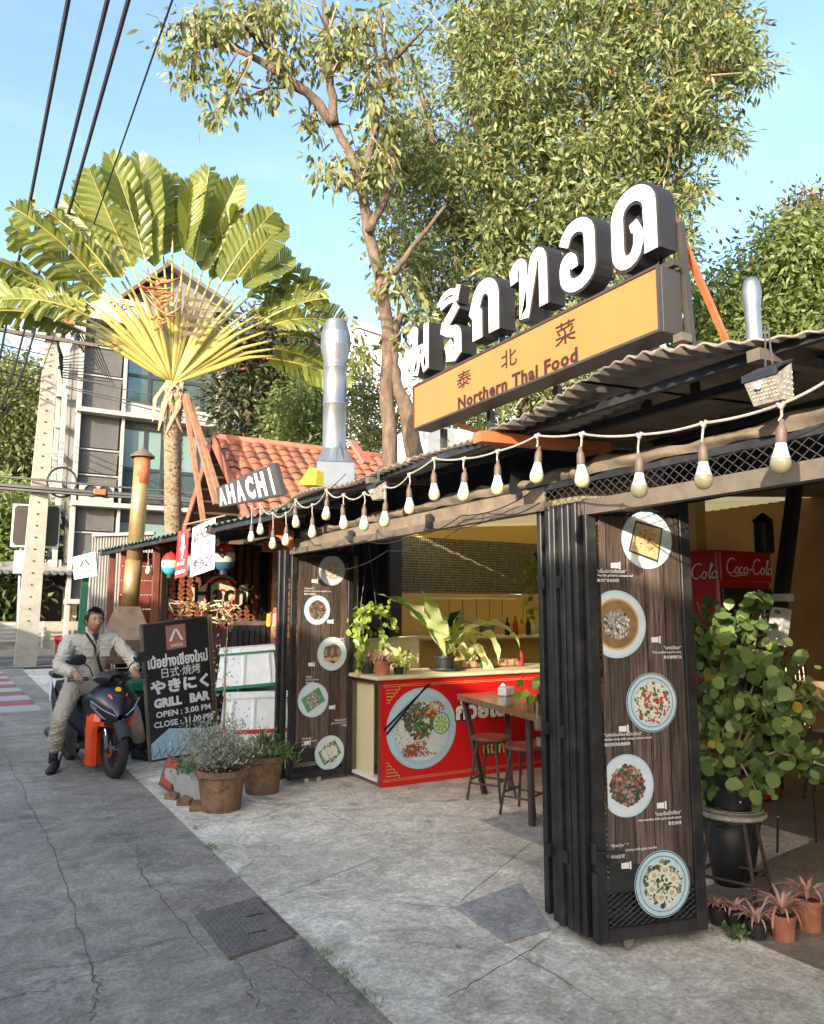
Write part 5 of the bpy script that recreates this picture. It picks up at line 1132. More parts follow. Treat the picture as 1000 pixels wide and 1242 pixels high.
mb = MB(); put_text(mb, 'Hachi', lc+V(-.36, -.012, -.12), lc+V(.40, -.012, -.12), lc+V(-.36, -.012, .16), off=.02, lift=.001); mb.build('lettering', 'print_black', bw)
# doorway with dark jamb, orange panel inside
dw = thing('bar_doorway', 'dark timber doorway with orange panel behind beside the bamboo wall', 'doorway', (3.5, 9.9, 0))
x0, x1 = PY(316, 700, 9.9)[0], PY(344, 700, 9.9)[0]
MB().box((x0+.05, 9.9, 1.2), (.10, .08, 2.4)).build('jamb', 'print_black', dw); MB().box(((x0+x1)/2+.1, 9.9, 2.42), (x1-x0+.4, .08, .08)).build('lintel', 'wood_dark', dw)
MB().box(((x0+x1)/2+.2, 9.96, 1.2), (.7, .04, 2.4)).build('panel', 'bamboo_weave', dw)
# brick pillar
bp = thing('brick_pillar', 'orange brown brick pillar behind the left edge of the far gate', 'pillar', (3.2, 8.3, 0))
px0, px1, pyf = PY(334, 700, 8.25)[0], PY(352, 700, 8.25)[0]+.2, 8.25
MB().box(((px0+px1)/2, pyf+.07, 1.2), (px1-px0-.02, .12, 2.4)).build('core', 'brick_orange', bp)
k = 0
for i in range(26):
    z = .045+i*.092; o = .0 if i % 2 else -.09
    for j in range(3):
        a = max(px0, px0+o+j*.19); b = min(px1, px0+o+(j+1)*.19-.012)
        if b-a > .03: MB().box(((a+b)/2, pyf+.008-.006*rng.random(), z), (b-a, .05, .078), bev=.006).build('brick', 'brick_orange', bp)
MB().box((px0+.1, pyf, 2.32), (.5, .1, .10), bev=.01).build('cap', 'rust_orange', bp)
# dark slatted fence with corrugated sheet
sf = thing('slatted_screen', 'dark slatted metal screen behind the white foam boxes', 'fence', (2.7, 8.45, 0))
a, b = PY(283, 760, 8.45), PY(345, 757, 8.45); 
mb = MB(); mb.bar((a[0], 8.45, 1.47), (b[0]+.1, 8.45, 1.47), .05, .05); mb.build('top_rail', 'brown_steel', sf)
for i in range(11): x = a[0]+.02+i*(b[0]-a[0]+.1)/10.5; MB().box((x, 8.46, .73), (.05, .02, 1.44)).build('slat', 'black_steel', sf)
MB().box(((a[0]+b[0])/2, 8.49, .7), (b[0]-a[0]+.1, .01, 1.4)).build('backing', 'print_black', sf)
# awning of the bar
ba = thing('bar_awning', 'low corrugated awning with pale green edge over the grill bar', 'awning', (2, 9, 2.4))
E0, E1, E2 = PX(352, 615, 2.3), D(180, 654, 9.35), D(118, 668, 10.5); K0, K2 = E0+V(2.6, .3, .45), V(4.2, 11.6, 2.85)
def edge(f): return E0+(E1-E0)*f/.62 if f < .62 else E1+(E2-E1)*(f-.62)/.38
def backp(f): return K0+(K2-K0)*f
mb = MB(); n = 240
for th in (0, -.006):
    o = len(mb.v)
    for i in range(n+1):
        f = i/n; w = .012*math.sin(i*math.pi/3); a = edge(f); b = backp(f)
        for q in (0, .5, 1): p = a+(b-a)*q; mb.v.append((p[0], p[1], p[2]+w+th))
    for i in range(n):
        for q in (0, 1): t = o+i*3+q; mb.face(t, t+1, t+4, t+3) if th == 0 else mb.face(t, t+3, t+4, t+1)
mb.build('roof_sheet', 'corrug_green', ba, smooth=True)
for f0, f1 in ((0, .62), (.62, 1)): MB().bar(edge(f0)+V(.05, 0, -.045), edge(f1)+V(.05, 0, -.045), .04, .04).build('fascia', 'black_steel', ba)
for f in (.05, .3, .55, .8, .97): a = edge(f)+V(0, 0, -.04); b = backp(f)+V(0, 0, -.04); MB().bar(a, b, .04, .05).build('rafter', 'wood_dark', ba)
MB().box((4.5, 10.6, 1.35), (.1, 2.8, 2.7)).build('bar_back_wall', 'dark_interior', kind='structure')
for x, yv, m in ((1.98, 9.45, 'wood_red'), (2.12, 9.6, 'wood_dark'), (1.62, 10.35, 'wood_red')): t = thing('awning_post', {1.98: 'dark red timber post at the lane edge of the bar', 2.12: 'dark timber post just behind the dark red one', 1.62: 'dark red timber post beside the rusty chimney'}[x], 'post', (x, yv, 0)); MB().box((x, yv, 1.2), (.08, .08, 2.4), bev=.006).build('shaft', m, t)
rw = thing('red_plank_wall', 'red brown plank wall beside the bamboo wall', 'wall', (1.9, 10.1, 0))
for i in range(13): MB().box((1.98, 10.05, .1+i*.18), (.62, .03, .165), rz=.0, bev=.006).build('plank', 'red_wood', rw)
# string of things hanging at the bar: noren, lanterns, small bulb
nb = thing('hanging_banner', 'white cloth banner with black Thai and Japanese writing', 'banner', D(247, 635, 8.0))
q = [D(230.5, 700, 8.0), D(260, 690, 7.88), D(261.5, 628, 7.88), D(234, 640, 8.0)]
def clothq(mb, q, nu=10, nv=8, amp=.012): return mb.grid(lambda a, b: q[0]*(1-a)*(1-b)+q[1]*a*(1-b)+q[2]*a*b+q[3]*(1-a)*b+V(-.3, -1, 0)*amp*math.sin(a*9+b*3), nu, nv)
clothq(MB(), q).build('cloth', 'white_clean', nb, smooth=True)
def qtext(mb, s, q, u0, v0, u1, v1, off, lift=.02):
    f = lambda a, b: q[0]*(1-a)*(1-b)+q[1]*a*(1-b)+q[2]*a*b+q[3]*(1-a)*b
    return put_text(mb, s, f(u0, v0), f(u1, v0), f(u0, v1), off=off, lift=lift)
mb = MB(); qtext(mb, 'เนื้อย่างเชียงใหม่', q, .06, .68, .95, .92, .03); mb.build('lettering', 'print_black', nb)
mb = MB(); qtext(mb, '日式 · 焼', q, .25, .42, .8, .60, .02); mb.build('lettering', 'print_black', nb)
mb = MB(); qtext(mb, 'やきにく', q, .12, .08, .92, .34, .03); mb.build('lettering', 'print_black', nb)
MB().tube([q[3]+V(-.1, 0, .02), q[2]+V(.1, 0, .03)], .008, 6).build('rod', 'twig', nb)
nb = thing('hanging_banner', 'narrow red cloth banner with white figure left of the white one', 'banner', D(220, 640, 8.1))
q = [D(212, 702, 8.1), D(227, 697, 8.04), D(229, 641, 8.04), D(216, 645, 8.1)]
clothq(MB(), q, 5).build('cloth', 'lantern_red', nb, smooth=True)
f = lambda a, b: q[0]*(1-a)*(1-b)+q[1]*a*(1-b)+q[2]*a*b+q[3]*(1-a)*b+V(-.003, -.02, 0)
mb = MB(); mb.poly([f(a, b) for a, b in ((.45, .38), (.55, .38), (.62, .55), (.75, .62), (.62, .66), (.66, .85), (.5, .92), (.36, .85), (.40, .66), (.28, .6), (.4, .55))]); mb.build('figure_print', 'white_clean', nb)
mb = MB(); qtext(mb, 'บาร์', q, .2, .24, .8, .34, .02); mb.build('lettering', 'white_clean', nb); mb = MB(); qtext(mb, 'เนื้อย่าง', q, .1, .06, .9, .16, .02); mb.build('lettering', 'white_clean', nb)
def lantern(x, y, r, d, lab, low, s=1.):
    c = D(x, y, d); t = thing('paper_lantern', lab, 'lantern', c, 0, 'red white and blue lanterns under the bar awning'); h = r*1.3
    pr = lambda a, b, n=5: [(r*math.cos(math.asin(max(-1, min(1, (a+(b-a)*i/n)))))*.97+.004*(i % 2), h*(a+(b-a)*i/n)) for i in range(n+1)]
    MB().lathe([(0, h)]+pr(.93, .3, 7), c, 18).build('top_band', 'lantern_red', t, smooth=True); MB().lathe(pr(.3, -.35, 7), c, 18).build('paper_band', 'lantern_paper', t, smooth=True); MB().lathe(pr(-.35, -.95, 7)+[(0, -h)], c, 18).build('bottom_band', low, t, smooth=True)
    MB().lathe([(.0, -h-.03), (r*.4, -h-.03), (r*.4, -h+.02)], c, 12).build('ring', 'print_black', t); MB().tube([c+V(0, 0, h), c+V(0, 0, h+.25)], .004, 5).build('hanger', 'wire', t)
    return t, c, r
lantern(207, 684, .105, 9.35, 'leftmost paper lantern partly behind the red banner', 'lantern_blue'); lantern(229, 680, .11, 9.3, 'paper lantern behind the left edge of the white banner', 'lantern_blue'); lantern(248, 678, .11, 9.2, 'paper lantern behind the middle of the white banner', 'lantern_blue')
t, c, r = lantern(272, 676, .125, 8.8, 'paper lantern with dark blue base right of the white banner', 'lantern_navy')
n_ = nrm(CAM-c); n_[2] = 0; n_ = nrm(n_); u_ = nrm(np.cross(V(0, 0, 1), n_)); q = c+n_*r*1.02+u_*-.02+V(0, 0, .03); MB().poly([q+u_*.05, q+V(0, 0, .05), q-u_*.05, q-V(0, 0, .05)]).build('paper_mark', 'print_black', t); mb = MB(); qq = q+n_*.003; mb.bar(qq-u_*.022, qq+u_*.022, .006, .002); mb.bar(qq-V(0, 0, .022), qq+V(0, 0, .022), .006, .003, ref=(1, 0, 0)); mb.build('mark_print', 'cream', t)
bt_ = thing('hanging_bulb', 'single small bulb hanging beside the white banner', 'light bulb', D(264, 640, 8.6)); bulb(D(264, 656, 8.6), D(264, 640, 8.6), bt_, .9); MB().tube([D(264, 650, 8.6), D(264, 640, 8.6)], .004, 5).build('cord', 'cord', bt_)
bt_ = thing('hanging_bulb', 'single bulb hanging by the rusty chimney', 'light bulb', D(180, 676, 9.6)); bulb(D(180, 690, 9.6), D(180, 676, 9.6), bt_, 1.1); MB().tube([D(180, 680, 9.6), D(180, 665, 9.6)], .004, 5).build('cord', 'cord', bt_)
# shelf with kindling under the banners
ks = thing('kindling_pile', 'pile of pale split kindling on a shelf above the chalk style sign', 'firewood', D(240, 748, 9.3))
for k in range(80):
    c = D(rng.uniform(205, 290), rng.uniform(728, 756), 9.75+rng.uniform(-.1, .25)); d = nrm(V(rng.normal(), rng.normal()*.4, rng.normal()*.6)); MB().bar(c-d*.06, c+d*.06, rng.uniform(.010, .024), rng.uniform(.01, .02)).build('stick', ['dry_leaf', 'cardboard', 'cream'][k % 3], ks)
tt = thing('bar_counter', 'dark wooden bar counter carrying the kindling', 'counter', D(240, 800, 9.3)*V(1, 1, 0)); c = D(245, 800, 10.2); MB().box((c[0]+.15, c[1], .7), (1.15, .35, 1.36), rz=-.1, bev=.01).build('body', 'wood_dark', tt)
st = thing('condiment_box', 'yellow and red packets standing on the dark screen', 'packets', D(331, 748, 8.4))
for k, m in enumerate(('yellow_cloth', 'f_red', 'cream', 'lantern_red', 'yellow_cloth')): c = D(326+k*3.4, 750-2*(k % 2), 8.42); MB().box(c+V(0, 0, -.02), (.035, .03, .14), bev=.006).build('packet', m, st)
rp = thing('orange_cloth', 'orange cloth draped over the top of the brick pillar', 'cloth', D(340, 640, 7.2)); MB().grid(lambda a, b: D(326+30*a, 630+8*a+24*b-6*math.sin(a*5), 7.15-.08*math.sin(a*7+b*4)), 10, 6).build('cloth', 'rust_orange', rp, smooth=True)
# grill bar sign board
gb = thing('grill_bar_sign', 'black menu board with white Thai and Japanese writing and opening hours', 'sign board', G(215, 915))
q = [G(183, 926), G(262, 912)*V(1, 1, 0)+V(0, 0, .0), D(251.5, 747.5, 9.35), D(171.5, 759, 9.05)]
q[1] = D(261, 908, 9.25); q[1][2] = .02; q[2] = PL(251.5, 747.5, q[0], np.cross(q[1]-q[0], q[3]-q[0]))
nn = nrm(np.cross(q[1]-q[0], q[3]-q[0])); MB().prism(q, -nn*.025).build('board', 'menu_black', gb)
mb = MB()
for a, b in ((0, 1), (1, 2), (2, 3), (3, 0)): mb.bar(q[a]-nn*.012, q[b]-nn*.012, .02, .034)
mb.build('frame', 'brown_steel', gb); MB().bar(q[2]+V(.04, .03, .02), q[1]+V(.05, .05, 0), .035, .035).build('side_post', 'wood_dark', gb)
def gt(s, u0, v0, u1, v1, off, m='print_white'): mb = MB(); qtext(mb, s, q, u0, v0, u1, v1, off, .004); mb.build('lettering', m, gb)
gt('เนื้อย่างเชียงใหม่', .05, .665, .97, .765, .04); gt('日式·焼烤', .24, .585, .84, .66, .005); gt('やきにく', .06, .47, .97, .58, .05); gt('GRILL', .10, .375, .52, .445, .06); gt('BAR', .64, .375, .97, .445, .06); gt('OPEN : 3.00 PM', .12, .305, .97, .35, .03); gt('CLOSE : 11.00 PM', .08, .235, .99, .28, .03)
ff = lambda a, b: q[0]*(1-a)*(1-b)+q[1]*a*(1-b)+q[2]*a*b+q[3]*(1-a)*b+nn*.003
MB().poly([ff(.34, .79), ff(.64, .79), ff(.64, .97), ff(.34, .97)]).build('logo_panel', 'logo_pink', gb)
mb = MB(); mb.poly([ff(.38, .85)+nn*.002, ff(.42, .85)+nn*.002, ff(.5, .94)+nn*.002, ff(.47, .94)+nn*.002]); mb.poly([ff(.6, .85)+nn*.002, ff(.56, .85)+nn*.002, ff(.49, .93)+nn*.002, ff(.51, .94)+nn*.002]); mb.build('logo', 'print_white', gb); gt('HACHI', .41, .805, .58, .83, .02)
MB().poly([ff(.02, .02), ff(.95, .02), ff(.95, .17), ff(.30, .22), ff(.02, .13)]).build('sketch_panel', 'plate_blue', gb)
mb = MB()
for k in range(9): a = ff(.05+k*.1, .03)+nn*.003; b = ff(.02+k*.1, .13)+nn*.003; mb.bar(a, b, .006, .002); mb.bar(a, a+(ff(.1, .05)-ff(0, .0)), .006, .002)
mb.build('sketch_print', 'print_black', gb)
# foam boxes
def foam(label, c, size, rz, mats, taper=.88, tilt=0, inv=False):
    t = thing('foam_box', label, 'foam box', c, 0, 'foam boxes stacked by the far gate'); sx_, sy_, h = size; ca, sa = math.cos(rz), math.sin(rz); c = np.array(c, float)
    L = lambda x, y, z: c+V(x*ca-y*sa, x*sa+y*ca, z+tilt*x)
    def fr(z0, z1, s0, s1, m, name):
        vs = [L(x*sx_/2*s, y*sy_/2*s, z) for z, s in ((z0, s0), (z1, s1)) for x, y in ((-1, -1), (1, -1), (1, 1), (-1, 1))]
        MB().add(vs, [(3, 2, 1, 0), (4, 5, 6, 7), (0, 1, 5, 4), (1, 2, 6, 5), (2, 3, 7, 6), (3, 0, 4, 7)]).build(name, m, t)
    fr(0, .03, 1.02, 1.02, mats[0], 'rim'); fr(.03, h*.84, .99, taper, 'foam_white', 'body'); fr(h*.84, h*.89, taper+.06, taper+.06, mats[1], 'lid_band'); fr(h*.89, h, taper+.05, taper+.03, 'foam_white', 'lid')
    mb = MB()
    for x in (-.8, -.1, .8): a = L(x*sx_/2, -sy_/2*1.0, .035); b = L(x*sx_/2*taper, -sy_/2*taper-.012, h*.82); mb.bar(a, b, .02, .02)
    mb.build('rib', 'foam_white', t); return t
cb3 = V(2.68, 7.78, 0)
foam('lowest white foam box under the red rimmed one', cb3+V(0.02, 0, .01), (.66, .45, .38), -.22, ('foam_white', 'foam_white'), .93)
foam('white foam box with a red rim, middle of the stack', cb3+V(.0, 0, .40), (.66, .46, .40), -.22, ('foam_red', 'foam_white'), .90)
foam('tilted white foam box with green rims, topmost of the stack', cb3+V(-.10, .0, .84), (.60, .44, .40), -.30, ('foam_green', 'foam_green'), .88, tilt=.07)
# rusty chimney and hood
cm = thing('grill_chimney', 'rusty brass coloured stove pipe with conical cap rising from a grill hood', 'chimney', D(153, 800, 9.9)*V(1, 1, 0))
p0, p1, p2 = D(157, 737, 9.9), D(163, 680, 9.9), D(173, 556, 9.9); MB().tube([p0, p1], .10, 16).build('pipe', 'brass_rust', cm, smooth=True); MB().tube([p1-V(0, 0, .02), p2], .095, 16).build('pipe', 'brass_rust', cm, smooth=True)
MB().tube([p2-V(0, 0, .32), p2+V(0, 0, .02)], .098, 16).build('pipe_top', 'rust_orange', cm, smooth=True); MB().lathe([(.145, -.02), (.15, 0), (.01, .11), (0, .11)], p2+V(0, 0, .03), 18).build('cap', 'brown_steel', cm)
c = np.array(D(153, 780, 9.9)); 
mb = MB(); a = V(.98, -.17, 0); b = V(.17, .98, 0)
def ring4(z, s, s2): return [V(c[0], c[1], z)+a*x*s+b*y*s2 for x, y in ((-1, -1), (1, -1), (1, 1), (-1, 1))]
vs = ring4(1.66, .14, .14)+ring4(1.27, .29, .28)+ring4(1.0, .31, .3); mb.add(vs, [(3, 2, 1, 0), (0, 1, 5, 4), (1, 2, 6, 5), (2, 3, 7, 6), (3, 0, 4, 7)]); mb.build('hood', 'hood_metal', cm)
mb = MB(); mb.add(ring4(1.27, .292, .283)+ring4(1.0, .315, .303), [(3, 2, 1, 0), (0, 1, 5, 4), (1, 2, 6, 5), (2, 3, 7, 6), (3, 0, 4, 7)][1:]); mb.build('hood_skirt', 'wood_dark', cm)
MB().box((c[0], c[1], .45), (.56, .5, .9), rz=-.17, bev=.01).build('grill_body', 'brown_steel', cm)
# hanging square sign, green post, corrugated fence
hs = thing('hanging_sign', 'small white square sign with black mark hanging from the bar awning corner', 'sign', D(103, 685, 10.5))
q = [D(90, 703, 10.5), D(118, 698, 10.35), D(115.5, 669, 10.35), D(88, 676, 10.5)]; nn = nrm(np.cross(q[1]-q[0], q[3]-q[0])); MB().prism(q, -nn*.04).build('panel', 'white_clean', hs)
ff2 = lambda a, b: q[0]*(1-a)*(1-b)+q[1]*a*(1-b)+q[2]*a*b+q[3]*(1-a)*b+nn*.003
mb = MB(); mb.poly([ff2(.26, .5), ff2(.36, .5), ff2(.5, .74), ff2(.44, .78)]); mb.poly([ff2(.76, .5), ff2(.66, .5), ff2(.48, .78), ff2(.56, .8)]); mb.build('logo', 'print_black', hs); mb = MB(); qtext(mb, 'HACHI', q, .27, .2, .75, .32, .03, .004); mb.build('lettering', 'print_black', hs)
gpst = thing('green_post', 'green painted leaning post below the hanging square sign', 'post', D(97, 800, 10.6)*V(1, 1, 0)); MB().bar(D(95, 815, 10.6), D(106, 668, 10.6), .10, .08).build('shaft', 'green_paint', gpst)
gpst = thing('white_post', 'white pipe post just right of the green post', 'post', D(104, 800, 10.8)*V(1, 1, 0)); MB().tube([D(105, 812, 10.8), D(110, 668, 10.8)], .025, 8).build('shaft', 'white_paint', gpst)
cf = thing('corrugated_fence', 'pale corrugated metal wall behind the rusty chimney', 'fence', D(140, 760, 12.3)*V(1, 1, 0))
a, b = D(106, 760, 12.2), D(182, 760, 11.6); mb = MB(); n = 150
mb.grid(lambda f, h: a*V(1, 1, 0)*(1-f)+b*V(1, 1, 0)*f+V(-.2, -1, 0)*.016*math.sin(f*n*.9)+V(0, 0, 2.75*h), n*2, 1); mb.build('sheet', 'corrug_light', cf, smooth=True)
MB().bar(a*V(1, 1, 0)+V(0, -.05, 2.72), b*V(1, 1, 0)+V(0, -.05, 2.72), .04, .04).build('top_rail', 'corrug_light', cf)
# bin, cooler, bollard
tbn = thing('waste_bin', 'dark grey waste bin with green lid and base behind the sign board', 'bin', D(173, 860, 9.6)*V(1, 1, 0)); c = np.array(tbn.location); MB().box(c+V(0, 0, .02), (.42, .4, .04), bev=.01).build('base', 'foam_green', tbn); MB().box(c+V(0, 0, .36), (.34, .34, .66), bev=.02).build('body', 'black_steel', tbn); MB().box(c+V(0, 0, .75), (.36, .36, .12), bev=.02).build('lid', 'foam_green', tbn)
cl = thing('cool_box', 'white cool box on legs with a dark lid edge behind the rider', 'cool box', D(79, 840, 12.)*V(1, 1, 0)); c = np.array(cl.location)+V(.12, 0, 0)
MB().box(c+V(0, 0, .52), (.6, .5, .36), bev=.02).build('body', 'foam_white', cl); MB().box(c+V(0, 0, .73), (.64, .54, .06), bev=.01).build('lid', 'print_black', cl)
for x in (-.25, .25): MB().box(c+V(x, 0, .17), (.04, .4, .34)).build('leg', 'planter_white', cl)
cdb = thing('cardboard_box', 'brown cardboard box resting on the cool box', 'box', c+V(0, 0, .76)); MB().box(c+V(.05, 0, .87), (.38, .34, .22)).build('body', 'cardboard', cdb)
bo = thing('bollard', 'short red bollard at the street corner', 'bollard', G(70, 806)); c = np.array(bo.location); MB().lathe([(.26, 0), (.26, .05), (.1, .06), (.10, .68), (.13, .7), (.14, .78), (.1, .86), (0, .88)], c, 16).build('shaft', 'red_paint', bo, smooth=True); MB().lathe([(.103, .5), (.105, .56), (.103, .6)], c, 16).build('band', 'kerb_red', bo)
# roof letters
rs = thing('roof_sign', 'dark roof board with tall white block letters', 'sign', (2.6, 8, 2.8))
q = [PX(266, 615, 2.66), PX(343, 600, 2.66), PX(333, 561, 2.66), PX(262, 592, 2.66)]; nn = nrm(np.cross(q[1]-q[0], q[3]-q[0])); MB().prism(q, -nn*.05).build('board', 'sign_brown', rs)
for k, ch_ in enumerate('AHACHI'): mb = MB(); u0 = .03+k*.165; qtext(mb, ch_, q, u0 if ch_ != 'I' else u0+.04, .06, u0+(.13 if ch_ != 'I' else .07), .92, .06, .004); mb.build('letter', 'white_clean', rs)
yc = thing('yellow_cloth', 'yellow cloth lying on the roof beside the big flue', 'cloth', D(375, 578, 9.5)); mb = MB(); a = [D(362, 588, 9.5), D(383, 588, 9.4), D(384, 570, 9.5), D(376, 566, 9.6)]; mb.prism(a, V(.15, .1, 0)); mb.build('fabric', 'yellow_cloth', yc)
# big galvanised flue
fb = D(405, 580, 10.6); flu = thing('exhaust_flue', 'tall galvanised steel exhaust flue with flared cowl on the roof', 'flue', (fb[0], fb[1], 2.7))
rz_ = -.3; MB().box((fb[0], fb[1], 3.15), (.52, .5, 1.0), rz=rz_, bev=.008).build('duct_box', 'galv', flu)
c = V(fb[0], fb[1], 0); ax_ = (V(math.cos(rz_), math.sin(rz_), 0), V(-math.sin(rz_), math.cos(rz_), 0)); zt = D(405, 545, 10.6)[2]; zb = 3.65
mb = MB(); n = 16
for i in range(n):
    t = 2*math.pi*i/n; cs, sn = math.cos(t), math.sin(t); m = max(abs(cs), abs(sn)); mb.v.append(tuple(c+ax_[0]*cs/m*.26+ax_[1]*sn/m*.25+V(0, 0, zb)))
for i in range(n): t = 2*math.pi*i/n; mb.v.append(tuple(c+ax_[0]*math.cos(t)*.165+ax_[1]*math.sin(t)*.165+V(0, 0, zt)))
for i in range(n): mb.face(i, (i+1) % n, n+(i+1) % n, n+i)
mb.build('transition', 'galv', flu)
z1_, z2_, z3_, z4_ = D(405, 440, 10.6)[2], D(405, 424, 10.6)[2], D(405, 405, 10.6)[2], D(405, 390, 10.6)[2]
MB().lathe([(.165, zt), (.165, (zt+z1_)/2), (.172, (zt+z1_)/2+.01), (.172, (zt+z1_)/2+.03), (.165, (zt+z1_)/2+.04), (.165, z1_-.1), (.172, z1_-.09), (.172, z1_-.07), (.165, z1_-.06), (.165, z1_)], c, 28).build('pipe', 'galv', flu, smooth=True)
MB().lathe([(.165, z1_), (.215, z2_+.03), (.205, z3_), (.15, z4_), (0, z4_+.01)], c, 28).build('cowl', 'galv', flu)
for k in range(2): MB().tube([c+V(-.02+.05*k, 0, z4_), c+V(-.05+.1*k, 0, z4_+.12)], .008, 5).build('spike', 'print_black', flu)
MB().bar(D(427, 535, 10.4), D(445, 562, 10.2), .13, .04).build('strap', 'kerb_red', flu)
f2 = thing('small_flue', 'small galvanised flue pipe behind the right end of the awning', 'flue', D(915, 405, 8)); c = D(915, 405, 8); zt = D(915, 338, 8)[2]
MB().lathe([(.075, c[2]-.4), (.075, c[2]+(zt-c[2])*.45), (.095, c[2]+(zt-c[2])*.75), (.08, zt-.05), (.06, zt), (0, zt)], V(c[0], c[1], 0), 20).build('pipe', 'galv', f2, smooth=True)
# tiled gable house
gh = thing('tiled_house', 'small gabled building with worn red clay tile roof behind the bar', 'building', (6, 14, 0))
RX0, RX1, RY, RZ = 3.9, 9.4, 14.0, 4.86; EY, EZ = 11.7, 3.02; BY, BZ = 16.3, 3.0
MB().slab((RX0, RY, RZ-.06), (RX1, RY, RZ-.06), (RX1, EY, EZ-.06), (RX0, EY, EZ-.06), (0, 0, -.05)).build('roof_deck', 'roof_tile_old', gh); MB().slab((RX0, RY, RZ-.06), (RX0, BY, BZ-.06), (RX1, BY, BZ-.06), (RX1, RY, RZ-.06), (0, 0, -.05)).build('roof_deck', 'wood_dark', gh)
tm = {}
sl = V(0, EY-RY, EZ-RZ); SL = np.linalg.norm(sl); sl = sl/SL; upn = nrm(np.cross(V(1, 0, 0), -sl))
if upn[2] < 0: upn = -upn
def tile_mesh(w, l):
    mb = MB(); n = 8
    for th in (0, -.012):
        for j in (0, 1):
            for i in range(n+1): f = i/n; h = .034*math.sin(f*math.pi*1.25) if f < .8 else -.014*math.sin((f-.8)/.2*math.pi); mb.v.append((f*w*1.04, 0, 0)); p = V(1, 0, 0)*f*w*1.04+sl*(l*1.12*j)+upn*(h+th+.028*j); mb.v[-1] = tuple(p)
    m = n+1
    for i in range(n): mb.face(i, i+m, i+m+1, i+1); mb.face(i+m, i+3*m, i+3*m+1, i+m+1)
    mb.face(0, 2*m, 3*m, m); return mb
rows, cols = 13, 23; tw_, tl = (RX1-RX0)/cols, SL/rows
tms = []
for m in ('roof_tile', 'roof_tile_old'): me = tile_mesh(tw_, tl).mesh('tile', True); me.materials.append(MATS[m]); tms.append(me)
gi = wmat(gh).inverted()
for i in range(rows):
    for j in range(cols):
        o = bpy.data.objects.new('tile', tms[0 if rng.random() < .72 else 1]); COL.objects.link(o); o.parent = gh; p = V(RX0+j*tw_, RY, RZ-.02)+sl*i*tl+upn*.006*rng.normal(); o.location = gi @ Vector([float(t) for t in p])
MB().tube([(RX0-.02, RY, RZ), (RX1, RY, RZ)], .075, 10).build('ridge', 'roof_tile', gh, smooth=True)
for yv, zv_ in ((EY-.03, EZ-.05), (BY, BZ-.05)): MB().bar((RX0-.04, RY, RZ-.05), (RX0-.04, yv, zv_), .20, .03, ref=(1, 0, 0)).build('bargeboard', 'roof_tile', gh)
# underside tile rows seen below the far slope
for i in range(9): f = (i+.5)/9; MB().bar((RX0, RY+(BY-RY)*f, RZ-.13+(BZ-RZ)*f), (RX0+1.8, RY+(BY-RY)*f, RZ-.13+(BZ-RZ)*f), .05, .05).build('batten', 'wood_dark', gh)
MB().box(((RX0+RX1)/2+.6, RY, 1.5), (RX1-RX0-1.0, 3.4, 2.9)).build('wall', 'wood_dark', gh)
MB().prism([(RX0+.9, RY, RZ-.2), (RX0+.9, EY+.3, EZ-.05), (RX0+.9, BY-.3, BZ-.05)], (.06, 0, 0)).build('gable', 'wood_dark', gh)
# small white building behind the sign
wb = thing('white_annexe', 'white rendered building part seen under the left end of the orange sign', 'building', D(525, 520, 15)*V(1, 1, 0)); a = D(505, 520, 15); MB().box((a[0]+1.1, a[1]+.2, 2.6), (2.4, 1.2, 5.3)).build('wall', 'white_paint', wb); MB().box((a[0]+1.75, a[1]-.42, 4.55), (.55, .04, 1.0)).build('window', 'hotel_glass', wb); MB().box((a[0]+.35, a[1]-.42, 4.6), (.16, .05, .3)).build('meter_box', 'lantern_red', wb)
# ------------------------------------------------------------------ hotel
ht = thing('hotel', 'four storey grey and white hotel with louvred stair tower and green tinted windows', 'building', (5.5, 28, 0))
HY = 27.8; hx0, hx1, hx2, hx3 = 3.02, 4.42, 7.78, 8.15
MB().box(((hx0+hx3)/2, HY+3.2, 7.3), (hx3-hx0, 6.0, 9.0)).build('wall', 'hotel_grey', ht)
for x, w in ((hx0-.06, .12), (hx3-.19, .42), ((hx1), .08)): MB().box((x+.05, HY+.02, 5.85), (w, .5, 11.7)).build('pilaster', 'hotel_white', ht)
slabs = [11.65, 8.30, 5.05, 1.75]
for z in slabs: MB().box(((hx0+hx3)/2, HY-.08, z), (hx3-hx0+.2, .75, .16)).build('floor_slab', 'hotel_white', ht)
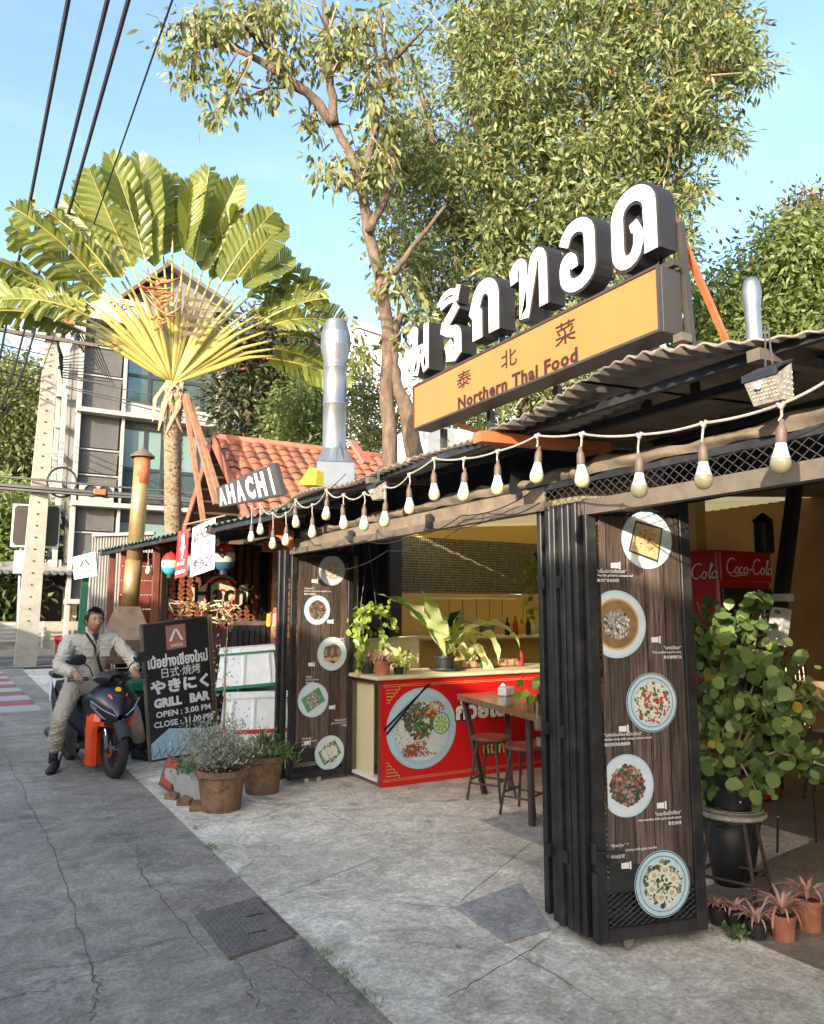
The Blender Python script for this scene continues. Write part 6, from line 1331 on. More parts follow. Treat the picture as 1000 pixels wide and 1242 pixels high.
# louvred tower: fine slats in panels
zc = sorted(slabs+[10.7, 9.65, 7.0, 6.1, 4.1, 3.2])[::-1]
for i in range(len(zc)-1):
    z1, z0 = zc[i]-.06, zc[i+1]+.06; mb = MB(); n = 22
    for k in range(n): mb.bar((hx0+.1+k*(hx1-hx0-.15)/n, HY+.02, z0+.02), (hx0+.13+k*(hx1-hx0-.15)/n, HY+.02, z1), .032, .05, ref=(1, 0, 0))
    mb.build('louvre_panel', 'hotel_slat', ht, kind='stuff'); MB().box(((hx0+hx1)/2, HY-.03, zc[i+1]), (hx1-hx0-.05, .06, .05)).build('cross_rail', 'hotel_white', ht)
for z0, z1, cols_ in ((8.85, 11.2, (4.55, 5.35, 6.1, 6.5, 7.25, 7.7)), (5.25, 7.95, (4.5, 5.3, 5.9, 6.5, 7.2, 7.7)), (2.0, 4.6, (4.5, 5.3, 6.2, 7.1, 7.7))):
    for i in range(len(cols_)-1):
        a, b = cols_[i], cols_[i+1]; zm = z0+(z1-z0)*.45
        for za, zb_ in ((z0, zm), (zm, z1)):
            f_ = MB(); f_.box(((a+b)/2, HY+.12, za+.03), (b-a, .08, .06)); f_.box(((a+b)/2, HY+.12, zb_-.03), (b-a, .08, .06)); f_.box((a+.03, HY+.118, (za+zb_)/2), (.06, .08, zb_-za)); f_.box((b-.03, HY+.118, (za+zb_)/2), (.06, .08, zb_-za)); fo = f_.build('window', 'hotel_frame', ht)
            MB().box(((a+b)/2, HY+.13, (za+zb_)/2), (b-a-.1, .02, zb_-za-.1)).build('pane', 'curtain_glass' if (i*3+int(za*2)) % 3 == 0 else 'hotel_glass', fo)
MB().box(((hx1+hx2)/2, HY+.05, 8.62), (hx2-hx1, .3, .42)).build('spandrel', 'hotel_white', ht)
MB().box((3.7, HY-.15, 5.45), (1.1, .35, .6)).build('condenser_cage', 'hotel_white', ht)
for x in (3.5, 3.95): MB().lathe([(.02, 0), (.2, 0), (.21, .02), (.2, .04)], (x, HY-.33, 5.5), 16, ax=(V(1, 0, 0), V(0, 0, 1), V(0, -1, 0))).build('condenser_fan', 'hotel_frame', ht)
# parapet sign and gable roof
a, b = PY(105, 397, HY-.3), PY(178, 420, HY-.3); MB().box(((a[0]+b[0])/2, HY-.3, 12.15), (b[0]-a[0], .12, .72)).build('name_board', 'white_paint', ht); mb = MB(); put_text(mb, 'mori', (a[0]+.7, HY-.37, 12.1), (b[0]-.4, HY-.37, 12.1), (a[0]+.7, HY-.37, 12.42), off=.0); mb.build('lettering', 'print_black', ht)
mb = MB(); put_text(mb, 'BOUTIQUE HOTEL', (a[0]+.8, HY-.37, 11.92), (b[0]-.3, HY-.37, 11.92), (a[0]+.8, HY-.37, 12.02)); mb.build('lettering', 'sign_brown', ht)
A0, A1, A2 = D(133, 386, 29), D(205, 330, 29), D(278, 382, 29)
MB().prism([A0, A1, A2, V(A2[0], A2[1], 11.7), V(A0[0], A0[1], 11.7)], V(.3, 4, 0)).build('gable_wall', 'hotel_grey', ht)
for a, b in ((A0, A1), (A1, A2)): MB().prism([a+V(-.2, -.6, .02), b+V(0, -.6, .02), b+V(0, 4.4, .02), a+V(-.2, 4.4, .02)], (0, 0, .16)).build('roof', 'wood_dark' if a is A0 else 'hotel_slat', ht)
ht.location = (6.25, 31.9, 0); ht.scale = (1.13, 1.13, 1.13)
# white diagonal screen on the lane side
sc_ = thing('white_screen', 'white slanted concrete screen standing off the hotel side', 'screen', (2.9, 32, 3))
for yv in (31.8, 34.2, 36.8, 39.5): MB().box((2.92, yv, 8.2), (.16, .30, 10.4)).build('post', 'hotel_white', sc_)
for k in range(7): MB().bar((2.9, 31.9, 5.0+k*1.25), (2.9, 39.0, 3.4+k*1.25+3.4), .12, .42, ref=(1, 0, 0)).build('diagonal', 'hotel_white', sc_)
MB().bar((2.95, 31.7, 3.3), (2.95, 38, 3.3), .4, .5).build('base_beam', 'hotel_white', sc_)
# ------------------------------------------------------------------ far cafe terrace with steps
cf_ = thing('terrace_cafe', 'open cafe terrace with steps, timber posts and low lean-to roof at the junction', 'building', D(70, 780, 32)*V(1, 1, 0))
c = np.array(cf_.location)
for k in range(4): MB().box((c[0]-.5, c[1]+k*.35-.1, .1+k*.17), (9, .4, .2+k*.34)).build('step', 'concrete_pole', cf_)
MB().box((c[0]-.5, c[1]+4, .55), (9.2, 4, .8)).build('deck', 'concrete_pole', cf_)
for k, x in enumerate((-4.2, -2.6, -1.0, .5, 1.6, 2.6)): MB().box((c[0]+x, c[1]+1.3, 1.9), (.16, .16, 2.6)).build('column', ['wood_dark', 'hotel_grey', 'print_black'][k % 3], cf_)
MB().slab((c[0]-5.2, c[1]-.6, 3.0), (c[0]+1.6, c[1]-.6, 3.0), (c[0]+1.6, c[1]+.35, 3.35), (c[0]-5.2, c[1]+.35, 3.35), (0, 0, .12)).build('roof', 'corrug_light', cf_)
for k in range(26): MB().box((c[0]-5.0+k*.26, c[1]-.62, 3.03), (.14, .1, .16)).build('roof_rib', 'galv', cf_)
MB().box((c[0]-.6, c[1]+2.6, 1.7), (9, .2, 3.2)).build('back_wall', 'dark_interior', cf_)
for k in range(5): MB().box((c[0]-1.3, c[1]-.2, .55+k*.15), (1.5, .05, .06)).build('railing', 'planter_white', cf_)
for k in range(3): MB().box((c[0]-2.0+k*.72, c[1]-.2, .75), (.07, .07, 1.0)).build('rail_post', 'planter_white', cf_)
for k in range(14): MB().box((c[0]-3.5+k*.42, c[1]+2.7+(k % 3)*.2, 1.25+.15*(k % 2)), (.3, .25, .5), rz=k).build('terrace_chair', ['f_red', 'logo_pink', 'wood_dark', 'cream'][k % 4], cf_)
for k in range(4): MB().box((c[0]+.4+k*.33, c[1]+2.0, 1.7), (.22, .08, 1.5)).build('curtain', 'cream', cf_)
fk = thing('far_kerb', 'pale kerb on the far side of the cross street', 'kerb', (0, 31.7, 0)); MB().box((15, 31.72, .07), (90, .25, .16)).build('kerb_body', 'kerb_white', fk)
# ------------------------------------------------------------------ utility pole, street sign, cables
up = thing('utility_pole', 'square concrete utility pole leaning over the corner of the lane', 'utility pole', G(30, 808)); b0 = G(30, 808); t0 = D(67, 372, 25.4)
mb = MB(); d = t0-b0
for f, s in ((0, .31), (1, .20)):
    c = b0+d*f
    for x, y in ((-1, -1), (1, -1), (1, 1), (-1, 1)): mb.v.append(tuple(c+V(x*s*.95, y*s*.7, 0)))
for i in range(4): mb.face(i, (i+1) % 4, 4+(i+1) % 4, 4+i)
mb.face(4, 5, 6, 7); mb.build('shaft', 'concrete_pole', up)
for k in range(26): c = b0+d*(.12+k*.032)+V(-.02, -.215+.002*k, 0); MB().box(c, (.04, .03, .04)).build('bolt_hole', 'sign_brown', up)
def pz(f, off=(0, 0, 0)): return b0+d*f+V(*off)
for f in (.955, .90): MB().bar(pz(f, (-1.5, -.25, 0)), pz(f, (1.3, -.25, 0)), .09, .11).build('crossarm', 'brown_steel', up)
for k in range(7):
    for f in (.955, .90): x = -1.4+k*.42; MB().lathe([(.03, 0), (.07, .04), (.04, .09), (.07, .13), (.03, .2)], pz(f, (x, -.25, .05)), 8).build('insulator', 'print_black', up)
for x in (-.35, .42): MB().box(pz(.955, (x, -.35, .05)), (.28, .2, .34)).build('fuse_box', 'rust_orange', up)
for k in range(9):
    a_ = [pz(.93, (.3+.12*k, -.2, .25-.06*k)), pz(.91, (.9+.12*k, -.1, -.35-.12*k)), pz(.86, (.35, .1, -.2*k*.4)), pz(.90, (.1, -.25, 0))]; MB().tube(a_, .025, 5).build('jumper_wire', 'cable_black', up)
MB().tube([D(75+18*math.cos(t), 585+18*math.sin(t), 25.0) for t in np.linspace(0, 6.28, 25)], .035, 6, cap=False).build('cable_coil', 'cable_black', up)
def cable(name, label, pts, r, sag, grp):
    o = MB().tube(sagged(pts, sag, 14), r, 5).build(name, 'cable_black'); props(o, label, 'cable', grp); return o
LX = [(98, 0.71), (140, 1.05), (160, 1.22)]
for i, (px_, X) in enumerate(LX): a = V(X, -6, 8.55); b = V(X-.28+.1*i, 25.2, 8.5+.6*i*.3); cable('overhead_cable', ['leftmost thick overhead cable along the lane', 'middle thick overhead cable along the lane', 'right thick overhead cable along the lane'][i], [a, b, V(X-1.5, 60, 9)], .028, .006, 'thick overhead cables')
cable('overhead_cable', 'thin single overhead wire crossing the sky above the palm', [V(1.6, -6, 8.4), V(1.56, 25, 8.6)], .012, .004, None)
for i in range(5): z = 10.1-.42*i; a = V(-14, 20-i*.3, z+.6+.2*i); b = pz(.9, (-.2, -.3, 0)); b[2] = z-.3; cable('street_cable', ['highest thin cable running left from the utility pole', 'second highest thin cable left of the utility pole', 'middle thin cable left of the utility pole', 'second lowest thin cable left of the utility pole', 'lowest thin cable running left from the utility pole'][i], [a, b], .018, .02, 'cables left of the pole')
for i, (ya, yb_) in enumerate(((455, 480), (468, 492), (470, 500))): cable('street_cable', ['upper thin cable crossing in front of the hotel', 'middle thin cable crossing in front of the hotel', 'lower thin cable crossing in front of the hotel'][i], [D(80, ya, 25), D(300, yb_+22, 24), D(460, yb_+60, 23)], .02, .01, 'cables in front of the hotel')
for i, (ya, yb_) in enumerate(((580, 596), (590, 603), (594, 606))): cable('street_cable', ['upper thick black cable low across the junction', 'middle thick bundled cable low across the junction', 'lowest thick cable low across the junction'][i], [D(-40, ya-6, 26), D(50, ya+2, 25), D(215, yb_, 24), D(330, yb_+16, 23.5)], [.035, .06, .05][i] if True else .03, .004, 'low bundled cables')
tl_ = thing('cable_bracket', 'orange cable joint box clipped to the low cables', 'cable box', D(121, 597, 24.4)); MB().box(D(121, 597, 24.4), (.34, .15, .18), bev=.02).build('body', 'rust_orange', tl_); MB().box(D(121, 600, 24.4), (.38, .12, .05)).build('clip', 'print_black', tl_)
ss = thing('street_sign', 'back of a dark rectangular street sign behind the utility pole', 'sign', D(24, 800, 26)*V(1, 1, 0))
q = [D(12, 663, 26.), D(71, 665, 26.), D(74, 613, 26.), D(16, 611, 26.)]; nn = nrm(np.cross(q[1]-q[0], q[3]-q[0])); MB().prism(q, -nn*.06).build('panel', 'white_paint', ss)
f3 = lambda a, b: q[0]*(1-a)*(1-b)+q[1]*a*(1-b)+q[2]*a*b+q[3]*(1-a)*b+nn*.01
MB().poly([f3(a, b) for a, b in ((.10, .04), (.93, .04), (.98, .12), (.98, .9), (.93, .97), (.10, .97), (.04, .9), (.04, .12))]).build('back_plate', 'sign_brown', ss)
MB().tube([D(20, 805, 26.2), D(27, 640, 26.2)], .06, 8).build('post', 'galv', ss); MB().box(D(26, 682, 26.1), (.4, .3, .7)).build('control_box', 'planter_white', ss)
# ------------------------------------------------------------------ traveller's palm
PD = 14.0; PC = D(209, 466, PD); vdir = nrm((PC-CAM)*V(1, 1, 0)); PR = nrm(np.cross(vdir, V(0, 0, 1))); PR = nrm(PR+vdir*.10); PU = nrm(V(0, 0, 1)-vdir*.03); PK = np.linalg.norm(D(210, 466, PD)-D(209, 466, PD))*1.0
palm = thing('travellers_palm', 'fan shaped palm with yellow green stalks and torn banana like leaves', 'palm', D(212, 640, PD)*V(1, 1, 0))
PF = nrm(np.cross(PR, PU)); 
if PF@(CAM-PC) < 0: PF = -PF
def pp_(x, y, dpt=0): return PC+PR*x*PK+PU*y*PK+PF*dpt
tb0 = np.array(palm.location); MB().tube([tb0, tb0*V(1, 1, 0)+V(.0, 0, 2.5), pp_(2, -60), pp_(3, -8)], [.17, .15, .14, .18], 14).build('trunk', 'palm_trunk', palm, smooth=True)
mb = MB(); rg = np.random.default_rng(5)
for k in range(620):
    f = rg.random(); z = 2.6+(PC[2]-2.7)*f; t = rg.uniform(0, 6.28); b0_ = tb0*V(1, 1, 0)*(1-f)+V(*pp_(2, -30))*V(1, 1, 0)*f; p = V(b0_[0], b0_[1], z)+.14*V(math.cos(t), math.sin(t), 0); o_ = nrm(V(math.cos(t), math.sin(t), rg.uniform(.3, 1.4))); l = rg.uniform(.04, .09); s_ = nrm(np.cross(o_, V(0, 0, 1)))*.025; mb.add([p-s_, p+s_, p+o_*l], [(0, 1, 2)])
mb.build('bark_scales', 'dry_leaf', palm, kind='stuff')
for k in range(12):
    x = rg.uniform(-9, 14); p = pp_(x*.7, 2, .1); e = p+PR*rg.uniform(-.25, .3)+V(0, 0, -rg.uniform(.3, 1.1)); m = (p+e)/2+PF*.12+PR*rg.normal()*.08
    MB().tube([p, m, e], [.05, .06, .015], 5, flat=.35).build('dead_sheath', 'dry_leaf', palm)
NP = 30; TIP = {155: 222, 145: 230, 135: 255, 120: 272, 105: 288, 90: 284, 75: 282, 60: 268, 45: 262, 35: 252, 25: 252}
ks_ = sorted(TIP)
for k in range(NP):
    ang = 152-(152-27)*k/(NP-1)+rg.normal()*.7; tipr = float(np.interp(ang, ks_, [TIP[i] for i in ks_])); st_ = np.interp(ang, [25, 50, 90, 130, 155], [138, 150, 165, 135, 112])+rg.normal()*4
    sd_ = 1 if ang > 90 else -1; out_ = abs(ang-90)/63
    def pos(r, ang=ang, sd_=sd_, out_=out_): a = R(ang+sd_*.108*max(0, r-95)*out_**1.3); return r*math.cos(a), r*math.sin(a)
    zo = .03*((k % 2)-.5)+.05*math.sin(k*1.3); pts = []; ws = []
    for r in (2, 20, 40, 60, 80, 105, 135, st_): pts.append(pp_(*pos(r), zo*min(1, r/60)+.06)); ws.append(float(np.interp(r, [0, 35, 75, 115, 165], [.026, .042, .064, .025, .015])))
    MB().tube(pts, [w_*.42 for w_ in ws], 8, flat=2.3).build('leaf_stalk', 'palm_stem', palm, smooth=True)
    # blade
    nseg = 26; whole = abs(ang-90) < 30; tipr *= rg.uniform(.92, 1.05); wmax = (28 if whole else 28)+rg.normal()*2; tw = rg.normal()*.5+(.35 if ang < 90 else -.35); droop = out_*rg.uniform(.1, .6)
    M_ = []
    for i in range(nseg+1): r = st_+(tipr-st_)*i/nseg; x, y = pos(r); y -= droop*30*(i/nseg)**2; x += (rg.normal()*0+math.sin(k*2.7))*8*(i/nseg)**2; M_.append(pp_(x, y, zo*3+.12+.3*math.sin(i/nseg*2.2+k)*(.3+out_)))
    vs, fs, vv = [], [], []
    for sg_ in (-1, 1):
        left = 0; v0 = .5
        for i in range(nseg):
            f = (i+.5)/nseg; d = nrm(M_[i+1]-M_[i]); s0 = nrm(np.cross(d, PF)); s0 = nrm(s0*math.cos(tw*sg_)+PF*math.sin(tw*sg_))
            if left <= 0:
                left = rg.integers(4, 11) if whole else rg.integers(1, 5); fwd0 = .62+rg.normal()*(.04 if whole else .13); hang0 = (rg.uniform(0, .2) if whole else rg.uniform(.05, 1.0))*(.35+out_); fold0 = rg.normal()*(.10 if whole else .28); gap = rg.uniform(.1, .55); v0 = min(1, max(0, .5+rg.normal()*.3)); ln0 = rg.uniform(.85, 1.1); skip = (not whole) and rg.random() < .05
            left -= 1
            if skip: continue
            w = wmax*PK*ln0*(min(1, .45+f*1.6) if f < .35 else (1-max(0, f-.78)/.22*.72)); rip = .05*((i % 2)*2-1)
            g_ = gap if left == 0 else 0
            def out(q_, rp, w=w): 
                d1 = nrm(s0*sg_+d*fwd0+PF*(fold0+rp)+V(0, 0, 1)*.0); m_ = q_+d1*w*.5; return m_, m_+nrm(d1-V(0, 0, 1)*hang0)*w*.5
            a_ = M_[i]; b_ = M_[i+1]; m0, e0 = out(a_, -rip); m1, e1 = out(b_, rip)
            m1 = m1+(m0-m1)*g_*.6; e1 = e1+(e0-e1)*g_; o_ = len(vs); vs += [a_, b_, m1, m0, e1, e0]; fs += [(o_, o_+1, o_+2, o_+3), (o_+3, o_+2, o_+4, o_+5)]; vv += [v0]*6
    me = MB().add(vs, fs).mesh('leaf_blade'); at = me.attributes.new('v', 'FLOAT', 'POINT'); at.data.foreach_set('value', vv); lo_ = link('leaf_blade', me, 'palm_leaf', palm)
    MB().tube(M_, [.017*(1-.7*i/nseg) for i in range(nseg+1)], 5).build('midrib', 'palm_stem', lo_)
fl_ = pp_(-20, 100, .35)
for k in range(34):
    c = fl_+PU*(-.65+1.1*k/34)*.9+PR*rg.normal()*.06; sg_ = -1 if k % 2 else 1; e = c+PR*sg_*rg.uniform(.1, .42)*(.5+k/40)+PU*rg.uniform(-.05, .3); MB().tube([c, (c+e)/2-PU*.03, e], [.05, .04, .006], 5, flat=.5).build('flower_bract', ['rust_orange', 'dry_leaf', 'palm_stem'][k % 3], palm)
for k in range(5): y = 62+k*11; a = pp_(8, y, .3); e = pp_(45, y+1, .33); MB().add([a+PU*.05, a-PU*.05, e], [(0, 1, 2)]).build('sheath_flap', 'bark_dark', palm)
for k, (a, b) in enumerate((((226, 478), (262, 612)), ((224, 482), (247, 634)), ((230, 484), (268, 606)))): t = props(MB().bar(D(*a, PD-.25), D(*b, PD-1.6), .075, .05).build('palm_prop', 'brick_orange'), ['upper timber prop leaning against the palm trunk', 'lower timber prop leaning against the palm trunk', 'rightmost timber prop leaning against the palm trunk'][k], 'timber prop', 'props of the palm')
# ------------------------------------------------------------------ trees
def limb(t, pts, rs, mat='bark', n=9):
    P = [np.array(p, float) for p in pts]; out, ro = [], []
    for i in range(len(P)-1):
        for j in range(4): f = j/4; out.append(P[i]*(1-f)+P[i+1]*f+rng.normal(size=3)*rs[i]*.12); ro.append(rs[i]*(1-f)+rs[i+1]*f)
    out.append(P[-1]); ro.append(rs[-1]); MB().tube(out, ro, n).build('limb', mat, t, smooth=True)
def crown(t, poly, d0, thick, ncl, per, L, W, mat, cr=.55, skel=None, hang=.5, seed=1, twigs=True, T=RH, flat=1., dens=None):
    """leaf clumps spread through a volume whose outline is the polygon seen from the lane"""
    rg = np.random.default_rng(seed); xs = np.array([p[0] for p in poly]); ysx = np.array([p[1] for p in poly]); C_ = []
    while len(C_) < ncl:
        x = rg.uniform(xs.min(), xs.max(), 200); y = rg.uniform(ysx.min(), ysx.max(), 200); ok = in_poly(poly, x, y)
        for a, b in zip(x[ok], y[ok]):
            if dens is not None and rg.random() > dens(a, b): continue
            C_.append(D(a, b, d0+rg.uniform(-.5, .5)*thick))
    C_ = np.array(C_[:ncl]); idx = np.repeat(np.arange(ncl), per); rr = cr*rg.uniform(.6, 1.3, ncl)[idx][:, None]
    off = rg.normal(size=(len(idx), 3))*rr*.5*V(1, 1, flat); P = C_[idx]+off; A = off/rr*1.2+rg.normal(size=off.shape)*.6; A[:, 2] -= hang
    Nn = rg.normal(size=off.shape)*.8+V(-.3, -.4, .6)
    link('crown', leaf_mesh(P, A, L*rg.uniform(.45, 1.35, len(P)), W*rg.uniform(.55, 1.25, len(P)), T, Nn), mat, t)
    if twigs and skel is not None:
        sk = np.array(skel); mb = MB()
        for c in C_[::2]:
            s_ = sk[np.argmin(((sk-c)**2).sum(1)+rg.random(len(sk))*.8)]; m = (s_+c)/2+rg.normal(size=3)*.12; mb.tube([s_, m, c], [.03, .018, .006], 4)
        mb.build('twigs', 'twig' if mat != 'leaf_dark' else 'bark_dark', t, kind='stuff')
    return C_
def dens_pts(pts, step=.4):
    out = []
    for a, b in zip(pts[:-1], pts[1:]):
        a = np.array(a); b = np.array(b); n = max(1, int(np.linalg.norm(b-a)/step)); out += [a+(b-a)*i/n for i in range(n)]
    return out
DT = 13.0
W_ = lambda x, y, d=DT: D(x, y, d)
bt1 = thing('spreading_tree', 'thin crowned tree with hanging leaves and a forked trunk behind the flue', 'tree', W_(478, 600)*V(1, 1, 0))
sk = []
def br(t, pts, r0, r1, mat='bark', keep=True):
    rs = list(np.linspace(r0, r1, len(pts))); limb(t, pts, rs, mat); sk.extend(dens_pts(pts))
g0 = W_(474, 600)*V(1, 1, 0)
br(bt1, [g0, W_(474, 553), W_(469, 470), W_(472, 410), W_(464, 350), W_(447, 280), W_(438, 225), W_(425, 185), W_(405, 150)], .15, .07)
br(bt1, [g0+V(.4, .2, 0), W_(506, 560), W_(496, 505), W_(480, 462), W_(476, 420)], .19, .10)
br(bt1, [W_(476, 420), W_(480, 395), W_(488, 380)], .12, .06)
for pts, r0, r1 in (([(405, 150), (380, 118), (345, 92), (305, 68), (262, 42), (232, 28), (205, 30)], .10, .02), ([(405, 150), (401, 90), (398, 40), (392, 0)], .09, .04), ([(305, 68), (275, 55), (240, 58), (225, 75)], .05, .015), ([(345, 92), (325, 60), (295, 30), (270, 0)], .06, .02), ([(380, 118), (350, 105), (320, 108), (285, 100)], .04, .01), ([(438, 225), (455, 160), (462, 100), (452, 40)], .09, .03), ([(447, 280), (475, 225), (480, 150), (470, 80), (460, 10)], .08, .03), ([(438, 225), (415, 215), (395, 205)], .04, .015), ([(464, 350), (500, 300), (540, 250)], .07, .03), ([(401, 90), (420, 60), (440, 20)], .05, .02), ([(470, 80), (500, 50), (520, 30)], .05, .02)):
    br(bt1, [W_(x, y, DT+rng.normal()*.2) for x, y in pts], r0, r1)
for k, (x, y, rx, ry, n, dn) in enumerate(((215, 45, 25, 30, 60, 1), (255, 30, 35, 30, 110, 1), (300, 20, 40, 22, 120, 1), (235, 90, 28, 30, 60, 1), (275, 100, 22, 22, 60, 1), (262, 130, 18, 12, 34, 1), (350, 15, 40, 22, 90, 1), (365, 60, 45, 35, 120, 1), (330, 105, 25, 18, 40, 1), (375, 145, 10, 12, 16, 1), (415, 190, 40, 12, 40, 1), (405, 205, 18, 20, 50, 1), (450, 215, 25, 30, 60, 1), (420, 40, 30, 40, 100, 1), (455, 60, 35, 60, 150, 1), (470, 140, 28, 50, 120, 1), (440, 110, 25, 30, 50, 1), (430, 420, 24, 30, 60, 1), (485, 410, 25, 20, 40, 1), (510, 400, 18, 20, 40, 1), (480, 350, 25, 40, 60, 1))):
    pl = [(x+rx*math.cos(a), y+ry*math.sin(a)) for a in np.linspace(0, 6.28, 11)[:-1]]; crown(bt1, pl, DT+.1, 1.2, max(5, n//6), 15, .22, .075, 'leaf_hang', cr=.24, skel=sk, hang=1.5, seed=100+k, T=LONG)
bt2 = thing('big_tree', 'huge dense olive green tree towering behind the sign', 'tree', W_(640, 520, 17)*V(1, 1, 0)); sk = []
W2 = lambda x, y: W_(x, y, 17)
br(bt2, [W2(640, 560)*V(1, 1, 0), W2(645, 480), W2(628, 400), W2(612, 320), W2(600, 220), W2(610, 120), W2(600, 20)], .34, .1, 'bark')
for pts in ([(640, 440), (670, 370), (700, 320), (740, 270), (790, 240), (840, 200)], [(628, 400), (690, 300), (690, 200), (720, 120), (760, 40)], [(612, 320), (560, 260), (530, 190), (510, 110)], [(700, 320), (760, 300), (820, 300)], [(690, 200), (760, 150), (840, 110), (890, 90)], [(600, 220), (570, 120), (560, 40)], [(640, 440), (560, 400), (520, 380)], [(690, 300), (740, 200), (800, 160)], [(612, 320), (660, 240), (670, 150)], [(760, 150), (830, 140), (870, 165)], [(645, 470), (740, 440), (800, 420)]): br(bt2, [W_(x, y, 16.6+rng.normal()*.5) for x, y in pts], .16, .04)
P2 = [(470, -30), (880, -30), (905, 30), (925, 75), (930, 95), (905, 110), (850, 125), (870, 150), (895, 172), (850, 190), (810, 195), (850, 212), (852, 240), (820, 250), (835, 290), (852, 300), (820, 318), (840, 345), (800, 350), (770, 380), (760, 450), (600, 520), (530, 540), (515, 480), (520, 400), (490, 330), (455, 300), (440, 240), (450, 180), (490, 120)]
crown(bt2, P2, 17, 4.0, 1500, 58, .20, .072, 'leaf_tree', cr=.40, skel=sk, hang=.7, seed=11, dens=lambda a, b: .22 if a < 560 and b < 170 else (.8 if b > 420 else 1), T=RH)
bt3 = thing('dark_tree', 'dark reddish leaved tree between the hotel and the flue', 'tree', W_(330, 560, 22)*V(1, 1, 0)); sk = []
br(bt3, [W_(330, 600, 22)*V(1, 1, 0), W_(335, 520, 22), W_(325, 460, 22), W_(320, 410, 22)], .3, .1, 'bark_dark')
for pts in ([(335, 520), (370, 470), (385, 430)], [(325, 480), (300, 440), (285, 410)], [(330, 500), (390, 510), (410, 500)]): br(bt3, [W_(x, y, 22) for x, y in pts], .14, .04, 'bark_dark')
crown(bt3, [(272, 400), (300, 392), (330, 388), (372, 400), (395, 425), (392, 470), (400, 530), (395, 580), (270, 570), (272, 480)], 22, 3.5, 230, 75, .24, .11, 'leaf_dark', cr=.75, skel=sk, hang=.4, seed=13)
bt4 = thing('bushy_tree', 'bright green bushy tree left of the flue over the tiled roof', 'tree', W_(360, 540, 19)*V(1, 1, 0)); sk = dens_pts([W_(362, 600, 19)*V(1, 1, 0), W_(360, 520, 19), W_(365, 480, 19)]); limb(bt4, [sk[0], sk[-1]], [.2, .06])
crown(bt4, [(335, 500), (345, 470), (375, 465), (392, 500), (395, 560), (340, 560)], 19, 2, 60, 70, .18, .07, 'leaf_bright', cr=.5, skel=sk, seed=17)
bt5 = thing('feathery_tree', 'pale feathery small leaved tree right of the flue', 'tree', W_(445, 560, 18)*V(1, 1, 0)); sk = dens_pts([W_(445, 600, 18)*V(1, 1, 0), W_(440, 520, 18), W_(445, 460, 18)]); limb(bt5, [sk[0], sk[-1]], [.16, .04], 'bark_dark')
crown(bt5, [(418, 470), (432, 448), (455, 455), (470, 480), (520, 520), (560, 560), (420, 560)], 18, 2, 110, 75, .12, .05, 'leaf_fern', cr=.45, skel=sk, seed=19, flat=.7)
bt6 = thing('broad_tree', 'bright green broad crowned tree at the right edge behind the awning', 'tree', W_(930, 450, 22)*V(1, 1, 0)); sk = []
br(bt6, [W_(930, 500, 22)*V(1, 1, 0), W_(930, 430, 22), W_(920, 360, 22)], .3, .1); br(bt6, [W_(930, 400, 22), W_(970, 340, 22), W_(990, 300, 22)], .14, .05); br(bt6, [W_(930, 400, 22), W_(880, 370, 22), W_(860, 360, 22)], .14, .04)
crown(bt6, [(835, 420), (838, 375), (860, 350), (895, 335), (925, 315), (935, 290), (965, 275), (1010, 270), (1060, 300), (1060, 420), (900, 440), (835, 440)], 21, 4, 330, 75, .22, .10, 'leaf_bright', cr=.72, skel=sk, hang=.6, seed=23)
bt7 = thing('rusty_tree', 'sparse reddish leaved tree top behind the green tree at the right edge', 'tree', W_(1000, 400, 26)*V(1, 1, 0)); sk = []
br(bt7, [W_(1000, 500, 26)*V(1, 1, 0), W_(1000, 330, 26), W_(990, 270, 26), W_(960, 262, 26)], .25, .05)
crown(bt7, [(948, 262), (965, 245), (990, 235), (1060, 225), (1060, 300), (990, 300), (970, 285), (955, 275)], 26, 2, 70, 60, .2, .09, 'leaf_rust', cr=.5, skel=sk, seed=29)
for nm, lab, pl, d_, n_, s_, m_, dens_ in (('lane_tree', 'tall yellow green tree at the left edge behind the utility pole', [(-60, 440), (-10, 428), (30, 432), (60, 445), (85, 470), (80, 560), (60, 620), (-60, 650)], 42, 260, 31, 'leaf_fern', None), ('lane_bush', 'bright green hedge like bushes under the street sign', [(-60, 600), (30, 590), (50, 640), (28, 700), (22, 780), (-60, 790)], 36, 200, 37, 'leaf_bright', None)):
    t = thing(nm, lab, 'tree' if nm == 'lane_tree' else 'bush', W_(10, 700, d_)*V(1, 1, 0)); sk = dens_pts([W_(10, 790, d_)*V(1, 1, 0), W_(15, 640, d_), W_(20, 520 if nm == 'lane_tree' else 630, d_)], 1); limb(t, [sk[0], sk[-1]], [.35, .1], 'bark_dark')
    crown(t, pl, d_, 6, n_, 85, .34, .15, m_, cr=1.15, skel=sk, seed=s_, flat=.6)
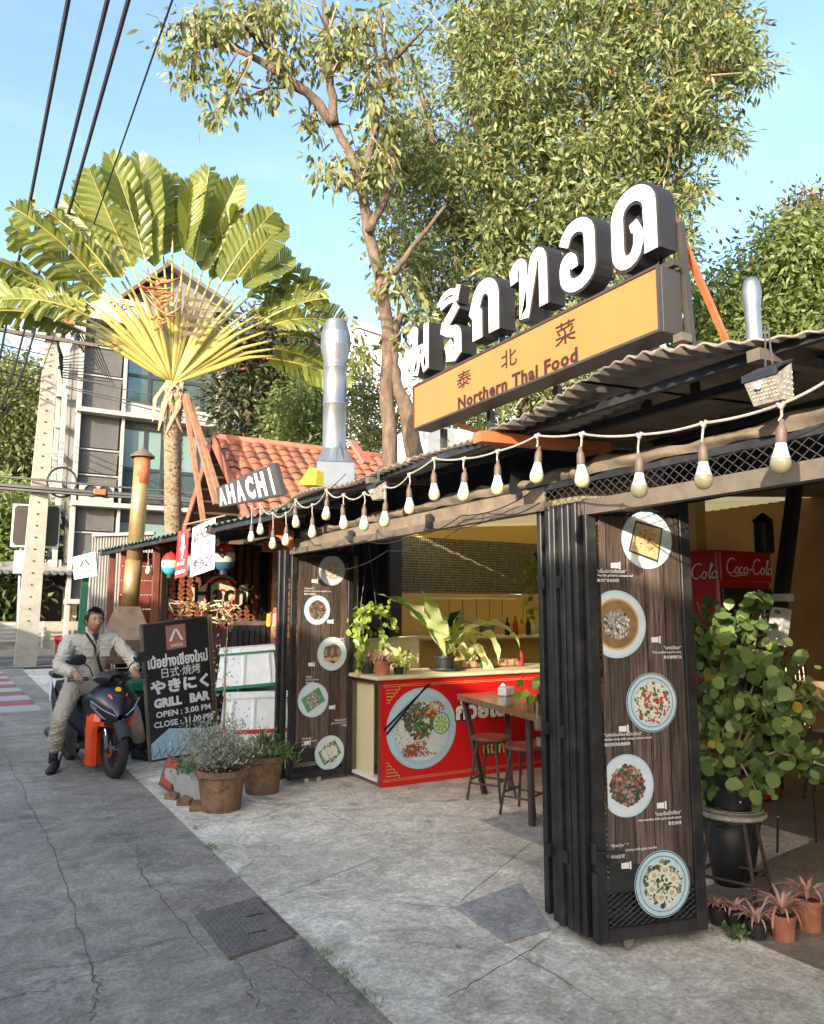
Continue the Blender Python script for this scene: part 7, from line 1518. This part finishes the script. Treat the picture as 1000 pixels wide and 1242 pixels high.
# more distant greenery closing the view along the cross street and above the roofs
for i, (x, d_, h, w) in enumerate(((-14, 48, 9, 7), (-5, 55, 8, 6), (14, 40, 8, 6), (22, 42, 9, 7), (31, 36, 8, 7), (38, 30, 8, 7), (30, 20, 7, 6), (34, 8, 7, 6), (30, -4, 7, 6))):
    t = thing('street_tree', ['leafy tree far down the lane beyond the junction', 'second leafy tree far down the lane', 'leafy tree behind the hotel', 'leafy tree right of the hotel', 'leafy tree behind the tiled house', 'leafy tree far behind the restaurant', 'leafy tree behind the shop roof', 'leafy tree behind the dining room', 'leafy tree beyond the right end of the shop'][i], 'tree', (x, d_, 0)); limb(t, [V(x, d_, 0), V(x+.2, d_, h*.5), V(x, d_, h*.8)], [.3, .2, .06], 'bark_dark')
    rg = np.random.default_rng(50+i); C_ = V(x, d_, h*.6)+rg.normal(size=(90, 3))*V(w*.26, w*.26, h*.16); idx = np.repeat(np.arange(90), 50); off = rg.normal(size=(4500, 3))*.45; link('crown', leaf_mesh(C_[idx]+off, off+rg.normal(size=off.shape)*.5, .32, .14), ['leaf_tree', 'leaf_bright', 'leaf_dark'][i % 3], t)

# ------------------------------------------------------------------ kitchen clutter
def item(name, label, cat, q, prof, mat, n=18, group=None):
    t = thing(name, label, cat, q, 0, group); MB().lathe(prof, q, n).build('body', mat, t, smooth=True); return t
wy, wz = 8.38, 1.28
item('cooking_pot', 'steel cooking pot on the kitchen worktop', 'pot', V(5.75, wy, wz), [(0, 0), (.13, 0), (.14, .02), (.14, .17), (.15, .18), (.135, .18), (.05, .2), (0, .2)], 'chrome')
t = item('cooking_pot', 'smaller steel pot right of the big one on the worktop', 'pot', V(6.15, wy+.1, wz), [(0, 0), (.10, 0), (.11, .12), (.115, .13), (.02, .14), (.02, .17), (0, .17)], 'galv')
for k, (x, h, m, lab) in enumerate(((6.42, .24, 'bottle_dark', 'dark sauce bottle leftmost on the worktop'), (6.52, .26, 'f_red', 'red sauce bottle on the kitchen worktop'), (6.62, .22, 'yellow_cloth', 'yellow sauce bottle on the kitchen worktop'), (6.74, .25, 'bottle_dark', 'dark sauce bottle right of the yellow one'), (6.86, .2, 'f_pale', 'pale jar at the right of the bottle row'))):
    item('sauce_bottle', lab, 'bottle', V(x, wy-.05*(k % 2), wz), [(0, 0), (.034, 0), (.036, h*.6), (.014, h*.78), (.014, h), (0, h)], m, 12, 'bottles on the kitchen worktop')
for k in range(5): item('bowl', ['lowest', 'second lowest', 'middle', 'second highest', 'topmost'][k]+' white bowl of the stack on the worktop', 'bowl', V(5.42, wy-.05, wz+.035*k), [(0, 0), (.05, 0), (.10, .055), (.105, .06), (.095, .058), (.04, .015), (0, .012)], 'white_clean', 18, 'stacked bowls')
t = thing('utensil_rail', 'steel rail with hanging ladles on the yellow kitchen wall', 'utensil rail', (6.1, 8.95, 1.75)); MB().tube([(5.5, 8.93, 1.78), (7.0, 8.93, 1.78)], .01, 6).build('rail', 'chrome', t)
for k in range(6): x = 5.6+k*.23; mb = MB(); mb.tube([(x, 8.92, 1.77), (x, 8.92, 1.50)], .006, 5); mb.lathe([(0, -.03), (.03, -.02), (.04, 0)], (x, 8.92, 1.48), 10); mb.build('ladle', 'chrome' if k % 2 else 'wood_mid', t)
t = thing('tissue_box', 'small white tissue box on the wooden table', 'box', V(4.28, 5.62, .85)); MB().box((4.28, 5.62, .89), (.13, .1, .08), rz=.2, bev=.01).build('body', 'white_clean', t)
t = thing('sauce_bottle', 'red sauce bottle standing on the counter top by the crate', 'bottle', V(5.35, 6.75, 1.003)); MB().lathe([(0, 0), (.03, 0), (.032, .13), (.012, .17), (.012, .21), (0, .21)], (5.35, 6.75, 1.003), 12).build('body', 'f_red', t, smooth=True)
# ------------------------------------------------------------------ scooter
Fh = nrm(V(.20, -.98, 0)); Ls = V(.98, .20, 0); F0 = V(1.37, 8.06, 0)
def B(b, y, z): return F0-Fh*b+Ls*y+V(0, 0, z)
sc = thing('scooter', 'black and orange motor scooter parked facing the camera', 'scooter', F0)
def wheel(b, r, name='wheel'):
    c = B(b, 0, r); steer = 0.0
    w = MB().lathe([(r-.075, -.022), (r-.06, -.034), (r-.03, -.043), (r-.008, -.03), (r, 0), (r-.008, .03), (r-.03, .043), (r-.06, .034), (r-.075, .022)], c, 36, ax=(Fh, V(0, 0, 1), Ls)).build('tyre', 'tyre', sc, smooth=True)
    MB().lathe([(r-.062, -.03), (r-.09, -.032), (r-.095, 0), (r-.09, .032), (r-.062, .03)], c, 36, ax=(Fh, V(0, 0, 1), Ls)).build('rim', 'bike_matt', w, smooth=True)
    MB().lathe([(0, -.05), (.035, -.05), (.04, 0), (.035, .05), (0, .05)], c, 16, ax=(Fh, V(0, 0, 1), Ls)).build('hub', 'galv', w, smooth=True)
    for k in range(6):
        a = k*math.pi/3+.3; d = Fh*math.cos(a)+V(0, 0, 1)*math.sin(a); MB().bar(c+d*.03, c+d*(r-.085), .022, .03, ref=Ls).build('spoke', 'bike_matt', w)
    MB().lathe([(.05, -.055), (.095, -.056), (.095, -.052), (.05, -.05)], c, 24, ax=(Fh, V(0, 0, 1), Ls)).build('brake_disc', 'chrome', w)
    mb = MB()
    for k in range(40): a = k*.157; d = Fh*math.cos(a)+V(0, 0, 1)*math.sin(a); mb.box(c+d*(r-.002), (.010, .05, .006), ax=(nrm(np.cross(Ls, d)), Ls, d))
    mb.build('tread', 'tyre', w, kind='stuff'); return w
wheel(0, .28); wheel(1.27, .28)
for s in (-1, 1): MB().tube([B(0, s*.075, .28), B(.10, s*.075, .60)], .02, 8).build('fork_leg', 'chrome' if s < 0 else 'bike_matt', sc, smooth=True)
def loft(secs, name, mat, parent=sc, smooth=True, close=True):
    """secs: list of closed rings (lists of world points, equal counts)"""
    mb = MB(); n = len(secs[0])
    for r_ in secs: mb.v += [tuple(map(float, p)) for p in r_]
    for i in range(len(secs)-1):
        for j in range(n if close else n-1): mb.face(i*n+j, i*n+(j+1) % n, (i+1)*n+(j+1) % n, (i+1)*n+j)
    if close: mb.face(*range(n)); mb.face(*[(len(secs)-1)*n+j for j in range(n)][::-1])
    return mb.build(name, mat, parent, smooth=smooth)
# front fender following the wheel
loft([[B(-(.31*math.cos(a)), y, .28+.31*math.sin(a)+(.0 if abs(y) < .05 else -.03)) for y in (-.075, -.06, -.03, 0, .03, .06, .075)] for a in np.linspace(R(28), R(150), 12)], 'front_fender', 'bike_matt', close=False)
for s in (-1, 1): loft([[B(.02, s*.06, .56), B(.18, s*.075, .56)], [B(.0, s*.072, .47), B(.16, s*.08, .44)], [B(.04, s*.075, .38), B(.12, s*.08, .38)]], 'fender_cheek', 'bike_matt', close=False)
# nose fairing: rings front to back
def ring(b, pts): return [B(b, y, z) for y, z in pts]
def sym(pts): return pts+[(-y, z) for y, z in pts[::-1]]
loft([ring(-.13, sym([(.0, .62), (.03, .60), (.04, .56), (.02, .53)])), ring(-.08, sym([(.0, .78), (.09, .72), (.14, .62), (.07, .50)])), ring(.02, sym([(.0, .88), (.12, .84), (.22, .72), (.12, .50)])), ring(.14, sym([(.0, .90), (.13, .88), (.26, .76), (.18, .46)])), ring(.24, sym([(.0, .88), (.12, .86), (.25, .74), (.20, .44)]))], 'nose_fairing', 'bike_black')
for s in (-1, 1):
    hl = MB().add([B(-.10, s*.045, .60), B(-.055, s*.15, .655), B(.04, s*.235, .735), B(.055, s*.235, .70), B(-.02, s*.16, .585), B(-.095, s*.06, .545)], [(0, 1, 2, 3, 4, 5)]).build('headlight', 'lamp_lens', sc)
    MB().tube([B(-.118, s*.05, .60), B(-.07, s*.15, .66), B(.03, s*.24, .745)], .007, 5).build('light_strip', 'chrome', hl)
    MB().add([B(-.075, s*.05, .73), B(-.04, s*.075, .80), B(-.028, s*.10, .80), B(-.06, s*.07, .72)], [(0, 1, 2, 3)]).build('orange_flash', 'bike_orange', sc)
    # leg shield wings
    loft([[B(.02, s*.13, .62), B(.05, s*.19, .62), B(.18, s*.215, .61)], [B(.0, s*.15, .545), B(.03, s*.205, .55), B(.16, s*.225, .54)], [B(.07, s*.15, .45), B(.08, s*.20, .45), B(.20, s*.215, .44)], [B(.13, s*.125, .33), B(.14, s*.175, .33), B(.26, s*.19, .32)], [B(.18, s*.105, .22), B(.19, s*.155, .22), B(.31, s*.17, .21)], [B(.24, s*.08, .09), B(.25, s*.125, .09), B(.38, s*.15, .10)]], 'leg_shield', 'bike_orange', close=False, smooth=False)
    MB().add([B(.06, s*.215, .575), B(-.075, s*.06, .52), B(-.07, s*.03, .49), B(.06, s*.18, .50)], [(0, 1, 2, 3)]).build('chin_trim', 'bike_orange', sc)
    loft([[B(.45, s*.20, .40), B(.45, s*.21, .22), B(.5, s*.12, .10)], [B(.8, s*.22, .50), B(.8, s*.22, .28), B(.85, s*.14, .14)], [B(1.2, s*.20, .72), B(1.2, s*.21, .46), B(1.2, s*.16, .36)], [B(1.65, s*.10, .82), B(1.65, s*.11, .64), B(1.62, s*.08, .60)]], 'side_panel', 'bike_matt', close=False)
MB().add([B(.30, -.19, .46), B(.30, .19, .46), B(.36, .13, .09), B(.36, -.13, .09)], [(0, 1, 2, 3)]).build('inner_shield', 'bike_orange', sc)
MB().box(B(.62, 0, .27), (.42, .42, .05), ax=(Ls, -Fh, V(0, 0, 1)), bev=.01).build('floorboard', 'bike_matt', sc)
loft([ring(.40, sym([(.0, .34), (.06, .33), (.07, .28), (.05, .24)])), ring(.65, sym([(.0, .55), (.09, .52), (.12, .35), (.09, .2)])), ring(.8, sym([(.0, .70), (.12, .68), (.17, .45), (.12, .25)])), ring(1.5, sym([(.0, .76), (.11, .75), (.14, .6), (.1, .5)])), ring(1.72, sym([(.0, .78), (.05, .77), (.06, .7), (.04, .66)]))], 'rear_body', 'bike_matt')
loft([ring(.62, sym([(.0, .70), (.08, .69), (.08, .66), (.06, .64)])), ring(.8, sym([(.0, .76), (.14, .75), (.15, .70), (.1, .66)])), ring(1.15, sym([(.0, .79), (.14, .78), (.15, .73), (.1, .68)])), ring(1.55, sym([(.0, .84), (.09, .83), (.1, .79), (.07, .75)]))], 'seat', 'tyre')
MB().box(B(.12, .0, .80), (.01, .01, .01)).build('horn', 'bike_matt', sc)
# handlebar cowl, bar, grips, mirrors
loft([ring(.04, sym([(.0, .98), (.05, .965), (.07, .92), (.04, .87)])), ring(.10, sym([(.0, 1.03), (.09, 1.0), (.17, .93), (.09, .86)])), ring(.20, sym([(.0, 1.02), (.10, 1.0), (.19, .93), (.10, .88)])), ring(.28, sym([(.0, .96), (.06, .95), (.1, .92), (.06, .9)]))], 'handlebar_cowl', 'bike_black')
MB().add([B(.035, -.035, .955), B(.035, .035, .955), B(.03, .0, .90)], [(0, 1, 2)]).build('cowl_badge', 'chrome', sc)
gr = {}
for s in (-1, 1):
    g0_, g1_ = B(.24, s*.20, .94), B(.29, s*.38, .935); gr[s] = (g0_+g1_)/2; MB().tube([g0_, g1_], .019, 8).build('grip', 'tyre', sc, smooth=True); MB().tube([B(.20, s*.19, .945), B(.17, s*.28, .945), B(.20, s*.39, .94)], .007, 6).build('brake_lever', 'galv', sc)
    MB().tube([B(.2, s*.17, .96), B(.22, s*.20, 1.05), B(.22, s*.27, 1.11)], .007, 6).build('mirror_stem', 'tyre', sc)
    mc_ = B(.22, s*.335, 1.13); m = MB().lathe([(0, -.022), (.6, -.02), (1, -.004), (1, .008), (.6, .012), (0, .012)], mc_, 20, ax=(nrm(Ls+V(0, 0, .08*s)), V(0, 0, 1), Fh)); m.v = [tuple(mc_+(np.array(v)-mc_)@np.array(np.eye(3))*1) for v in m.v]
    mm = MB(); 
    for r_, h_ in ((0, -.022), (.6, -.02), (1, -.004), (1, .008), (.6, .016), (0, .018)):
        for j in range(20): t_ = 2*math.pi*j/20; x_ = .10*abs(math.cos(t_))**.8*(1 if math.cos(t_) > 0 else -1); mm.v.append(tuple(mc_+Ls*r_*x_+V(0, 0, 1)*r_*.048*math.sin(t_)*(1.1-.25*s*math.cos(t_))+Fh*h_))
    for i in range(5):
        for j in range(20): mm.face(i*20+j, i*20+(j+1) % 20, (i+1)*20+(j+1) % 20, (i+1)*20+j)
    mm.build('mirror', 'bike_black', sc, smooth=True)
st_c = B(-.03, 0, .845); MB().lathe([(0, .004), (.03, .003), (.032, 0)], st_c, 14, ax=(Ls, nrm(V(0, 0, 1)-Fh*.55), nrm(Fh+V(0, 0, .55))), sc=(1, .8)).build('round_sticker', 'yellow_cloth', sc)
MB().tube([B(.95, .0, .3), B(.9, -.2, .12), B(.8, -.26, .02)], .012, 6).build('side_stand', 'bike_matt', sc); MB().tube([B(.95, -.17, .24), B(1.2, -.18, .27), B(1.42, -.18, .30)], [.03, .055, .05], 12).build('exhaust', 'bike_matt', sc, smooth=True)
MB().tube([B(.85, .15, .3), B(.5, .18, .2), B(.3, .14, .25)], .01, 5).build('cable_loom', 'tyre', sc)
# ------------------------------------------------------------------ rider
import bmesh
pe = thing('person', 'man in a beige overshirt and trousers sitting astride the scooter', 'person', B(.85, 0, 0))
from mathutils import noise as mnoise
def crumple(me, amt):
    me.update(); ns = [v.normal.copy() for v in me.vertices]
    for v, n_ in zip(me.vertices, ns):
        q_ = Vector((v.co.x*11, v.co.y*11, v.co.z*22)); w_ = mnoise.noise_vector(v.co*6); h = 1-abs(mnoise.noise(q_+w_*2.2))*2; h2 = 1-abs(mnoise.noise(q_*2.1+w_*3))*2; v.co += n_*amt*(h**3*.75+h2**3*.3-.25)
def skin_obj(name, chains, mat, parent, sub=2, root=0, fold=0):
    """chains of (point, radius or (rx, ry)); shared points join limbs"""
    bm = bmesh.new(); lay = bm.verts.layers.skin.verify(); key = {}
    for ch_ in chains:
        prev = None
        for p, r in ch_:
            k_ = tuple(round(float(t), 4) for t in p)
            if k_ not in key:
                v = bm.verts.new([float(t) for t in p]); v[lay].radius = r if isinstance(r, tuple) else (r, r); v[lay].use_root = (len(key) == root); key[k_] = v
            v = key[k_]
            if prev is not None and prev != v and not bm.edges.get((prev, v)): bm.edges.new((prev, v))
            prev = v
    me = bpy.data.meshes.new(name); bm.to_mesh(me); bm.free()
    o = bpy.data.objects.new(name, me); COL.objects.link(o); me.materials.append(MATS[mat])
    m = o.modifiers.new('s', 'SKIN'); m.use_smooth_shade = True; m.use_x_symmetry = False; m = o.modifiers.new('u', 'SUBSURF'); m.levels = m.render_levels = sub
    dg = bpy.context.evaluated_depsgraph_get(); dg.update(); nm = bpy.data.meshes.new_from_object(o.evaluated_get(dg), depsgraph=dg); bpy.data.objects.remove(o); bpy.data.meshes.remove(me)
    if fold: crumple(nm, fold)
    nm.materials.clear(); nm.polygons.foreach_set('use_smooth', [True]*len(nm.polygons)); return link(name, nm, mat, parent)
pel = B(.86, 0, .86); wai = B(.84, 0, 1.02); che = B(.78, 0, 1.18); uch = B(.76, 0, 1.29); nek = B(.74, 0, 1.37)
SH = {s: B(.76, s*.235, 1.29) for s in (-1, 1)}; EL = {-1: B(.62, -.37, 1.04), 1: B(.58, .38, 1.08)}; WR = {-1: B(.36, -.30, .985), 1: B(.37, .315, .985)}
foot = {-1: V(.90, 8.66, 0), 1: V(1.78, 8.86, 0)}
HP = {s: B(.86, s*.12, .84) for s in (-1, 1)}; KN = {-1: B(.50, -.36, .56), 1: B(.50, .37, .56)}; AN = {s: foot[s]+V(.0, .06, .13) for s in (-1, 1)}
skin_obj('shirt', [[(pel+V(0, 0, -.03), (.18, .155)), (wai, (.175, .15)), (che, (.195, .155)), (uch, (.175, .13)), (nek-V(0, 0, .03), .075)]]+[[(uch, .16), (SH[s], .088), ((SH[s]+EL[s])/2, .075), (EL[s], .068), ((EL[s]+WR[s])/2, .056), (WR[s], .046)] for s in (-1, 1)], 'shirt', pe, 4, fold=.017)
skin_obj('trousers', [[(pel, .15), (HP[s], .115), ((HP[s]+KN[s])/2, .098), (KN[s], .078), ((KN[s]+AN[s])/2, .078), (AN[s]+V(0, 0, .07), .074)] for s in (-1, 1)], 'trousers', pe, 4, fold=.015)
hc_ = B(.71, 0, 1.50)
# body: neck and hands in one figure under the clothes
def hand(s):
    w = WR[s]; g = gr[s]; d = nrm(g-w); palm_ = g+V(0, 0, .022)-d*.01; ch_ = [[(w, .030), ((w+palm_)/2+V(0, 0, .01), (.034, .022)), (palm_, (.040, .020))]]
    ax = nrm(Ls*s)
    for k in range(4):
        o_ = (k-1.5)*.021; b_ = palm_+ax*o_+d*.022; l = (.9, 1, .95, .78)[k]; ch_.append([(palm_, .02), (b_, .0105), (b_+d*.028*l-V(0, 0, .016), .0098), (b_+d*.022*l-V(0, 0, .045*l), .009), (b_-d*.004-V(0, 0, .055*l), .008)])
    th = palm_-ax*.035-d*.012; ch_.append([(palm_, .02), (th, .013), (th+d*.03-V(0, 0, .02)-ax*.006, .011), (th+d*.045-V(0, 0, .038), .009)])
    return ch_
skin_obj('body', [[(uch, .08), (nek, .056), (nek+V(0, 0, .06)+Fh*.01, .055), (hc_-V(0, 0, .06), .06)]]+[[(uch, .08), (SH[s], .05), (EL[s], .045), (WR[s], .030)] for s in (-1, 1)]+hand(-1)+hand(1), 'skin', pe, 2)
# head: shaped surface with nose, brow, cheeks, chin
hu, hv_, hw = Ls, V(0, 0, 1), Fh
def headp(a, e):
    """a = turn around the head (0 = face), e = -1..1 up the head"""
    el = e*math.pi/2; x = math.cos(el)*math.sin(a); y = math.cos(el)*math.cos(a); z = math.sin(el)
    wx, wy, wz = .083, .100, .125
    if z < 0: wx *= 1-.30*(-z)**1.6; wy *= 1-.10*(-z)**2
    p = V(x*wx, y*wy, z*wz)
    if y > 0: p[1] += .010*math.exp(-((z+.72)/.2)**2)*y-.006*math.exp(-((z-.1)/.12)**2)*math.exp(-((abs(x)-.4)/.2)**2)+.006*math.exp(-((z+.30)/.2)**2)*math.exp(-((abs(x)-.5)/.2)**2)
    if y > 0: n_ = math.exp(-(x/.13)**2); p[1] += n_*(.024*math.exp(-((z+.22)/.10)**2)+.012*math.exp(-((z+.05)/.16)**2)); p[1] += .006*math.exp(-((z+.52)/.06)**2)*math.exp(-(x/.3)**2)
    return hc_+hu*p[0]+hw*p[1]+hv_*p[2]
hd = MB().grid(lambda i, j: headp(i*2*math.pi, -1+2*j), 44, 30).build('head', 'skin', pe, smooth=True)
for s in (-1, 1):
    q = hc_+hu*s*.036+hw*.091+hv_*.010; MB().lathe([(0, .004), (.012, .003), (.013, 0)], q-hw*.001, 12, ax=(hu, hv_, hw), sc=(1, .32)).build('eye', 'print_white', hd); MB().lathe([(0, .0055), (.0045, .005), (.005, .002)], q, 10, ax=(hu, hv_, hw)).build('iris', 'hair', hd)
    MB().tube([q+hu*.017*s*-1+hv_*.021+hw*.002, q+hv_*.026+hw*.004, q+hu*s*.02+hv_*.020-hw*.006], [.003, .0045, .002], 6).build('eyebrow', 'hair', hd); MB().tube([q-hu*.015*s+hv_*.0045, q+hv_*.0068+hw*.003, q+hu*s*.015+hv_*.0045-hw*.002], [.0015, .0022, .0015], 5).build('eyelid', 'hair', hd)
    e_ = hc_+hu*s*.083-hv_*.005; MB().lathe([(0, .012), (.6, .010), (1, 0)], e_, 12, ax=(nrm(hw+hv_*.0)*.018, hv_*.032, hu*s)).build('ear', 'skin', hd, smooth=True)
MB().tube([hc_+hu*-.026-hv_*.066+hw*.092, hc_-hv_*.063+hw*.103, hc_+hu*.026-hv_*.066+hw*.092], [.003, .0065, .003], 8).build('lips', 'f_red', hd, smooth=True)
mb = MB(); rg = np.random.default_rng(9)
def hairp(i, j): a = i*2*math.pi; e = -.30+1.3*j; lim = .42 if math.cos(a) > .35 else (-.05 if math.cos(a) > -.2 else -.35); e = max(e, lim); p = headp(a, min(e, 1)); d = nrm(p-hc_); return p+d*(.006+.010*j)+hv_*.006*max(0, j-.3)
mb.grid(hairp, 40, 14); mb.build('hair_cap', 'hair', hd, smooth=True)
P = []; A = []
for k in range(1300):
    a = rg.uniform(-math.pi, math.pi); lo_ = .45 if math.cos(a) > .35 else (0 if math.cos(a) > -.2 else -.3); e = rg.uniform(lo_, 1); p = headp(a, e); d = nrm(p-hc_); P.append(p+d*.010); A.append(d*.5+rg.normal(size=3)*.6+hw*.5+hv_*.3)
me = leaf_mesh(P, A, .022, .008); link('hair_strands', me, 'hair', hd)
MB().tube([hc_+hu*x*.055+hw*(.062-abs(x)*.012)+hv_*(.098-abs(x)*.012) for x in (-1.3, -.9, -.5, -.1, .1, .5, .9, 1.3)], [.006, .016, .018, .007, .007, .018, .016, .006], 8, flat=.5).build('sunglasses', 'lamp_lens', pe, smooth=True)
# clothes detail
for s in (-1, 1):
    c = nek+hu*s*.045+hw*.07-hv_*.03; MB().add([nek+hu*s*.062+hw*.015+hv_*.022, nek+hu*s*.012+hw*.085-hv_*.05, c+hu*s*.055-hv_*.065+hw*.018, nek+hu*s*.10+hw*.02-hv_*.02], [(0, 1, 2, 3)]).build('collar', 'shirt', pe)
    pc_ = che+hu*s*.085+hw*.178+hv_*.02; pk = MB().box(pc_-hv_*.02, (.10, .012, .10), ax=(hu, hw, hv_), bev=.004).build('chest_pocket', 'shirt', pe); MB().box(pc_+hv_*.025+hw*.006, (.108, .01, .03), ax=(hu, hw, hv_), bev=.003).build('pocket_flap', 'shirt', pk)
    # shoes: sole and upper
    f_ = foot[s]; dr_ = nrm(V(-.35 if s < 0 else .55, -1, 0)); sd2 = V(-dr_[1], dr_[0], 0); R4 = []
    for t_, w_, h_ in ((-.11, .036, .10), (-.06, .042, .13), (0, .044, .10), (.07, .05, .07), (.13, .047, .05), (.165, .02, .03)): c = f_+dr_*t_; R4.append([c+sd2*w_*math.cos(a)+V(0, 0, max(0.002, h_*.5+h_*.5*math.sin(a))) for a in np.linspace(0, 2*math.pi, 13)[:-1]])
    loft(R4, 'shoe', 'shoe', pe); MB().tube([AN[s]+V(0, 0, .09), AN[s]-V(0, 0, .05)], .045, 10).build('sock', 'shoe', pe, smooth=True)
MB().add([nek+hu*-.035+hw*.07+hv_*.0, nek+hu*.035+hw*.07, nek+hw*.135-hv_*.12], [(0, 1, 2)]).build('undershirt', 'print_black', pe)
MB().tube([uch-hu*.10+hv_*.10-hw*.02, uch-hu*.095+hv_*.085+hw*.08, che-hu*.03+hw*.195+hv_*.06, wai+hu*.05+hw*.195+hv_*.02, pel+hu*.16+hw*.14+hv_*.02], .014, 6, flat=.35).build('bag_strap', 'print_black', pe, smooth=True)
MB().tube([uch+hv_*.02+hw*.155, che+hw*.187, wai+hw*.182, pel+hw*.165+hv_*.03], .004, 5).build('placket', 'trousers', pe)
